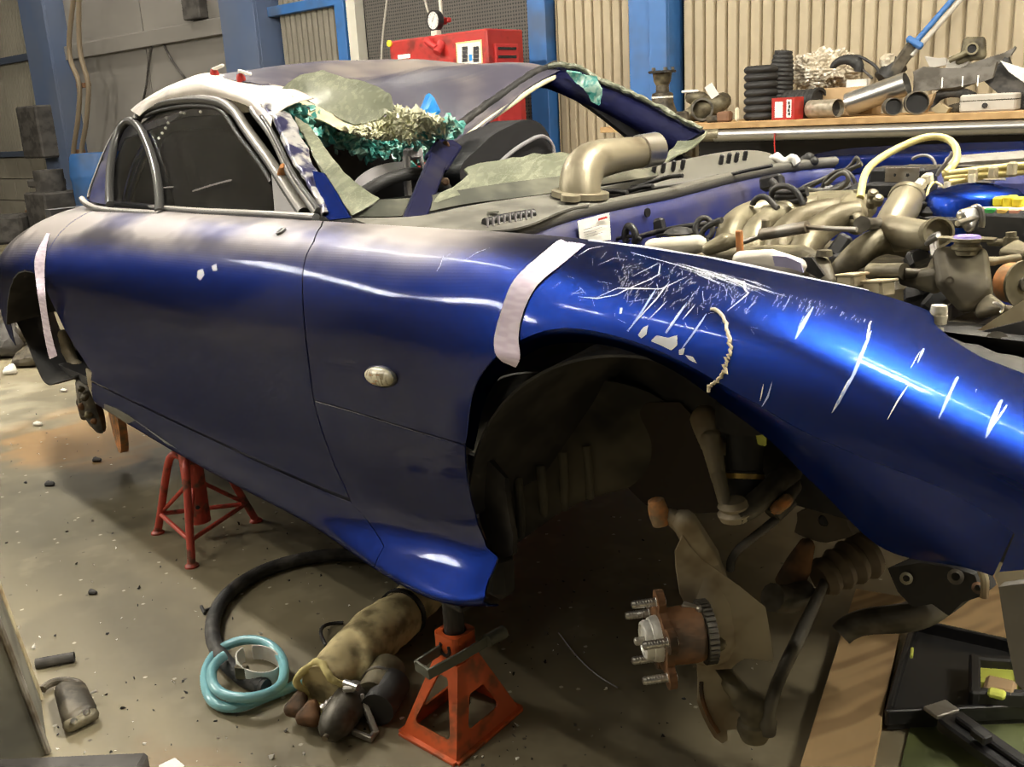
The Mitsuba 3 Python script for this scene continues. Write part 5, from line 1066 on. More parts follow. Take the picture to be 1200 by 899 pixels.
add('dark_clutter', cat(*[box((.03 + .03 * rng.random(), .03, .03), at(u, v, Y=y), euler(*(rng.random(3) * 60)), bev=.006) for u, v, y in ((985, 224, -.2), (1004, 226, -.2), (968, 226, -.2), (770, 264, .05), (985, 290, .12), (990, 306, .14), (1075, 304, .20), (1090, 336, .32), (1080, 345, .32), (1100, 352, .34))]), 'm_black', CAR, smooth=False, kind='stuff')
for (u, v) in ((1022, 232), (1028, 238), (1021, 241)): add('fitting', lathe([(0, 0), (.010, 0), (.010, .014), (.006, .018), (0, .018)], at(u, v, Y=.02), axis=(-.3, .4, .6), seg=12), 'm_cast', CAR)
add('accessory_shelf', cat(box((.86, .17, .05), (.12, .445, .715), euler(0, 2.2, 0), bev=.01)), 'm_liner', CAR, smooth=False)
add('upper_block', box((.56, .40, .16), (.27, .03, .70), euler(0, 2, 0), bev=.03), 'm_cast_dirty', ENG, smooth=False)

# ---------------------------------------------------------------- the car: underside, wheel arch and suspension
add('underbody', cat(box((2.0, 1.42, .03), (1.62, 0, .305), bev=.008)), 'm_liner', CAR, smooth=False)
add('far_sill', box((1.7, .10, .10), (1.25, -.78, .31), bev=.02), 'm_liner', CAR, smooth=False)
add('near_sill_inner', box((1.62, .05, .09), (1.22, .77, .31), bev=.015), 'm_liner', CAR, smooth=False)
# footwell panel behind the wheel, undercoated, with pressed ribs
fp_t = A([(553, 470), (600, 440), (660, 440), (730, 450), (790, 480)], [.80, .72, .62, .56, .53])
fp_m = A([(556, 560), (600, 545), (650, 530), (720, 515), (780, 530)], [.81, .72, .64, .57, .53])
fp_b = A([(592, 645), (618, 628), (655, 602), (690, 585), (735, 572)], [.80, .74, .67, .60, .54])
fp = loft([fp_t, (fp_t + fp_m) / 2 + (.03, 0, 0), fp_m, fp_b], 40, 30)
add('footwell_panel', thick(facing(fp, (-1, .5, 0)), .004), 'm_undercoat', CAR, smooth=40, label='undercoated panel at the back of the wheel arch')
FP = CAR + '__footwell_panel'
for (a, b, y0, y1) in (((634, 545), (638, 608), .69, .69), ((660, 530), (662, 596), .64, .65), ((688, 522), (692, 582), .60, .60), ((608, 560), (612, 628), .73, .75)):
    add('pressed_rib', tube([at(*a, Y=y0) + (-.002, .004, 0), at((a[0] + b[0]) / 2 + 2, (a[1] + b[1]) / 2, Y=(y0 + y1) / 2) + (-.004, .008, 0), at(*b, Y=y1) + (-.002, .004, 0)], .008, seg=8, n=14), 'm_undercoat', FP, smooth=50)
lin = A([(553, 530), (560, 570), (568, 610), (580, 640), (596, 652), (606, 648), (607, 625), (600, 590), (596, 560), (580, 540)], .80)
add('liner_edge', thick(poly3(lin, .02, .003), .01), 'm_liner', CAR, smooth=30)
# arch liner over the wheel
al = []
for a in np.linspace(2, 132, 40):
    r = .385; x, z = .02 + r * math.cos(math.radians(a)) * 1.03, .44 + r * math.sin(math.radians(a)) * .88
    al.append([(x, .845, z - .012), (x, .70, z + .01), (x, .545, z)])
add('arch_liner', thick(facing(grid(np.array(al)), (0, 0, -1)), .004), 'm_liner', CAR, smooth=40, label='black wheel arch liner')
add('brown_panel', thick(poly3(A([(735, 470), (800, 470), (850, 520), (852, 598), (800, 600), (760, 590), (730, 560)], .53), .04, .004), .01), mat('m_brownblack', base_color=(.035, .026, .020), roughness=.8), CAR, smooth=30)
# damper with a gold ring
d0, d1 = at(873, 500, Y=.56), at(871, 600, Y=.60)
dd = (d1 - d0); L = np.linalg.norm(dd); ax_ = dd / L
DP = add('damper', lathe([(0, 0), (.026, 0), (.028, .004), (.028, L * .52), (.030, L * .53), (.030, L * .60), (.028, L * .61), (.028, L * .85), (.017, L), (0, L)], d0, axis=ax_, seg=28), 'm_rubber', CAR, smooth=35, label='black damper with a gold ring')
add('gold_ring', tube([d0 + ax_ * (L * .555), d0 + ax_ * (L * .615)], .0308, seg=28, n=2, smooth=False, wall=.004), mat('m_gold', base_color=(.55, .38, .10), metallic=.7, roughness=.35), DP, smooth=50)
add('top_mount', lathe([(0, 0), (.045, 0), (.045, .04), (.03, .06), (0, .06)], d0 + (0, 0, .0), axis=(0, 0, 1), seg=20), 'm_liner', CAR)
add('yellow_tag', box((.03, .006, .035), at(888, 508, Y=.57), bev=.002), 'm_lime', CAR, smooth=False)
UA = add('upper_arm', cat(hull([(at(826, 492, Y=.58), .024), (at(832, 520, Y=.60), .016)], 12), hull([(at(832, 515, Y=.60), .017), (at(842, 560, Y=.63), .012)], 12), hull([(at(842, 558, Y=.63), .012), (at(850, 592, Y=.66), .010)], 12), hull([(at(834, 518, Y=.60), .014), (at(850, 525, Y=.56), .012)], 10)), 'm_shield', CAR, smooth=40, label='cast upper suspension arm')
add('wishbone', cat(tube(A([(930, 548), (905, 572), (880, 594), (862, 606)], [.52, .58, .63, .66]), [.020, .018, .018, .014], seg=12, n=24), tube(A([(936, 560), (915, 590), (905, 604)], [.5, .58, .6]), .014, seg=10, n=16)), 'm_steel_dark', CAR, smooth=50, label='dark suspension wishbone')
add('rusty_joint', hull([(at(922, 586, Y=.58), .010), (at(910, 596, Y=.60), .010)], 10), 'm_rust_orange', CAR)
add('brake_hose', tube(A([(930, 588), (905, 612), (880, 632), (862, 648), (856, 668)], [.56, .60, .63, .64, .64]), .0065, seg=10, n=40), 'm_rubber_dusty', CAR, smooth=60)
add('boot', lathe([(0, 0), (.022, 0), (.026, .01), (.020, .016), (.024, .022), (.018, .03), (0, .03)], at(862, 608, Y=.65), axis=(.1, .1, 1), seg=20), 'm_shield', CAR)
# upright, hub and dust shield
KN = add('knuckle', cat(hull([(at(783, 604, Y=.70), .012), (at(800, 614, Y=.69), .017)], 12), hull([(at(802, 612, Y=.69), .020), (at(828, 655, Y=.66), .022)], 12), hull([(at(826, 652, Y=.66), .022), (at(838, 700, Y=.65), .03), (at(830, 748, Y=.66), .045)], 12)), 'm_shield', CAR, smooth=40, label='tan steel wheel upright')
add('ball_joint', lathe([(0, -.02), (.014, -.02), (.016, 0), (.012, .02), (0, .022)], at(772, 600, Y=.71), axis=(.2, .1, 1), seg=16), 'm_rust_orange', KN)
HA = V(.59, .81, -.035); HA /= np.linalg.norm(HA)
hc = at(772, 748, Y=.775)
fx_, fy_, _ = frame(HA)
def hp(r, a, h): return hc + fx_ * r * math.cos(a) + fy_ * r * math.sin(a) + HA * h
HUB = CAR + '__wheel_hub'
star = shapely.union_all([Point(0, 0).buffer(.048)] + [Point(.057 * math.cos(a), .057 * math.sin(a)).buffer(.0175) for a in np.arange(5) * 2 * math.pi / 5 + .42] + [Polygon([(.06 * math.cos(a) - .02 * math.sin(a), .06 * math.sin(a) + .02 * math.cos(a)), (.06 * math.cos(a) + .02 * math.sin(a), .06 * math.sin(a) - .02 * math.cos(a)), (0, 0)]) for a in np.arange(5) * 2 * math.pi / 5 + .42]).buffer(-.006).buffer(.006)
add('wheel_hub', cat(move(ext(star, .011), np.stack([fx_, fy_, HA], 1), hc - HA * .011), lathe([(.041, -.062), (.043, -.05), (.041, -.011)], hc, axis=HA, seg=36)), 'm_rust', CAR, smooth=30, label='rusty front wheel hub with bare studs')
add('hub_centre', lathe([(.034, 0), (.034, .006), (.032, .010), (.032, .012), (.029, .013), (.029, .020), (.027, .024), (.024, .025), (.022, .022), (0, .021)], hc, axis=HA, seg=36), 'm_zinc', HUB, smooth=30, label='bright hub centre ring')
add('spindle_nut', lathe([(0, 0), (.006, 0), (.006, .014), (.004, .016), (0, .016)], hc + HA * .021, axis=HA, seg=12), 'm_steel_dull', HUB)
for a in np.arange(5) * 2 * math.pi / 5 + .42:
    p = hp(.057, a, 0)
    add('wheel_stud', lathe([(0, -.014), (.0075, -.014), (.0075, 0), (.0066, .001)] + [(.0066 if i % 2 else .0060, .004 + i * .0021) for i in range(14)] + [(.0052, .036), (0, .0375)], p, axis=HA, seg=14), 'm_steel', HUB, smooth=30)
tr = []
add('tone_ring', cat(lathe([(.036, -.078), (.044, -.078), (.044, -.064), (.036, -.064)], hc, axis=HA, seg=40), *[box((.0045, .005, .014), hp(.0455, a, -.071), np.stack([-fx_ * math.sin(a) + fy_ * math.cos(a), fx_ * math.cos(a) + fy_ * math.sin(a), HA], 1)) for a in np.arange(36) * 2 * math.pi / 36]), 'm_steel_dark', HUB, smooth=30)
sh_px = [(800, 628), (791, 647), (792, 663), (797, 697), (806, 716), (815, 740), (818, 760), (817, 785), (818, 800), (817, 823), (822, 837), (830, 853), (837, 865), (847, 872), (853, 868), (852, 856), (865, 855), (867, 833), (863, 817), (847, 798), (838, 785), (857, 784), (864, 777), (873, 772), (887, 773), (907, 777), (904, 752), (900, 728), (897, 712), (870, 690), (840, 668), (822, 655), (808, 640)]
SHP = np.array([at(u, v, Y=.715 - (u - 790) * .00095) for u, v in sh_px])
shield = poly3(SHP, .012, .002, 2, 20)
add('dust_shield', thick(facing(shield, TOEYE(SHP)), .004), 'm_shield', CAR, smooth=35, label='bent tan brake dust shield')
DS = CAR + '__dust_shield'
q = at(836, 756, Y=.69); add('shield_pad', hull([(q + V(a, 0, b), .010) for a, b in ((-.012, .006), (.010, .004), (.008, -.008))], 10), 'm_cast_dirty', DS)
q = at(811, 712, Y=.73); add('shield_clip', cat(box((.03, .014, .007), q, euler(0, -8, 20), bev=.002), box((.008, .012, .022), q + V(-.014, 0, -.004), bev=.002)), 'm_steel_dull', DS, smooth=False)
add('shield_crease', tube([at(u, v, Y=.717 - (u - 790) * .00095) for u, v in ((822, 800), (824, 822), (832, 842), (842, 858))], .0035, seg=6, n=20), 'm_rust', DS, smooth=50)
add('steering_arm', cat(hull([(at(845, 785, Y=.64), .016), (at(868, 815, Y=.66), .016)], 12), hull([(at(872, 822, Y=.66), .020), (at(886, 830, Y=.66), .019)], 12)), 'm_cast_dirty', CAR, smooth=40, label='tan steering arm')
bj = at(884, 842, Y=.66)
add('lower_ball_joint', lathe([(0, -.035), (.020, -.035), (.026, -.02), (.025, -.006), (.021, -.002), (.021, .012), (.018, .020), (0, .022)], bj, axis=(0, 0, 1), seg=24), 'm_cast_dirty', CAR, smooth=40)
add('grease_cap', lathe([(0, 0), (.017, 0), (.018, .004), (.012, .006), (0, .007)], bj + (0, 0, .02), axis=(.1, .2, 1), seg=20), 'm_tan', CAR)
add('tie_rod', cat(tube(A([(978, 660), (958, 700), (930, 760), (907, 812), (900, 850)], [.34, .44, .56, .64, .66]), [.008, .009, .011, .010, .010], seg=12, n=40), lathe([(0, -.02), (.012, -.02), (.014, 0), (.008, .012), (.005, .02), (0, .02)], at(900, 846, Y=.66), axis=(0, 0, 1), seg=14)), 'm_steel_dark', CAR, smooth=50, label='steel tie rod')
add('rack_boot', cat(*[lathe([(0, 0), (.040 - .003 * i, 0), (.044 - .003 * i, .012), (.036 - .003 * i, .026), (0, .026)], at(1018, 648, Y=.30) + V(.0095, .0245, -.0068) * i, axis=(.35, .9, -.25), seg=20) for i in range(4)]), mat('m_boot', base_color=(.10, .075, .045), roughness=.8), CAR, smooth=40, label='brown rubber rack boot')
add('cradle_lug', thick(poly3(A([(945, 595), (975, 585), (1000, 600), (1010, 622), (980, 630), (950, 622)], .38), .02, .004), .03), mat('m_lug', base_color=(.075, .062, .045), roughness=.8), CAR, smooth=30)
q = at(966, 610, Y=.41); add('lug_hole', lathe([(0, 0), (.010, 0), (.008, .003), (0, .004)], q, axis=EYE - q, seg=12), 'm_black', CAR + '__cradle_lug')
add('rusty_bracket', hull([(at(u, v, Y=.42), .014) for u, v in ((945, 640), (930, 660), (918, 680), (928, 694), (940, 670))], 10), 'm_rust', CAR, smooth=30)
add('lower_arm', cat(tube(A([(905, 700), (925, 702), (945, 694)], [.5, .46, .42]), .024, seg=12, n=14), tube(A([(985, 744), (1020, 728), (1060, 724), (1090, 712), (1108, 690)], [.40, .37, .35, .33, .3]), [.020, .022, .024, .026, .028], seg=14, n=30)), 'm_steel_dark', CAR, smooth=50, label='dark lower suspension arm')
add('crossmember', box((.26, .46, .07), (-.10, -.12, .36), bev=.02), 'm_liner', CAR, smooth=30)
fbp = A([(1040, 666), (1078, 660), (1110, 664), (1142, 674), (1152, 698), (1128, 706), (1112, 722), (1092, 708), (1070, 712), (1052, 694)], .40)
add('tow_bracket', thick(facing(poly3(fbp, .02, .004, 3), TOEYE(fbp)), .05), 'm_rubber', CAR, smooth=False, label='black bracket under the front of the fender')
for (u, v, r, m) in ((1062, 678, .010, 'm_cast_dirty'), (1120, 676, .012, 'm_grease'), (1146, 689, .009, 'm_rust')):
    p = at(u, v, Y=.405); add('bolt_head', lathe([(r * .5, 0), (r, 0), (r, .006), (r * .5, .008), (r * .5, .002)], p, axis=EYE - p, seg=14), m, CAR)
add('washer_pipe', tube(A([(1150, 668), (1154, 680), (1153, 700)], .5), .006, seg=8, n=10), 'm_tan', CAR)
# rear wheel arch: hub, black liner hanging down
add('rear_liner', thick(facing(loft([A([(8, 338), (15, 365), (28, 395), (42, 425), (52, 446), (62, 450)], .80), A([(22, 326), (34, 350), (46, 385), (62, 415), (80, 438), (96, 440)], .74), A([(46, 330), (56, 350), (66, 380), (78, 405), (92, 428), (102, 436)], .66)], 30, 14), (0, 1, 0)), .006), 'm_liner', CAR, smooth=40, label='black liner inside the rear wheel arch')
rl = np.array([[(x, .866, z - .006), (x, .72, z + .012), (x, .56, z)] for x, z in [(2.10, .50), (2.16, .60), (2.23, .668), (2.29, .692), (2.35, .702), (2.42, .701), (2.49, .690), (2.55, .667), (2.61, .628), (2.67, .572), (2.72, .50)]])
add('rear_arch_liner', thick(facing(grid(rl), (0, 0, -1)), .004), 'm_liner', CAR, smooth=40)
add('rear_arch_wall', box((.75, .03, .42), (2.45, .55, .52)), 'm_liner', CAR, smooth=False)
add('rear_arm', cat(hull([(at(74, 392, Y=.70), .018), (at(80, 412, Y=.70), .022), (at(88, 428, Y=.70), .018)], 10), hull([(at(90, 428, Y=.70), .02), (at(100, 440, Y=.70), .016)], 10)), 'm_shield', CAR, smooth=30, label='tan rear suspension arm')
rh = at(106, 468, Y=.74)
RH = add('rear_hub', cat(*[hull([(at(u, v, Y=.74), r) for u, v, r in g], 8) for g in ([(96, 448, .022), (104, 462, .03), (100, 480, .022)], [(104, 460, .03), (112, 490, .03), (118, 502, .018)], [(94, 470, .014), (99, 488, .014)])]), 'm_grease', CAR, smooth=25, label='greasy rear hub and brake parts')
for (u, v, r) in ((95, 456, .012), (99, 466, .012), (96, 476, .012), (103, 486, .012), (110, 494, .010), (108, 452, .012)):
    add('hub_lump', jitter(trimesh.creation.icosphere(2, r).apply_translation(at(u, v, Y=.77)), .004, 60, u), 'm_cast_dirty' if u % 2 else 'm_rust', RH, smooth=25)
add('brake_plate', thick(poly3(A([(100, 432), (112, 440), (122, 448), (128, 452), (118, 466), (112, 474), (104, 456)], .79), .02, .002), .006), 'm_shield', RH, smooth=30)
add('rear_strut', tube(A([(127, 446), (112, 466)], .80), .008, seg=8, n=3), 'm_tan', RH)
add('rear_brake_disc', lathe([(0, -.012), (.15, -.012), (.15, .012), (0, .012)], at(135, 478, Y=.66) + (0, 0, 0), axis=(.25, .97, 0), seg=40), 'm_rust_orange', CAR, smooth=30, label='rusty rear brake disc')

# ---------------------------------------------------------------- stands under the car, hoses and parts on the floor
def F0(u, v, z=0.0): return at(u, v, Z=z)
def col(p, v):
    """The point straight above p that shows at image row v."""
    z = np.linspace(0, 2.2, 441); P = np.stack([np.full(441, p[0]), np.full(441, p[1]), z], 1)
    return P[int(np.argmin(np.abs(proj(P)[:, 1] - v)))]
# orange jack stand: four pressed sides with openings, a square collar, a post and a lever
OS = thing('jack_stand', 'orange pressed steel jack stand under the front end of the sill', 'jack stand')
cf, cl, cr = F0(535, 897), F0(470, 860), F0(610, 832); cb = cl + cr - cf
oc = (cl + cr) / 2; ot = col(oc, 766)
corners = [cf, cl, cb, cr]
ex_, ey_ = (cl - cf) / np.linalg.norm(cl - cf), (cr - cf) / np.linalg.norm(cr - cf)
tops = [ot + ex_ * a * .030 + ey_ * b * .030 for a, b in ((-1, -1), (1, -1), (1, 1), (-1, 1))]
for i in range(4):
    j = (i + 1) % 4; a, b, c, d = corners[i], corners[j], tops[j], tops[i]
    x = (b - a); w = np.linalg.norm(x); x /= w; mid = (a + b) / 2; up = (c + d) / 2 - mid; h = np.linalg.norm(up); up /= h
    tr = Polygon([(-w / 2, 0), (w / 2, 0), (.030, h), (-.030, h)])
    hb = .24 if i % 2 else .20
    hole = Polygon([(-w / 2 * .50, h * hb), (w / 2 * .50, h * hb), (.020, h * .62), (-.020, h * .62)] if i % 2 else [(-w / 2 * .66, h * hb), (w / 2 * .66, h * hb), (.012, h * .84), (-.012, h * .84)]).buffer(-.008).buffer(.008)
    add('side_plate', move(ext(tr.difference(hole), .004), np.stack([x, up, np.cross(x, up)], 1), mid), 'm_orange_stand', OS, smooth=False)
    add('foot_flange', box((w, .014, .006), mid + (0, 0, .003), basis(x, np.cross((0, 0, 1), x)), bev=.001), 'm_orange_stand', OS, smooth=False)
add('collar', move(ext(rrect(.058, .058, .012).difference(Point(0, 0).buffer(.0215)), .055), np.stack([ex_, np.cross((0, 0, 1), ex_), V(0, 0, 1)], 1), ot + (0, 0, -.005)), 'm_orange_stand', OS, smooth=False)
fr_ = (EYE - ot); fr_[2] = 0; fr_ /= np.linalg.norm(fr_)
for q in (-1, 1): pass
cfc = ot - ey_ * .0295 + (0, 0, .024)
add('u_slot', tube([cfc + ex_ * .009 + (0, 0, .010), cfc + ex_ * .009 + (0, 0, -.006), cfc + (0, 0, -.011), cfc - ex_ * .009 + (0, 0, -.006), cfc - ex_ * .009 + (0, 0, .010)], .0035, seg=6, n=24), 'm_black', OS)
pt = V(ot[0], ot[1], .256)
add('post', cyl(ot + (0, 0, -.10), pt, .019, seg=24), 'm_black', OS)
add('saddle', cat(box((.10, .045, .012), pt + (0, 0, -.002), bev=.003)), 'm_black', OS, smooth=False)
hz = ot[2] + .012
hp_ = [at(576, 748, Z=hz + .02), at(540, 770, Z=hz + .01), at(503, 790, Z=hz), at(488, 780, Z=hz), at(512, 764, Z=hz + .008), at(535, 750, Z=hz + .014)]
def bar(pts, w, h):
    """A flat bar standing on edge along a polyline."""
    ms = []
    for a, b in zip(pts, pts[1:]):
        d = b - a; ms.append(box((np.linalg.norm(d) + w, w, h), (a + b) / 2, basis(d, np.cross((0, 0, 1), d)), bev=min(w, h) * .2))
    return cat(*ms)
add('lever', bar(hp_, .005, .020), mat('m_lever', base_color=(.12, .125, .10), metallic=.3, roughness=.5), OS, smooth=False, label='grey steel lever loop')
add('lever_pivot', cyl(hp_[0] + (0, .012, 0), hp_[0] - (0, .03, 0), .012, seg=18), 'm_lever', OS)
# red tripod stand
RS = thing('jack_stand', 'red tubular tripod jack stand under the rear end of the sill', 'jack stand')
ft = [F0(225, 664), F0(185, 625), F0(300, 611)]; rc_ = sum(ft) / 3
add('post', tube([rc_ + (0, 0, .055), rc_ + (0, 0, .262)], .030, seg=24, n=2, smooth=False), 'm_red_stand', RS, smooth=50)
ph = rc_ + V(0, 0, .105) + (EYE - rc_) / np.linalg.norm(EYE - rc_) * V(1, 1, 0) * .030
add('pin_hole', lathe([(0, 0), (.006, 0), (.006, .002), (0, .003)], ph, axis=(EYE - rc_) * V(1, 1, 0), seg=12), 'm_black', RS)
kn = []
for f in ft:
    d = (f - rc_) * V(1, 1, 0); d /= np.linalg.norm(d)
    s0 = rc_ + d * .026 + (0, 0, .235); s1 = rc_ + d * .062 + (0, 0, .238); s2 = rc_ + d * .080 + (0, 0, .21); e_ = f + (0, 0, .006)
    add('leg', tube([s0, s1, s2, s2 * .5 + e_ * .5, e_], .0105, seg=12, n=40), 'm_red_stand', RS, smooth=50)
    add('foot_pad', lathe([(0, 0), (.018, 0), (.018, .004), (.011, .010), (0, .011)], f, axis=(0, 0, 1), seg=16), 'm_red_stand', RS)
    kn.append((s2 * .27 + e_ * .73, s2 * .62 + e_ * .38))
for i in range(3):
    add('crossbar', cyl(kn[i][0], kn[(i + 1) % 3][0], .0062, seg=10), 'm_red_stand', RS)
    add('brace', cyl(kn[i][0], rc_ + V(0, 0, .165) + (kn[i][0] - rc_) * V(.12, .12, 0), .0058, seg=10), 'm_red_stand', RS)
# hoses
hz = .017
bh = [F0(u, v, hz) for u, v in ((312, 806), (290, 797), (268, 780), (253, 758), (249, 735), (260, 705), (288, 680), (325, 663), (375, 652), (420, 651), (448, 660), (468, 676), (484, 694))]
BHS = thing('rubber_hose', 'thick black rubber hose curving over the concrete floor', 'hose')
scene[BHS] = mikit.ply(tube(bh, .0165, seg=16, n=120), 'm_rubber_dusty', smooth=60)
add('hose_mouth', lathe([(.0166, -.001), (.0178, 0), (.0178, .022), (.0166, .023)], bh[0] - (bh[1] - bh[0]) * -.15, axis=bh[1] - bh[0], seg=18), 'm_rubber', BHS)
zz = [.013, .013, .013, .013, .013, .013, .013, .020, .034, .036, .034, .036, .038, .038, .036, .036, .040, .046]
bl = [(352, 800), (335, 808), (305, 820), (278, 829), (255, 826), (242, 808), (242, 784), (256, 763), (282, 751), (310, 753), (328, 768), (333, 790), (323, 808), (298, 817), (266, 815), (250, 802), (250, 782), (264, 768)]
BH2 = thing('coiled_hose', 'coil of clear pale blue hose lying on the floor over the black hose', 'hose')
scene[BH2] = mikit.ply(tube([F0(u, v, z) for (u, v), z in zip(bl, zz)], .0100, seg=16, n=160), 'm_hose_blue', smooth=60)
add('cut_end', lathe([(0, 0), (.0095, 0), (.0125, .0006)], F0(352.5, 799.7, .013), axis=F0(352, 800, .013) - F0(335, 808, .013), seg=16), 'm_white_plastic', BH2)
wc = F0(304, 782, .03)
WR = thing('white_ring', 'white plastic strap ring lying inside the blue hose coil', 'ring')
rg = [wc + V(.044 * math.cos(a), .040 * math.sin(a), .004 + .012 * math.sin(a + 1)) for a in np.linspace(.2, 2 * math.pi - .25, 40)]
gm = np.stack([np.array(rg) - (0, 0, .016), np.array(rg) + (0, 0, .016)]); scene[WR] = mikit.ply(thick(grid(gm), .003), 'm_paper', smooth=40)
add('buckle', box((.03, .012, .03), rg[10], euler(0, 0, 30), bev=.003), 'm_cast', WR, smooth=False)
# wrapped exhaust section
EX = thing('wrapped_pipe', 'exhaust section wrapped in tan insulation lying on the floor by the orange stand', 'exhaust')
wp_ = [F0(378, 806, .056), F0(405, 779, .058), F0(440, 745, .060), F0(470, 720, .055), F0(505, 688, .050), F0(550, 652, .05)]
wm = tube(wp_, [.044, .052, .056, .052, .046, .045, .045], seg=40, n=90); wm = jitter(wm, .007, 26, 3, 4)
wm.vertices = np.maximum(wm.vertices, (-9, -9, .002))
add('insulation', wm, 'm_wrap', EX, smooth=40, label='tan insulation wrap')
sp = smoothpath(wp_, 90); i0 = 46
add('strap', tube([sp[i0], sp[i0 + 2]], .0555, seg=36, n=2, smooth=False, wall=.004), 'm_black', EX, smooth=50)
td = sp[3] - sp[0]; td /= np.linalg.norm(td); rx, ry, _ = frame(td)
rag = [sp[0] + rx * .048 * (1 + .07 * math.sin(5 * a)) * math.cos(a) + ry * .046 * math.sin(a) - td * .012 * math.sin(3 * a + 1) for a in np.linspace(0, 2 * math.pi, 40)[:-1]]
rag = [np.maximum(p, (-9, -9, .008)) for p in rag]
add('ragged_edge', jitter(tube(rag, .0075, seg=8, n=90, closed=True), .004, 60), 'm_wrap_edge', EX, smooth=40)
add('wire', tube([F0(382, 757, .05), F0(376, 742, .03), F0(384, 732, .01), F0(402, 730, .004)], .004, seg=8, n=30), 'm_rubber', EX)
# dark metal catalyst body with flanges in front of it
CB = thing('exhaust_flap', 'dark bullet shaped exhaust valve with rusty flanges lying before the wrapped pipe', 'car part')
b0_, b1_ = F0(386, 858, .036), F0(418, 812, .036)
bd = (b1_ - b0_) / np.linalg.norm(b1_ - b0_); bL = np.linalg.norm(b1_ - b0_)
add('body', lathe([(0, -.012), (.012, -.010), (.024, .004), (.031, .026), (.034, .06), (.034, bL * .9), (.028, bL), (0, bL + .004)], b0_, axis=bd, seg=32), 'm_steel_dark', CB, smooth=50)
add('tip', lathe([(0, 0), (.006, 0), (.005, .010), (0, .011)], b0_ - bd * .020, axis=bd, seg=12), 'm_steel_dull', CB)
add('drum', cyl(F0(436, 818, .04), F0(456, 784, .042), .034, seg=28), 'm_cast_dirty', CB, smooth=40)
add('hose_clamp', tube([F0(436, 818, .04) * .55 + F0(456, 784, .042) * .45, F0(436, 818, .04) * .48 + F0(456, 784, .042) * .52], .0365, seg=28, n=2, smooth=False, wall=.003), 'm_steel', CB, smooth=50)
add('clamp_screw', cat(cyl(F0(404, 800, .085), F0(420, 806, .085), .007, seg=10), box((.025, .018, .012), F0(410, 806, .08), euler(0, 10, 30), bev=.003)), 'm_steel', CB)
for (u, v, rz) in ((352, 826, 30), (366, 836, 30)):
    f = F0(u, v, .030); add('flange', hull([(f + V(a, b, 0), .014) for a, b in ((-.02, .01), (.02, -.012), (0, .02))] + [(f + V(0, 0, .012), .012)], 10), 'm_rust', CB, smooth=30)
add('spring', lathe([(.011, 0), (.012, .005), (.010, .01), (.012, .015), (.010, .02), (.012, .025), (.010, .03)], F0(378, 833, .04), F0(392, 822, .05), seg=14), 'm_steel', CB)
add('stay', cat(bar([F0(424, 818, .05), F0(432, 838, .03), F0(440, 858, .008)], .010, .018), bar([F0(440, 858, .008), F0(434, 866, .008), F0(415, 858, .012)], .008, .012)), 'm_steel_dull', CB, smooth=False)
add('dark_drum', cyl(F0(442, 832, .038), F0(462, 800, .040), .032, seg=24), 'm_rubber', CB, smooth=40)
KY = thing('lever_key', 'small greasy steel key lying between the exhaust valve and the orange stand', 'car part')
scene[KY] = mikit.ply(cat(bar([F0(448, 838, .006), F0(456, 828, .007), F0(468, 822, .006)], .008, .012), lathe([(0, 0), (.012, 0), (.012, .008), (0, .009)], F0(458, 828, .001), axis=(0, 0, 1), seg=14)), 'm_grease', smooth=30)
# left foreground
CP = thing('brake_caliper', 'greasy brake caliper lying beside the grey metal case', 'car part')
cc = F0(88, 826, .022)
add('body', hull([(F0(u, v, z), r) for u, v, z, r in ((76, 810, .022, .020), (92, 808, .02, .016), (102, 832, .022, .018), (84, 842, .022, .018))], 12), 'm_grease', CP, smooth=40)
add('carrier_hook', tube([F0(96, 806, .014), F0(80, 798, .014), F0(62, 800, .014), F0(50, 808, .012)], .008, seg=10, n=24), 'm_grease', CP)
add('bridge', hull([(F0(82, 850, .018), .013), (F0(108, 838, .018), .013)], 12), 'm_cast_dirty', CP)
for (u, v) in ((88, 846), (103, 836)):
    add('piston_bolt', lathe([(0, 0), (.006, 0), (.006, .006), (0, .008)], F0(u, v, .028), axis=(-.1, .5, .8), seg=12), 'm_chrome', CP)
add('bleed_pin', cyl(F0(103, 814, .02), F0(113, 810, .02), .0025, seg=8), 'm_steel', CP)
SH = thing('hose_offcut', 'short black hose offcut lying beside the grey metal case', 'hose')
scene[SH] = mikit.ply(tube([F0(42, 778, .011), F0(64, 774, .011), F0(87, 770, .011)], .011, seg=16, n=12, wall=.003), 'm_rubber_dusty', smooth=50)
GC = thing('metal_case', 'tall grey sheet metal case standing at the left edge of the floor', 'case')
gp = F0(57, 884); gq = F0(46, 806)
gd = gq - gp; gd /= np.linalg.norm(gd); gl = np.cross((0, 0, 1), gd); gl = gl if proj(gp + gl * .1)[0] < proj(gp)[0] else -gl
gh = .37
lean = gl * .045
cs = [gp, gp + gl * .45, gp + gl * .45 + gd * .20, gp + gd * .20]
top_c = [c + (0, 0, gh) + lean for c in cs]
vv = np.array(cs + top_c); fm_ = trimesh.convex.convex_hull(vv)
add('body', fm_, 'm_case', GC, smooth=False)
add('edge_seam', tube([gp + (0, 0, .004), top_c[0]], .006, seg=8, n=4, smooth=False), 'm_steel_dull', GC)
add('edge_seam', tube([gp + gd * .2 + (0, 0, .004), top_c[3]], .006, seg=8, n=4, smooth=False), 'm_tan', GC)
add('rim', tube([top_c[1], top_c[0], top_c[3]], .007, seg=8, n=3, smooth=False), 'm_case', GC)
DBd = thing('dark_slab', 'dark grey slab lying on the floor at the lower left corner', 'slab')
a_, b_, c_ = F0(0, 893, .035), F0(174, 880, .035), F0(170, 930, .035)
xd = b_ - F0(-60, 890, .035); L_ = np.linalg.norm(xd); xd /= L_
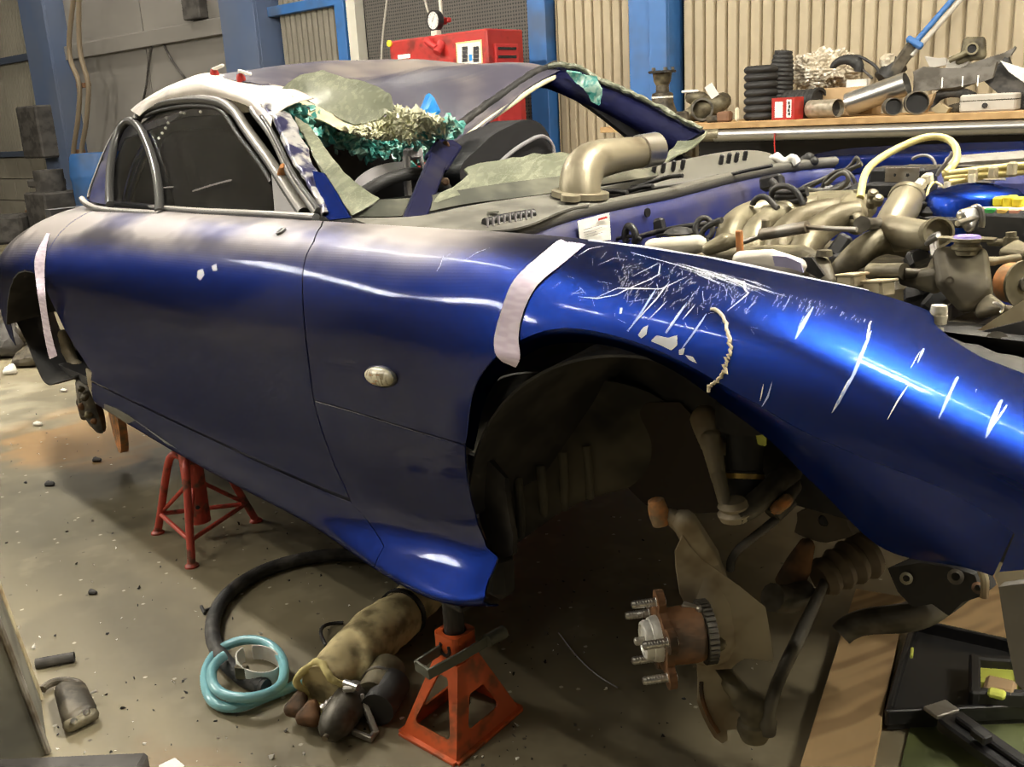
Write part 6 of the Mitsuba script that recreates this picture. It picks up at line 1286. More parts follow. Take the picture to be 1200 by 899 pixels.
yd = np.cross((0, 0, 1), xd); yd = yd if yd @ (EYE - b_) > 0 else -yd
scene[DBd] = mikit.ply(box((L_ + .1, .12, .035), b_ - xd * (L_ + .1) / 2 + yd * .06 - (0, 0, .0175), np.stack([xd, yd, np.cross(xd, yd)], 1), bev=.006), 'm_board_dark', smooth=False)
WP = thing('paper_card', 'white paper card lying on the floor beside the dark slab', 'paper')
q = [F0(u, v, .002) for u, v in ((186, 897), (205, 888), (216, 897), (205, 910), (192, 912))]
scene[WP] = mikit.ply(thick(facing(poly3(np.array(q), .01), (0, 0, 1)), .0015), 'm_paper', smooth=False)
NL = thing('nail', 'bent dark nail lying on the floor beside the black hose', 'nail')
scene[NL] = mikit.ply(cat(tube([F0(238, 717, .004), F0(246, 713, .004), F0(255, 711, .004)], .003, seg=8, n=8), cyl(F0(236, 711, .004), F0(240, 719, .004), .004, seg=8)), 'm_rubber', smooth=40)
WS = thing('wire_strand', 'thin pale wire strand lying on the dark floor under the wheel hub', 'wire')
scene[WS] = mikit.ply(tube([F0(u, v, .003) for u, v in ((655, 742), (672, 764), (690, 783), (707, 796), (724, 806))], .0014, seg=6, n=40), 'm_sail', smooth=50)
grit = []
for _ in range(520):
    u, v = rng.uniform(0, 900), rng.uniform(470, 899); p = F0(u, v)
    r = .0010 + .0022 * rng.random() ** 3
    grit.append(move(trimesh.convex.convex_hull(rng.normal(size=(7, 3)) * r), None, p + (0, 0, r * .8)))
add('grit', cat(*grit[:360]), 'm_rubber_dusty', 'floor', smooth=False, kind='stuff')
add('pale_chips', cat(*grit[360:]), 'm_paper', 'floor', smooth=False, kind='stuff')
for (u, v, r, lab) in ((110, 693, .010, 'dark clod lying on open floor before the red stand'), (60, 566, .014, 'dark clod nearest the black edge of the floor stain'), (115, 538, .014, 'dark clod lying on the rusty floor stain'), (46, 496, .016, 'flat pale flake lying on the floor behind the rusty stain'), (76, 457, .014, 'white flake lying under the tail')):
    k = thing('clod' if 'clod' in lab else 'flake', lab, 'dirt clod' if 'clod' in lab else 'flake')
    scene[k] = mikit.ply(jitter(hull([(F0(u, v, r * .5) + V(a, b, 0), r * .5) for a, b in ((-r, 0), (r, .3 * r), (0, r))], 8), r * .15, 90), 'm_rubber_dusty' if 'clod' in lab else 'm_paper', smooth=False)
# masking tape
def tape(L, R_, lab, n=40, off=.0012, sag=None):
    k = thing('masking_tape', lab, 'tape', None)
    l, r = smoothpath(L, n), smoothpath(R_, n)
    m = thick(facing(grid(np.stack([l, l * .5 + r * .5, r])), (0, 1, .3)), .0006)
    m = jitter(m, .0008, 90, 2); scene[k] = mikit.ply(m, 'm_tape', smooth=40); return k
TL = [(660, 279), (648, 288), (630, 303), (612, 319), (598, 338), (590, 360), (584, 380), (580, 400)]
TR = [(686, 288), (672, 300), (655, 314), (640, 326), (627, 340), (618, 356), (611, 378), (609, 398)]
l3 = on_flank(TL, .002); r3 = on_flank(TR, .002)
l3 = np.vstack([l3, at(581, 415, Y=.885), at(588, 424, Y=.878)]); r3 = np.vstack([r3, at(609, 412, Y=.888), at(604, 431, Y=.878)])
tape(l3, r3, 'wide strip of white masking tape over the front fender down to the wheel arch')
TL = [(55, 274), (49, 285), (43, 298), (41, 310), (42, 322)]; TR = [(59, 274), (56, 286), (54, 300), (53, 312), (53, 324)]
l3 = on_flank(TL, .002); r3 = on_flank(TR, .002)
l3 = np.vstack([l3, [at(44, 345, Y=.905), at(48, 370, Y=.90), at(52, 395, Y=.895), at(58, 421, Y=.89)]]); r3 = np.vstack([r3, [at(53, 345, Y=.905), at(56, 370, Y=.90), at(61, 395, Y=.895), at(67, 417, Y=.89)]])
tape(l3, r3, 'narrow strip of masking tape hanging down across the rear wheel arch')
# right foreground: plank, boards, black tray, tool
PK = thing('wooden_plank', 'long bare wooden plank lying on the floor under the front of the car', 'plank')
pz = .03
a_, b_, c_, d_ = F0(918, 960, pz), F0(1010, 960, pz), F0(1062, 700, pz), F0(1003, 690, pz)
pm_ = cat(ext([(0, 0), (1, 0), (1, 1), (0, 1)], 1)) if False else None
vv = np.array([a_, b_, c_, d_, a_ - (0, 0, pz - .001), b_ - (0, 0, pz - .001), c_ - (0, 0, pz - .001), d_ - (0, 0, pz - .001)])
scene[PK] = mikit.ply(trimesh.convex.convex_hull(vv), 'm_plank', smooth=False)
BD = thing('tan_board', 'tan cardboard sheet lying on the floor behind the black tray', 'cardboard')
q = np.array([F0(u, v, .012) for u, v in ((1079, 733), (1110, 715), (1140, 690), (1165, 672), (1175, 705), (1188, 745), (1192, 753))])
scene[BD] = mikit.ply(thick(facing(poly3(q, .03), (0, 0, 1)), .006), 'm_plank', smooth=False)
TY = thing('black_tray', 'black plastic tray with raised rim lying before the tan board', 'tray')
tq = [F0(u, v, .02) for u, v in ((1072, 738), (1195, 766), (1230, 838), (1040, 846), (1055, 790))]
add('bottom', thick(facing(poly3(np.array(tq), .04), (0, 0, 1)), .016), 'm_rubber', TY, smooth=False)
add('rim', tube([t + (0, 0, .012) for t in tq], .010, seg=8, n=60, closed=True, smooth=False) if False else bar([t + V(0, 0, .01) for t in tq + tq[:1]], .010, .03), 'm_black', TY, smooth=False)
add('yellow_tag', tube([F0(1069, 760, .05), F0(1068, 770, .05)], .003, seg=8, n=4, smooth=False), 'm_lime', TY)
LB = thing('lime_box', 'pale lime green tray with a tan block in it, standing in a black frame', 'tray')
lq = [F0(u, v, .05) for u, v in ((1142, 779), (1200, 783), (1205, 822), (1142, 819))]
add('base', thick(facing(poly3(np.array(lq), .03), (0, 0, 1)), .012), 'm_lime', LB, smooth=False)
add('frame', bar([q + V(0, 0, .004) for q in lq + lq[:1]], .018, .03), 'm_rubber', LB, smooth=False)
q = F0(1172, 806, .062); add('block', box((.05, .045, .02), q, euler(0, 0, 15), bev=.006), 'm_cardboard', LB, smooth=False)
q = F0(1168, 813, .07); add('pale_block', box((.028, .022, .012), q, euler(0, 0, 15), bev=.004), 'm_lime', LB, smooth=False)
GM = thing('green_mat', 'worn green mat lying on the floor at the lower right corner', 'mat')
q = np.array([F0(u, v, .006) for u, v in ((1068, 846), (1250, 838), (1300, 960), (1040, 960))])
scene[GM] = mikit.ply(thick(facing(poly3(q, .04, .002), (0, 0, 1)), .005), 'm_green_mat', smooth=False)
BT = thing('scraper_bar', 'black bar tool with a grey steel end lying across the green mat', 'tool')
t0, t1, t2 = F0(1094, 828, .05), F0(1112, 840, .05), F0(1230, 925, .05)
td_ = (t2 - t0) / np.linalg.norm(t2 - t0); Rt = basis(td_, np.cross((0, 0, 1), td_))
add('blade', box((np.linalg.norm(t1 - t0) * 1.0, .05, .008), (t0 + t1) / 2 + (0, 0, .004), Rt, bev=.002), 'm_steel_dull', BT, smooth=False)
add('handle', cat(box((np.linalg.norm(t2 - t1), .055, .024), (t1 + t2) / 2 - (0, 0, .006), Rt, bev=.004), box((np.linalg.norm(t2 - t1) * .8, .018, .012), (t1 + t2) / 2 + (0, 0, .012), Rt, bev=.003)), 'm_black', BT, smooth=False)
add('latch', box((.03, .02, .016), F0(1150, 862, .075), Rt, bev=.003), 'm_rubber', BT, smooth=False)
GB = thing('grey_stand', 'grey steel upright standing at the right edge beside the lime tray', 'stand')
ga = at(1186, 690, Y=.50); gb = V(ga[0] - .01, ga[1], 0)
gt = at(1175, 686, Y=.50); 
P_ = np.array([at(1170, 688, Y=.52), at(1232, 680, Y=.52), at(1232, 840, Y=.52), at(1190, 800, Y=.52), at(1178, 740, Y=.52)])
add('plate', thick(facing(poly3(P_, .03), TOEYE(P_)), .02), mat('m_upright', base_color=(.20, .19, .17), roughness=.5, metallic=.3), GB, smooth=False)
fo = V(P_[2][0], .50, .0); add('foot', box((.16, .12, .02), V(P_[2][0] - .02, .50, .01), bev=.004), 'm_upright', GB, smooth=False)
add('stem', box((.05, .03, P_[2][2] + .06), V(P_[2][0] - .01, .505, (P_[2][2] + .06) / 2), bev=.004), 'm_upright', GB, smooth=False)

# ---------------------------------------------------------------- the parts bench along the back wall
RWL = np.stack([WALL_D, WALL_N, V(0, 0, 1)], 1)
BZ = .962
def B(u, v, W=.5): return at(u, v, W=W)
def on_bench(u, W=.5, z=BZ):
    """The point of the bench top at image column u, W metres off the wall."""
    s = np.linspace(-3.5, 2.2, 1200); P = np.array([wp(a, W, z) for a in s]); return P[int(np.argmin(np.abs(proj(P)[:, 0] - u)))]
def ppm(p): return FPX / ((np.asarray(p) - EYE) @ _fw)
BN = thing('workbench', 'long workbench with a plywood top and steel front tube along the ribbed wall', 'workbench')
add('top', wbox(-3.2, 1.70, .08, .72, BZ - .032, BZ, .002), 'm_ply', BN, smooth=False)
add('front_tube', cyl(wp(-3.2, .70, BZ - .068), wp(.93, .70, BZ - .068), .034, seg=28), 'm_steel', BN, smooth=50, label='polished steel front tube')
add('back_board', wbox(-3.2, 1.2, .40, .43, .10, BZ - .034), 'm_rubber', BN, smooth=False)
for s in (-3.0, -1.0, 1.5): add('leg', wbox(s, s + .07, .42, .52, 0, BZ - .032, .004), 'm_blue_steel', BN, smooth=False)
add('tube_collar', cyl(wp(1.02, .70, BZ - .062), wp(.90, .70, BZ - .062), .037, seg=28), 'm_cast', BN, smooth=50)
k = thing('red_string', 'thin red string hanging down from the steel front tube of the bench', 'string')
scene[k] = mikit.ply(tube([B(908, 156, .74), B(907.5, 168, .745), B(909, 186, .74)], .0035, seg=6, n=16), 'm_red_paint', smooth=50)
# stacked wheel bearing
p = on_bench(777, .45); m = 1 / ppm(p)
k = thing('wheel_hub', 'greasy wheel hub standing flange up on the bench before the blue column', 'car part')
prof = [(0, 0), (17, 0), (18, 10), (14, 20), (13, 24), (12, 34), (7.5, 36), (7.5, 48)]
add('body', lathe([(r * m, h * m) for r, h in prof], p, axis=(0, 0, 1), seg=30), 'm_grease', k)
add('washer', lathe([(r * m, h * m) for r, h in [(7, 26), (12.5, 26), (12.5, 31), (7, 32)]], p, axis=(0, 0, 1), seg=30), 'm_paper', k)
add('cup', lathe([(r * m, h * m) for r, h in [(5, 36), (6, 42), (8, 44), (10, 48), (11, 56), (11.5, 58)]], p, axis=(0, 0, 1), seg=30), 'm_cast_dirty', k)
add('flange', lathe([(r * m, h * m) for r, h in [(0, 57), (16, 57), (16, 59.5), (0, 60)]], p, axis=(0, 0, 1), seg=30), 'm_rubber_dusty', k)
for a in range(5): add('wheel_stud', cyl(p + V(math.cos(a * 1.257) * 12 * m, math.sin(a * 1.257) * 12 * m, 59 * m), p + V(math.cos(a * 1.257) * 12 * m, math.sin(a * 1.257) * 12 * m, 63 * m), 2 * m, seg=8), 'm_steel_dark', k)
# turbine housing
p = on_bench(826, .52); m = 1 / ppm(p); d = EYE - p; d[2] = 0; d /= np.linalg.norm(d); sd = V(-d[1], d[0], 0); sd = sd if proj(p + sd * .1)[0] > proj(p)[0] else -sd
k = thing('turbine_housing', 'cast exhaust housing with a round dark mouth standing on the bench beside the blue column', 'car part')
c = p + (0, 0, 15 * m) - sd * 3 * m
add('scroll', cat(hull([(c - d * 14 * m, 15 * m), (c - d * 8 * m + sd * 18 * m + (0, 0, 5 * m), 11 * m), (c - d * 20 * m + sd * 24 * m + V(0, 0, 8 * m), 10 * m)], 16), hull([(c - d * 12 * m - sd * 14 * m + V(0, 0, -6 * m), 9 * m), (c - d * 14 * m, 12 * m)], 12), hull([(c - d * 18 * m - sd * 12 * m + V(0, 0, 14 * m), 8 * m), (c - d * 18 * m + V(0, 0, 12 * m), 8 * m)], 10)), 'm_cast_dirty', k, smooth=40)
add('mouth', tube([c - d * 12 * m, c + d * 5 * m], 13 * m, seg=30, n=2, smooth=False, wall=2.5 * m), 'm_steel_dark', k, smooth=40)
add('mouth_bottom', lathe([(0, 0), (11 * m, 0)], c - d * 6 * m, axis=d, seg=24), 'm_black', k)
add('paper_tag', box((10 * m, 1 * m, 16 * m), c + sd * 11 * m + (0, 0, 20 * m), basis(sd * .8 + V(0, 0, .5), -d)), 'm_paper', k, smooth=False)
add('white_lip', box((20 * m, 6 * m, 3 * m), c - sd * 14 * m + (0, 0, 21 * m) - d * 14 * m, basis(sd, -d), bev=m), 'm_paper', k, smooth=False)
for j, (u, h, w, mt, lab) in enumerate(((849, 12, 16, 'm_brown', 'small brown box standing on the bench left of the black bellows stack'), (838, 8, 18, 'm_grease', 'greasy lump lying on the bench before the turbine housing'), (800, 14, 14, 'm_grease', 'small dirty fitting lying between the wheel hub and turbine housing'), (864, 16, 6, 'm_white_plastic', 'thin pale strip standing against the black bellows stack'))):
    p = on_bench(u, .62); m = 1 / ppm(p); k = thing('bench_part', lab, 'car part')
    scene[k] = mikit.ply(jitter(box((w * m, w * m * .8, h * m), p + (0, 0, h * m / 2 + .0005), RWL @ euler(0, 0, 20 * j), bev=2 * m), .002, 60, j), mt, smooth=False)
# black bellows and hoses
def bellows(p0, p1, r, n, depth, seg=36):
    pr = []
    for i in range(n):
        for a, q in ((0, 1 - depth), (.25, 1 - depth * .2), (.5, 1), (.75, 1 - depth * .2)): pr.append((r * q, (i + a) / n))
    return lathe([(0, 0)] + pr + [(r * .8, 1), (0, 1)], p0, p1, seg, rel=True)
p = on_bench(891, .50); m = 1 / ppm(p)
k = thing('bellows_stack', 'black ribbed rubber bellows standing upright on the bench behind the red carton', 'bellows')
scene[k] = mikit.ply(jitter(bellows(p, p + (0, 0, 61 * m), 19.5 * m, 7, .16), .002, 30), 'm_rubber', smooth=40)
p2 = on_bench(909, .36); k = thing('bellows_cone', 'tall black striped rubber cone standing behind the bellows stack', 'bellows')
pr = []
for i in range(16):
    h = i / 16; r = 17 * m * math.sqrt(max(.05, 1 - (h * .86) ** 2.2)); pr += [(r * .95, h), (r, h + .025), (r * .95, h + .05)]
scene[k] = mikit.ply(lathe([(0, 0)] + [(r, h * 78 * m) for r, h in pr] + [(0, 78 * m)], p2, axis=(-.12 * WALL_D[0], 0, 1), seg=30), 'm_rubber', smooth=35)
q0, q1 = B(922, 113, .45), B(958, 111, .50)
q0[2] = q1[2] = BZ + 13 * m * 1.0 + .028
k = thing('ribbed_hose', 'black corrugated hose lying behind the red carton, its mouth to the right', 'hose')
scene[k] = mikit.ply(bellows(q0, q1, 13 * m, 7, .12), 'm_rubber', smooth=35)
hd = (q1 - q0) / np.linalg.norm(q1 - q0)
add('end_ring', tube([q1 - hd * .005, q1 + hd * .015], 14 * m, seg=30, n=2, smooth=False, wall=3 * m), 'm_rubber_dusty', k, smooth=40)
kb = thing('hose_block', 'dark wooden block holding up the corrugated hose on the bench', 'block'); pb = (q0 + q1) / 2
scene[kb] = mikit.ply(box((.14, .08, pb[2] - 13 * m - BZ), (pb[0], pb[1], (BZ + pb[2] - 13 * m) / 2), RWL, bev=.003), 'm_grease', smooth=False)
# red carton
p = on_bench(923, .62); m = 1 / ppm(p); Rr = RWL @ euler(0, 0, -14)
bw, bd_, bh_ = 34 * m, 16 * m, 25 * m
k = thing('red_carton', 'small red carton with a white label standing on the bench edge', 'carton')
c = p + V(0, 0, bh_ / 2 + .0005)
add('box', box((bw, bd_, bh_), c, Rr, bev=.001), 'm_red_paint', k, smooth=False)
fx2 = Rr[:, 0]; fx2 = fx2 if proj(c + fx2 * .1)[0] > proj(c)[0] else -fx2
fn2 = Rr[:, 1] if Rr[:, 1] @ (EYE - c) > 0 else -Rr[:, 1]; Rf = np.stack([fx2, V(0, 0, 1), fn2], 1)
def decal(w, h, x, y, mt, name, par, cc, R, off, th=.0008):
    add(name, box((w, h, th), cc + R @ V(x, y, off), R), mt, par, smooth=False)
decal(12 * m, 18 * m, -6 * m, -1 * m, 'm_paper', 'label', k, c, Rf, bd_ / 2 + .0004)
decal(7 * m, 20 * m, 9 * m, 0, 'm_paper', 'white_stripe', k, c, Rf, bd_ / 2 + .0004)
for i in range(4): decal(3 * m, 3.4 * m, 9 * m + (i % 2) * .6 * m, (6 - i * 4) * m, 'm_ink', 'mark', k, c, Rf, bd_ / 2 + .0010)
# crumpled clear bag
p = on_bench(964, .20); m = 1 / ppm(p)
bag = trimesh.creation.icosphere(5, 1.0); bag.vertices = bag.vertices * (36 * m, 22 * m, 21 * m)
nz = meshkit.noise(bag.vertices * 34, 3) - .5; n2 = np.abs(meshkit.noise(bag.vertices * 60, 9) - .5)
bag.vertices = bag.vertices * (1 + .35 * nz + .5 * n2)[:, None]
k = thing('plastic_bag', 'crumpled clear plastic bag on the bench behind the cardboard box', 'bag')
zb = B(964, 87, .20)[2] + .02
scene[k] = mikit.ply(move(bag, RWL, (p[0], p[1], zb)), 'm_bag_clear' if 'm_bag_clear' in scene else mat('m_bag_clear', base_color=proc(lambda p, n, uv: mix((.42, .37, .28), (.72, .69, .60), smoothstep(.5, .75, fbm(p.x * 45, p.y * 45, p.z * 45, 2)))), roughness=.22, clearcoat=.8), smooth=12)
kc = thing('storage_carton', 'cardboard box lying on the bench under the crumpled plastic bag', 'carton')
p = on_bench(996, .40); scene[kc] = mikit.ply(box((60 * m, 24 * m, 30 * m), (p[0], p[1], BZ + 16 * m + .0005), RWL, bev=.002), 'm_cardboard', smooth=False)
k2 = thing('paper_slip', 'white paper slip lying on top of the cardboard box', 'paper')
pp = on_bench(1005, .42, BZ + 30 * m + .002); scene[k2] = mikit.ply(box((22 * m, 14 * m, 8 * m), pp + (0, 0, 4 * m), RWL @ euler(0, 0, 10), bev=m * .5), 'm_paper', smooth=False)
# pipes
def pipe(a, b, r, lab, mt='m_steel_dull', w=.003, seg=30):
    k = thing('steel_pipe', lab, 'pipe')
    scene[k] = mikit.ply(tube([a, a * .5 + b * .5, b], r, seg=seg, n=8, wall=w), mt, smooth=50)
    d = (b - a) / np.linalg.norm(b - a); add('bore', lathe([(0, 0), (r * .9, 0)], b - d * r * .6, axis=d, seg=24), 'm_black', k); return k
m = 1 / ppm(on_bench(1000, .6))
pipe(on_bench(950, .58, BZ + 11 * m), on_bench(982, .64, BZ + 11 * m), 10.5 * m, 'short pipe wrapped in foil lying beside the red carton', 'm_pillar_glint2' if 'm_pillar_glint2' in scene else mat('m_pillar_glint2', base_color=proc(lambda p, n, uv: mix((.50, .45, .36), (.25, .21, .15), noise(p.x * 60, p.y * 60, p.z * 60))), metallic=.5, roughness=.35))
a = on_bench(994, .52, BZ + 14 * m); b = B(1063, 98, .50)
kp = pipe(a, b, 13.5 * m, 'long polished steel pipe lying slanted over the other pipes', 'm_steel')
pipe(on_bench(1044, .585, BZ + 10 * m), on_bench(1048, .70, BZ + 10 * m), 9.5 * m, 'small dark pipe end lying under the slanted polished pipe', 'm_steel_dark')
pipe(on_bench(1072, .585, BZ + 13 * m), on_bench(1075, .70, BZ + 13 * m), 12.5 * m, 'wide dark pipe end lying right of the small pipe end', 'm_steel_dark')
k = thing('power_cable', 'black cable looping above the cardboard box to the black grip', 'cable')
scene[k] = mikit.ply(tube([B(1006, 84, .46), B(1004, 74, .46), B(990, 70, .46), B(978, 76, .46), B(976, 80, .46)], [.024, .03, .026, .02, .016], seg=10, n=30), 'm_rubber', smooth=50)
add('lead', tube([B(996, 68, .46), B(1005, 66, .46), B(1018, 72, .47), B(1027, 79, .48), B(1030, 86, .48)], .008, seg=8, n=30), 'm_rubber', k)
add('lead', tube([B(1006, 78, .46), B(1016, 86, .47), B(1022, 92, .48)], .007, seg=8, n=30), 'm_rubber_dusty', k)
k = thing('black_grip', 'black cylinder with a pale wrapped end lying behind the slanted pipe', 'tool')
add('body', cyl(B(1034, 94, .40), B(1054, 74, .34), 12 * m, seg=24), 'm_rubber', k)
add('pale_cap', jitter(trimesh.creation.icosphere(3, 9 * m).apply_translation(B(1040, 72, .38)), .012, 40), 'm_bag_clear', k, smooth=15)
# long handled squeegee leaning on the wall
k = thing('floor_squeegee', 'blue and tan handled squeegee leaning from the bench against the ribbed wall', 'squeegee')
h0, h1 = B(1062, 62, .34), B(1140, -28, .10)
add('blue_pole', cyl(h0, h1, .014, seg=16), 'm_blue_steel', k)
add('tan_pole', cyl(B(1068, 66, .36), B(1150, -28, .12), .012, seg=16), 'm_pipe_grey', k)
add('socket', bar([B(1046, 88, .40), B(1056, 72, .38), B(1072, 50, .34)], .03, .06), 'm_grease', k, smooth=False)
add('blue_clip', box((.03, .03, .09), B(1072, 50, .36), basis(h1 - h0, WALL_N), bev=.005), 'm_blue_steel', k, smooth=False)
# heap of grey parts at the right
k = thing('heat_shield', 'long grey heat shield with three pale slots lying over the dark parts', 'car part')
q = np.array([B(u, v, .55) for u, v in ((1070, 84), (1082, 78), (1110, 80), (1160, 78), (1168, 72), (1163, 92), (1150, 96), (1120, 102), (1090, 106), (1074, 108))])
add('plate', thick(facing(poly3(q, .03, .006), TOEYE(q)), .03), mat('m_shieldgrey', base_color=proc(lambda p, n, uv: mix((.14, .13, .115), (.07, .062, .05), smoothstep(.35, .7, dustn(p, 20)))), roughness=.6), k, smooth=30)
for u in (1104, 1128, 1146): add('slot', box((.007, .004, .05), B(u, 97 - (u - 1104) * .06, .575), RWL, bev=.001), 'm_paper', k, smooth=False)
for (pts, W, mt, nm, lab) in (
    ([(1083, 66), (1096, 68), (1108, 68), (1110, 76), (1090, 80)], .45, 'm_pipe_grey', 'bracket_plate', 'tan pointed bracket lying on the heat shield'),
    ([(1118, 82), (1150, 70), (1176, 62), (1191, 55), (1184, 66), (1168, 76), (1150, 84), (1126, 86)], .48, 'm_shieldgrey', 'duct_plate', 'long grey duct plate pointing right on top of the heap'),
    ([(1112, 66), (1124, 64), (1136, 72), (1126, 82), (1108, 80)], .46, 'm_pipe_grey', 'bracket_plate', 'pale irregular bracket lying left of the throttle body')):
    k = thing(nm, lab, 'car part'); q = np.array([B(u, v, W) for u, v in pts]); scene[k] = mikit.ply(thick(facing(poly3(q, .02, .006), TOEYE(q)), .025), mt, smooth=30)
k = thing('throttle_body', 'small cast throttle body with a dark bore on top of the grey heap', 'car part')
c = B(1139, 57, .50); d = EYE - c; d[2] = 0; d /= np.linalg.norm(d); m = 1 / ppm(c)
add('body', cat(hull([(c - d * 12 * m + V(0, 0, a * m) + WALL_D * b * m, 5 * m) for a, b in ((-8, -12), (-8, 8), (8, -10), (9, 6))], 12), hull([(c - d * 14 * m - V(0, 0, 8 * m), 6 * m), (c + WALL_D * 14 * m - d * 10 * m - V(0, 0, 13 * m), 4 * m)], 10)), 'm_cast_dirty', k, smooth=35)
add('bore', tube([c - d * 8 * m, c + d * 2 * m], 7 * m, seg=24, n=2, smooth=False, wall=2 * m), 'm_cast', k)
add('bore_bottom', lathe([(0, 0), (5.5 * m, 0)], c - d * 2 * m, axis=d, seg=20), 'm_black', k)
add('arm', cyl(B(1112, 71, .50), B(1134, 61, .48), 3.5 * m, seg=10), 'm_cast', k)
k = thing('control_unit', 'flat pale metal control unit lying on the bench under the heap', 'car part')
p = on_bench(1160, .56); m = 1 / ppm(p); c = (p[0], p[1], BZ + 10 * m + .0005); Rc = RWL @ euler(0, 0, 6)
add('case', box((60 * m, 40 * m, 20 * m), c, Rc, bev=2 * m), 'm_pipe_grey', k, smooth=False)
add('lid_line', box((60.6 * m, 40.6 * m, 1.2 * m), V(*c) + (0, 0, 3 * m), Rc), 'm_steel_dark', k, smooth=False)
add('catch', cyl(B(1160, 126, .70) * .0 + V(*c) + WALL_N * 20 * m - (0, 0, 3 * m), V(*c) + WALL_N * 22.5 * m - (0, 0, 3 * m), 3 * m, seg=12), 'm_rubber', k)
hp2 = [([(1076, 124), (1084, 112), (1094, 110), (1090, 122), (1082, 132)], .56, 'm_cardboard', 'copper_bracket', 'copper coloured bracket lying between pipe end and hose'), ([(1092, 128), (1100, 122), (1112, 128), (1108, 134), (1096, 134)], .60, 'm_tan', 'terminal_block', 'pale terminal lying on the bench before the copper bracket'),
       ([(1102, 134), (1112, 126), (1126, 122), (1128, 134)], .52, 'm_grease', 'greasy_bracket', 'greasy bracket lying on the bench left of the control unit')]
for pts, W, mt, nm, lab in hp2:
    k = thing(nm, lab, 'car part'); q = np.array([B(u, v, W) for u, v in pts]); mm = thick(facing(poly3(q, .02, .004), TOEYE(q)), .05); 
    mm.vertices[:, 2] += max(0, BZ + .0005 - mm.vertices[:, 2].min()); scene[k] = mikit.ply(mm, mt, smooth=30)
k = thing('heater_hose', 'dark curved hose lying under the grey heat shield', 'hose')
scene[k] = mikit.ply(tube([on_bench(1092, .50, BZ + .03), B(1098, 114, .5), B(1116, 108, .5), B(1136, 112, .5), on_bench(1142, .40, BZ + .03)], .024, seg=12, n=40), 'm_rubber_dusty', smooth=50)
k = thing('engine_cover', 'dark folded cover with a white plate leaning at the right end of the heap', 'car part')
q = np.array([B(u, v, .50) for u, v in ((1152, 94), (1164, 80), (1172, 74), (1230, 110), (1230, 135), (1196, 130), (1170, 110))]); shm = thick(facing(poly3(q, .04, .01), TOEYE(q)), .06); shm.vertices[:, 2] = np.maximum(shm.vertices[:, 2], BZ + .002); add('shell', shm, 'm_rubber_dusty', k, smooth=30)
q = np.array([B(u, v, .56) for u, v in ((1172, 71), (1200, 80), (1230, 90), (1230, 116), (1196, 94), (1182, 84))]); add('white_plate', thick(facing(poly3(q, .04), TOEYE(q)), .006), 'm_paper', k, smooth=False)

# ---------------------------------------------------------------- the red machine and the far left of the room
RM = thing('red_cabinet', 'tall red machine cabinet with a label standing before the perforated panel', 'machine')
add('body', wbox(2.50, 3.42, .45, .80, .02, 1.59, .01), 'm_red_paint', RM, smooth=False)
add('plinth', wbox(2.52, 3.40, .47, .78, 0, .03), 'm_black', RM, smooth=False)
add('side_recess', wbox(2.485, 2.52, .52, .74, .5, 1.50, .004), 'm_red_ink', RM, smooth=False)
for z in (1.47, 1.42): add('side_slot', wbox(2.478, 2.49, .55, .72, z - .008, z + .008), 'm_black', RM, smooth=False)
Rm_ = np.stack([-WALL_D, V(0, 0, 1), WALL_N], 1)
def face(u, v): return at(u, v, W=.80)
def plate(u0, v0, u1, v1, mt, name, par=RM, off=.001):
    a, b = face(u0, v0), face(u1, v1); c = (a + b) / 2; w = abs((a - b) @ WALL_D); h = abs(a[2] - b[2])
    return add(name, box((w, h, .002), c + WALL_N * off, Rm_), mt, par, smooth=False)
lb = plate(534, 50, 566, 74, 'm_yellow_border' if 'm_yellow_border' in scene else mat('m_yellow_border', base_color=(.62, .52, .25), roughness=.6), 'label')
plate(535.5, 52, 564.5, 74, 'm_paper', 'label_face', lb, .0025)
for u0, u1 in ((542, 548.5), (555, 562)):
    for i in range(4): plate(u0, 55 + i * 4.6, u1, 58.6 + i * 4.6, 'm_ink', 'text_line', lb, .004)
plate(550, 64, 554, 71, 'm_blueplastic', 'blue_mark', lb, .004)
plate(466, 64.5, 481, 68, 'm_paper', 'white_label')
p = face(457, 51); add('yellow_button', lathe([(0, 0), (.022, 0), (.022, .012), (.012, .018), (0, .018)], p, axis=WALL_N, seg=18), 'm_yellow', RM)
p = face(504, 49); add('knob', cat(cyl(p, p + WALL_N * .03, .03, seg=18), cyl(p + WALL_N * .03, face(518, 56) + WALL_N * .05, .018, seg=12), cyl(face(518, 50), face(518, 62) + WALL_N * .05, .028, seg=14)), 'm_red_ink', RM)
GA = thing('pressure_gauge', 'round white pressure gauge standing on top of the red cabinet', 'gauge')
gcx = at(510, 24, W=.62); gn = EYE - gcx; gn[2] = 0; gn /= np.linalg.norm(gn); gn = gn * .8 + V(.6, 0, 0); gn /= np.linalg.norm(gn)
add('dial', lathe([(0, 0), (.058, 0), (.058, .002), (0, .003)], gcx + gn * .015, axis=gn, seg=36), 'm_dial', GA)
add('bezel', tube([gcx - gn * .02, gcx + gn * .022], .066, seg=36, n=2, smooth=False, wall=.009), 'm_black', GA, smooth=40)
add('back_plate', lathe([(0, 0), (.064, 0), (.064, .01), (0, .012)], gcx - gn * .022, axis=gn, seg=30), 'm_black', GA)
gx_, gy_, _ = frame(gn)
add('dial_ticks', cat(*[box((.012, .003, .001), gcx + gn * .0185 + (gx_ * math.cos(a) + gy_ * math.sin(a)) * .045, basis(gx_ * math.cos(a) + gy_ * math.sin(a), -gx_ * math.sin(a) + gy_ * math.cos(a))) for a in np.linspace(0, 2 * math.pi, 13)[:-1]]), 'm_ink', GA, smooth=False, kind='stuff')
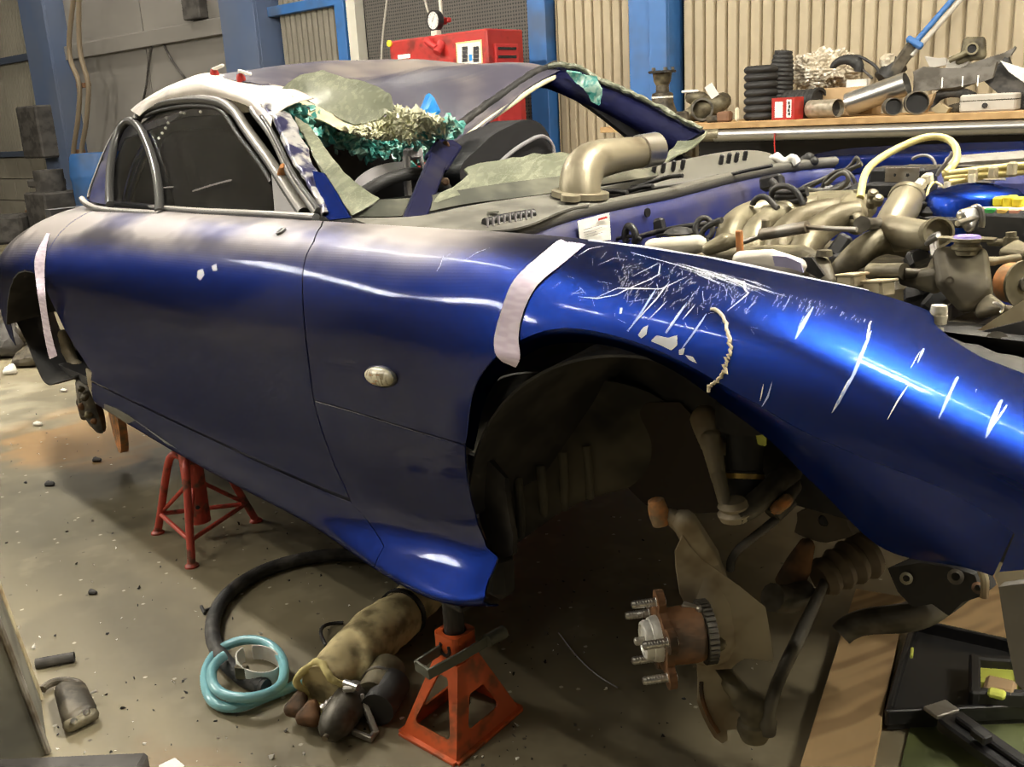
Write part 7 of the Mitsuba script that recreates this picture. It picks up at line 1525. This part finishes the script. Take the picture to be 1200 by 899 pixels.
add('needle', box((.04, .004, .001), gcx + gn * .0190 + gy_ * .008, basis(gx_ * .6 + gy_ * .8, gy_ * .6 - gx_ * .8)), 'm_ink', GA, smooth=False)
add('stem', cat(cyl(V(gcx[0], gcx[1], 1.589), gcx - (0, 0, .06), .014, seg=12), box((.06, .05, .05), V(gcx[0], gcx[1], 1.614), RWL, bev=.006)), 'm_white_post', GA)
add('red_valve', cat(cyl(gcx - gn * .02, gcx - gn * .09, .025, seg=14), box((.05, .04, .03), gcx - gn * .07 - WALL_D * .04, RWL, bev=.006)), 'm_red_paint', GA)
add('air_pipe', cyl(gcx + V(0, 0, .02) - gn * .03 - WALL_D * .03, V(*(gcx - gn * .03 - WALL_D * .03)[:2], HC), .013, seg=12), 'm_white_post', GA)
for pts, W, lab in (([(453, -20), (451, 20), (448, 50), (447, 90)], .30, 'thin grey cable hanging before the perforated panel beside the white post'), ([(498, -20), (500, 8), (504, 20)], .58, 'thin cable hanging down to the back of the pressure gauge')):
    k = thing('hanging_cable', lab, 'cable'); P = [at(u, v, W=W) for u, v in pts]; P[0] = V(P[0][0], P[0][1], HC); scene[k] = mikit.ply(tube(P, .008, seg=8, n=30), 'm_pipe_grey', smooth=50)
CD = thing('conduit_pair', 'pair of tan conduits running down beside the far left blue column', 'pipe')
for pts in ([(80, 20), (81, 50), (84, 75), (92, 95), (93, 120), (90, 150), (86, 183), (91, 206)], [(92, 20), (93, 50), (97, 75), (103, 96), (103, 120), (100, 150), (95, 183), (99, 206)]):
    P = [at(u, v, W=.34) for u, v in pts]; P[0] = V(P[0][0], P[0][1], HC); add('conduit', tube(P, .026, seg=10, n=60), 'm_conduit', CD)
add('conduit_clip', cat(*[box((.30, .03, .05), at(u, v, W=.30), RWL, bev=.006) for u, v in ((98, 100), (92, 178))]), 'm_brown', CD, smooth=False)
k = thing('switch_box', 'dark box mounted on the far left blue column', 'box'); scene[k] = mikit.ply(wbox(10.05, 10.6, .20, .42, .85, 1.45, .02), 'm_board_dark', smooth=False)
k = thing('blue_drum', 'blue plastic drum standing behind the tail beside the conduits', 'drum'); p = at(114, 190, W=.55); scene[k] = mikit.ply(lathe([(0, 0), (.26, 0), (.28, .03), (.28, .28), (.29, .30), (.29, .34), (.28, .36), (.28, .62), (.29, .64), (.29, .68), (.27, .86), (.25, .90), (0, .90)], V(p[0], p[1], 0), axis=(0, 0, 1), seg=32), 'm_blue_steel', smooth=40)
k = thing('diagonal_wire', 'thin dark wire running slantwise over the grey wall panel', 'wire'); scene[k] = mikit.ply(tube([at(180, 40, W=.02), at(176, 60, W=.02), at(172, 95, W=.02), at(166, 122, W=.02)], .012, seg=6, n=20), 'm_board_dark', smooth=40)
k = thing('diagonal_wire', 'thin dark wire slanting down to the right over the grey wall panel', 'wire'); scene[k] = mikit.ply(tube([at(188, 45, W=.02), at(200, 68, W=.02), at(217, 92, W=.02)], .012, seg=6, n=20), 'm_board_dark', smooth=40)
k = thing('cable_bracket', 'dark vertical box mounted on the wall beside the second blue column', 'box'); scene[k] = mikit.ply(wbox(6.85, 7.15, .0, .10, 2.10, 2.75, .01), 'm_board_dark', smooth=False)
for j, (u, W, w, h, mt, lab) in enumerate(((70, .9, .5, .75, 'm_board_dark', 'dark machine standing at the foot of the far left column'), (86, 1.5, .30, .45, 'm_grease', 'low greasy machine part standing beside the blue drum'), (32, .45, .5, .16, 'm_rubber_dusty', 'low dark bundle lying along the concrete block wall'), (50, .55, .3, .28, 'm_brown', 'brown can standing before the concrete block wall'), (4, 1.3, .6, .30, 'm_board_dark', 'dark crate standing at the left end of the block wall'))):
    P = np.array([wp(s, W, 0) for s in np.linspace(7, 15, 400)]); p = P[int(np.argmin(np.abs(proj(P)[:, 0] - u)))]
    k = thing(('floor_machine', 'machine_part', 'dark_bundle', 'brown_can', 'dark_crate')[j], lab, ('machine', 'car part', 'bundle', 'can', 'crate')[j])
    mm = lathe([(0, 0), (w / 2, 0), (w / 2, h * .95), (w * .4, h), (0, h)], p, axis=(0, 0, 1), seg=24) if j == 3 else cat(box((w, .4, h), p + (0, 0, h / 2), RWL @ euler(0, 0, 12 * j), bev=.03)) if j in (2, 4) else cat(box((w, .4, h * .7), p + (0, 0, h * .35), RWL, bev=.02), cyl(p + (0, 0, h * .7), p + V(0, 0, h), w * .3, seg=20), box((w * .6, .3, h * .12), p + (.1, 0, h * .82), RWL, bev=.02))
    scene[k] = mikit.ply(mm, mt, smooth=30)
# scrap lying behind the tail of the car
junk = [(6, 384, .10, 'm_tan', 'tan block lying on the floor behind the tail, beside the arch edge'), (18, 402, .14, 'm_grease', 'greasy gearbox casing lying behind the rear arch'), (8, 416, .12, 'm_board_dark', 'dark scrap casing lying at the left edge behind the tail'), (36, 428, .07, 'm_grease', 'small greasy casing lying nearest the hanging arch liner'), (14, 438, .035, 'm_paper', 'white rag lying before the scrap casings'), (-2, 372, .08, 'm_rubber_dusty', 'black rubber scrap at the left edge behind the casings')]
for j, (u, v, r, mt, lab) in enumerate(junk):
    p = F0(u, v); k = thing(('tan_block', 'gearbox_casing', 'scrap_casing', 'scrap_casing', 'white_rag', 'rubber_scrap')[j], lab, ('block', 'car part', 'car part', 'car part', 'rag', 'scrap')[j])
    mm = hull([(p + V(a * r, b * r, r * c), r * d) for a, b, c, d in ((-.8, 0, .5, .5), (.8, .2, .5, .5), (0, .8, .4, .4), (.1, -.2, 1.0, .4))], 10)
    mm = trimesh.remesh.subdivide_to_size(mm.vertices, mm.faces, r * .25); mm = jitter(TM(*mm), r * .12, 14, j); mm.vertices[:, 2] -= mm.vertices[:, 2].min(); scene[k] = mikit.ply(mm, mt, smooth=30)
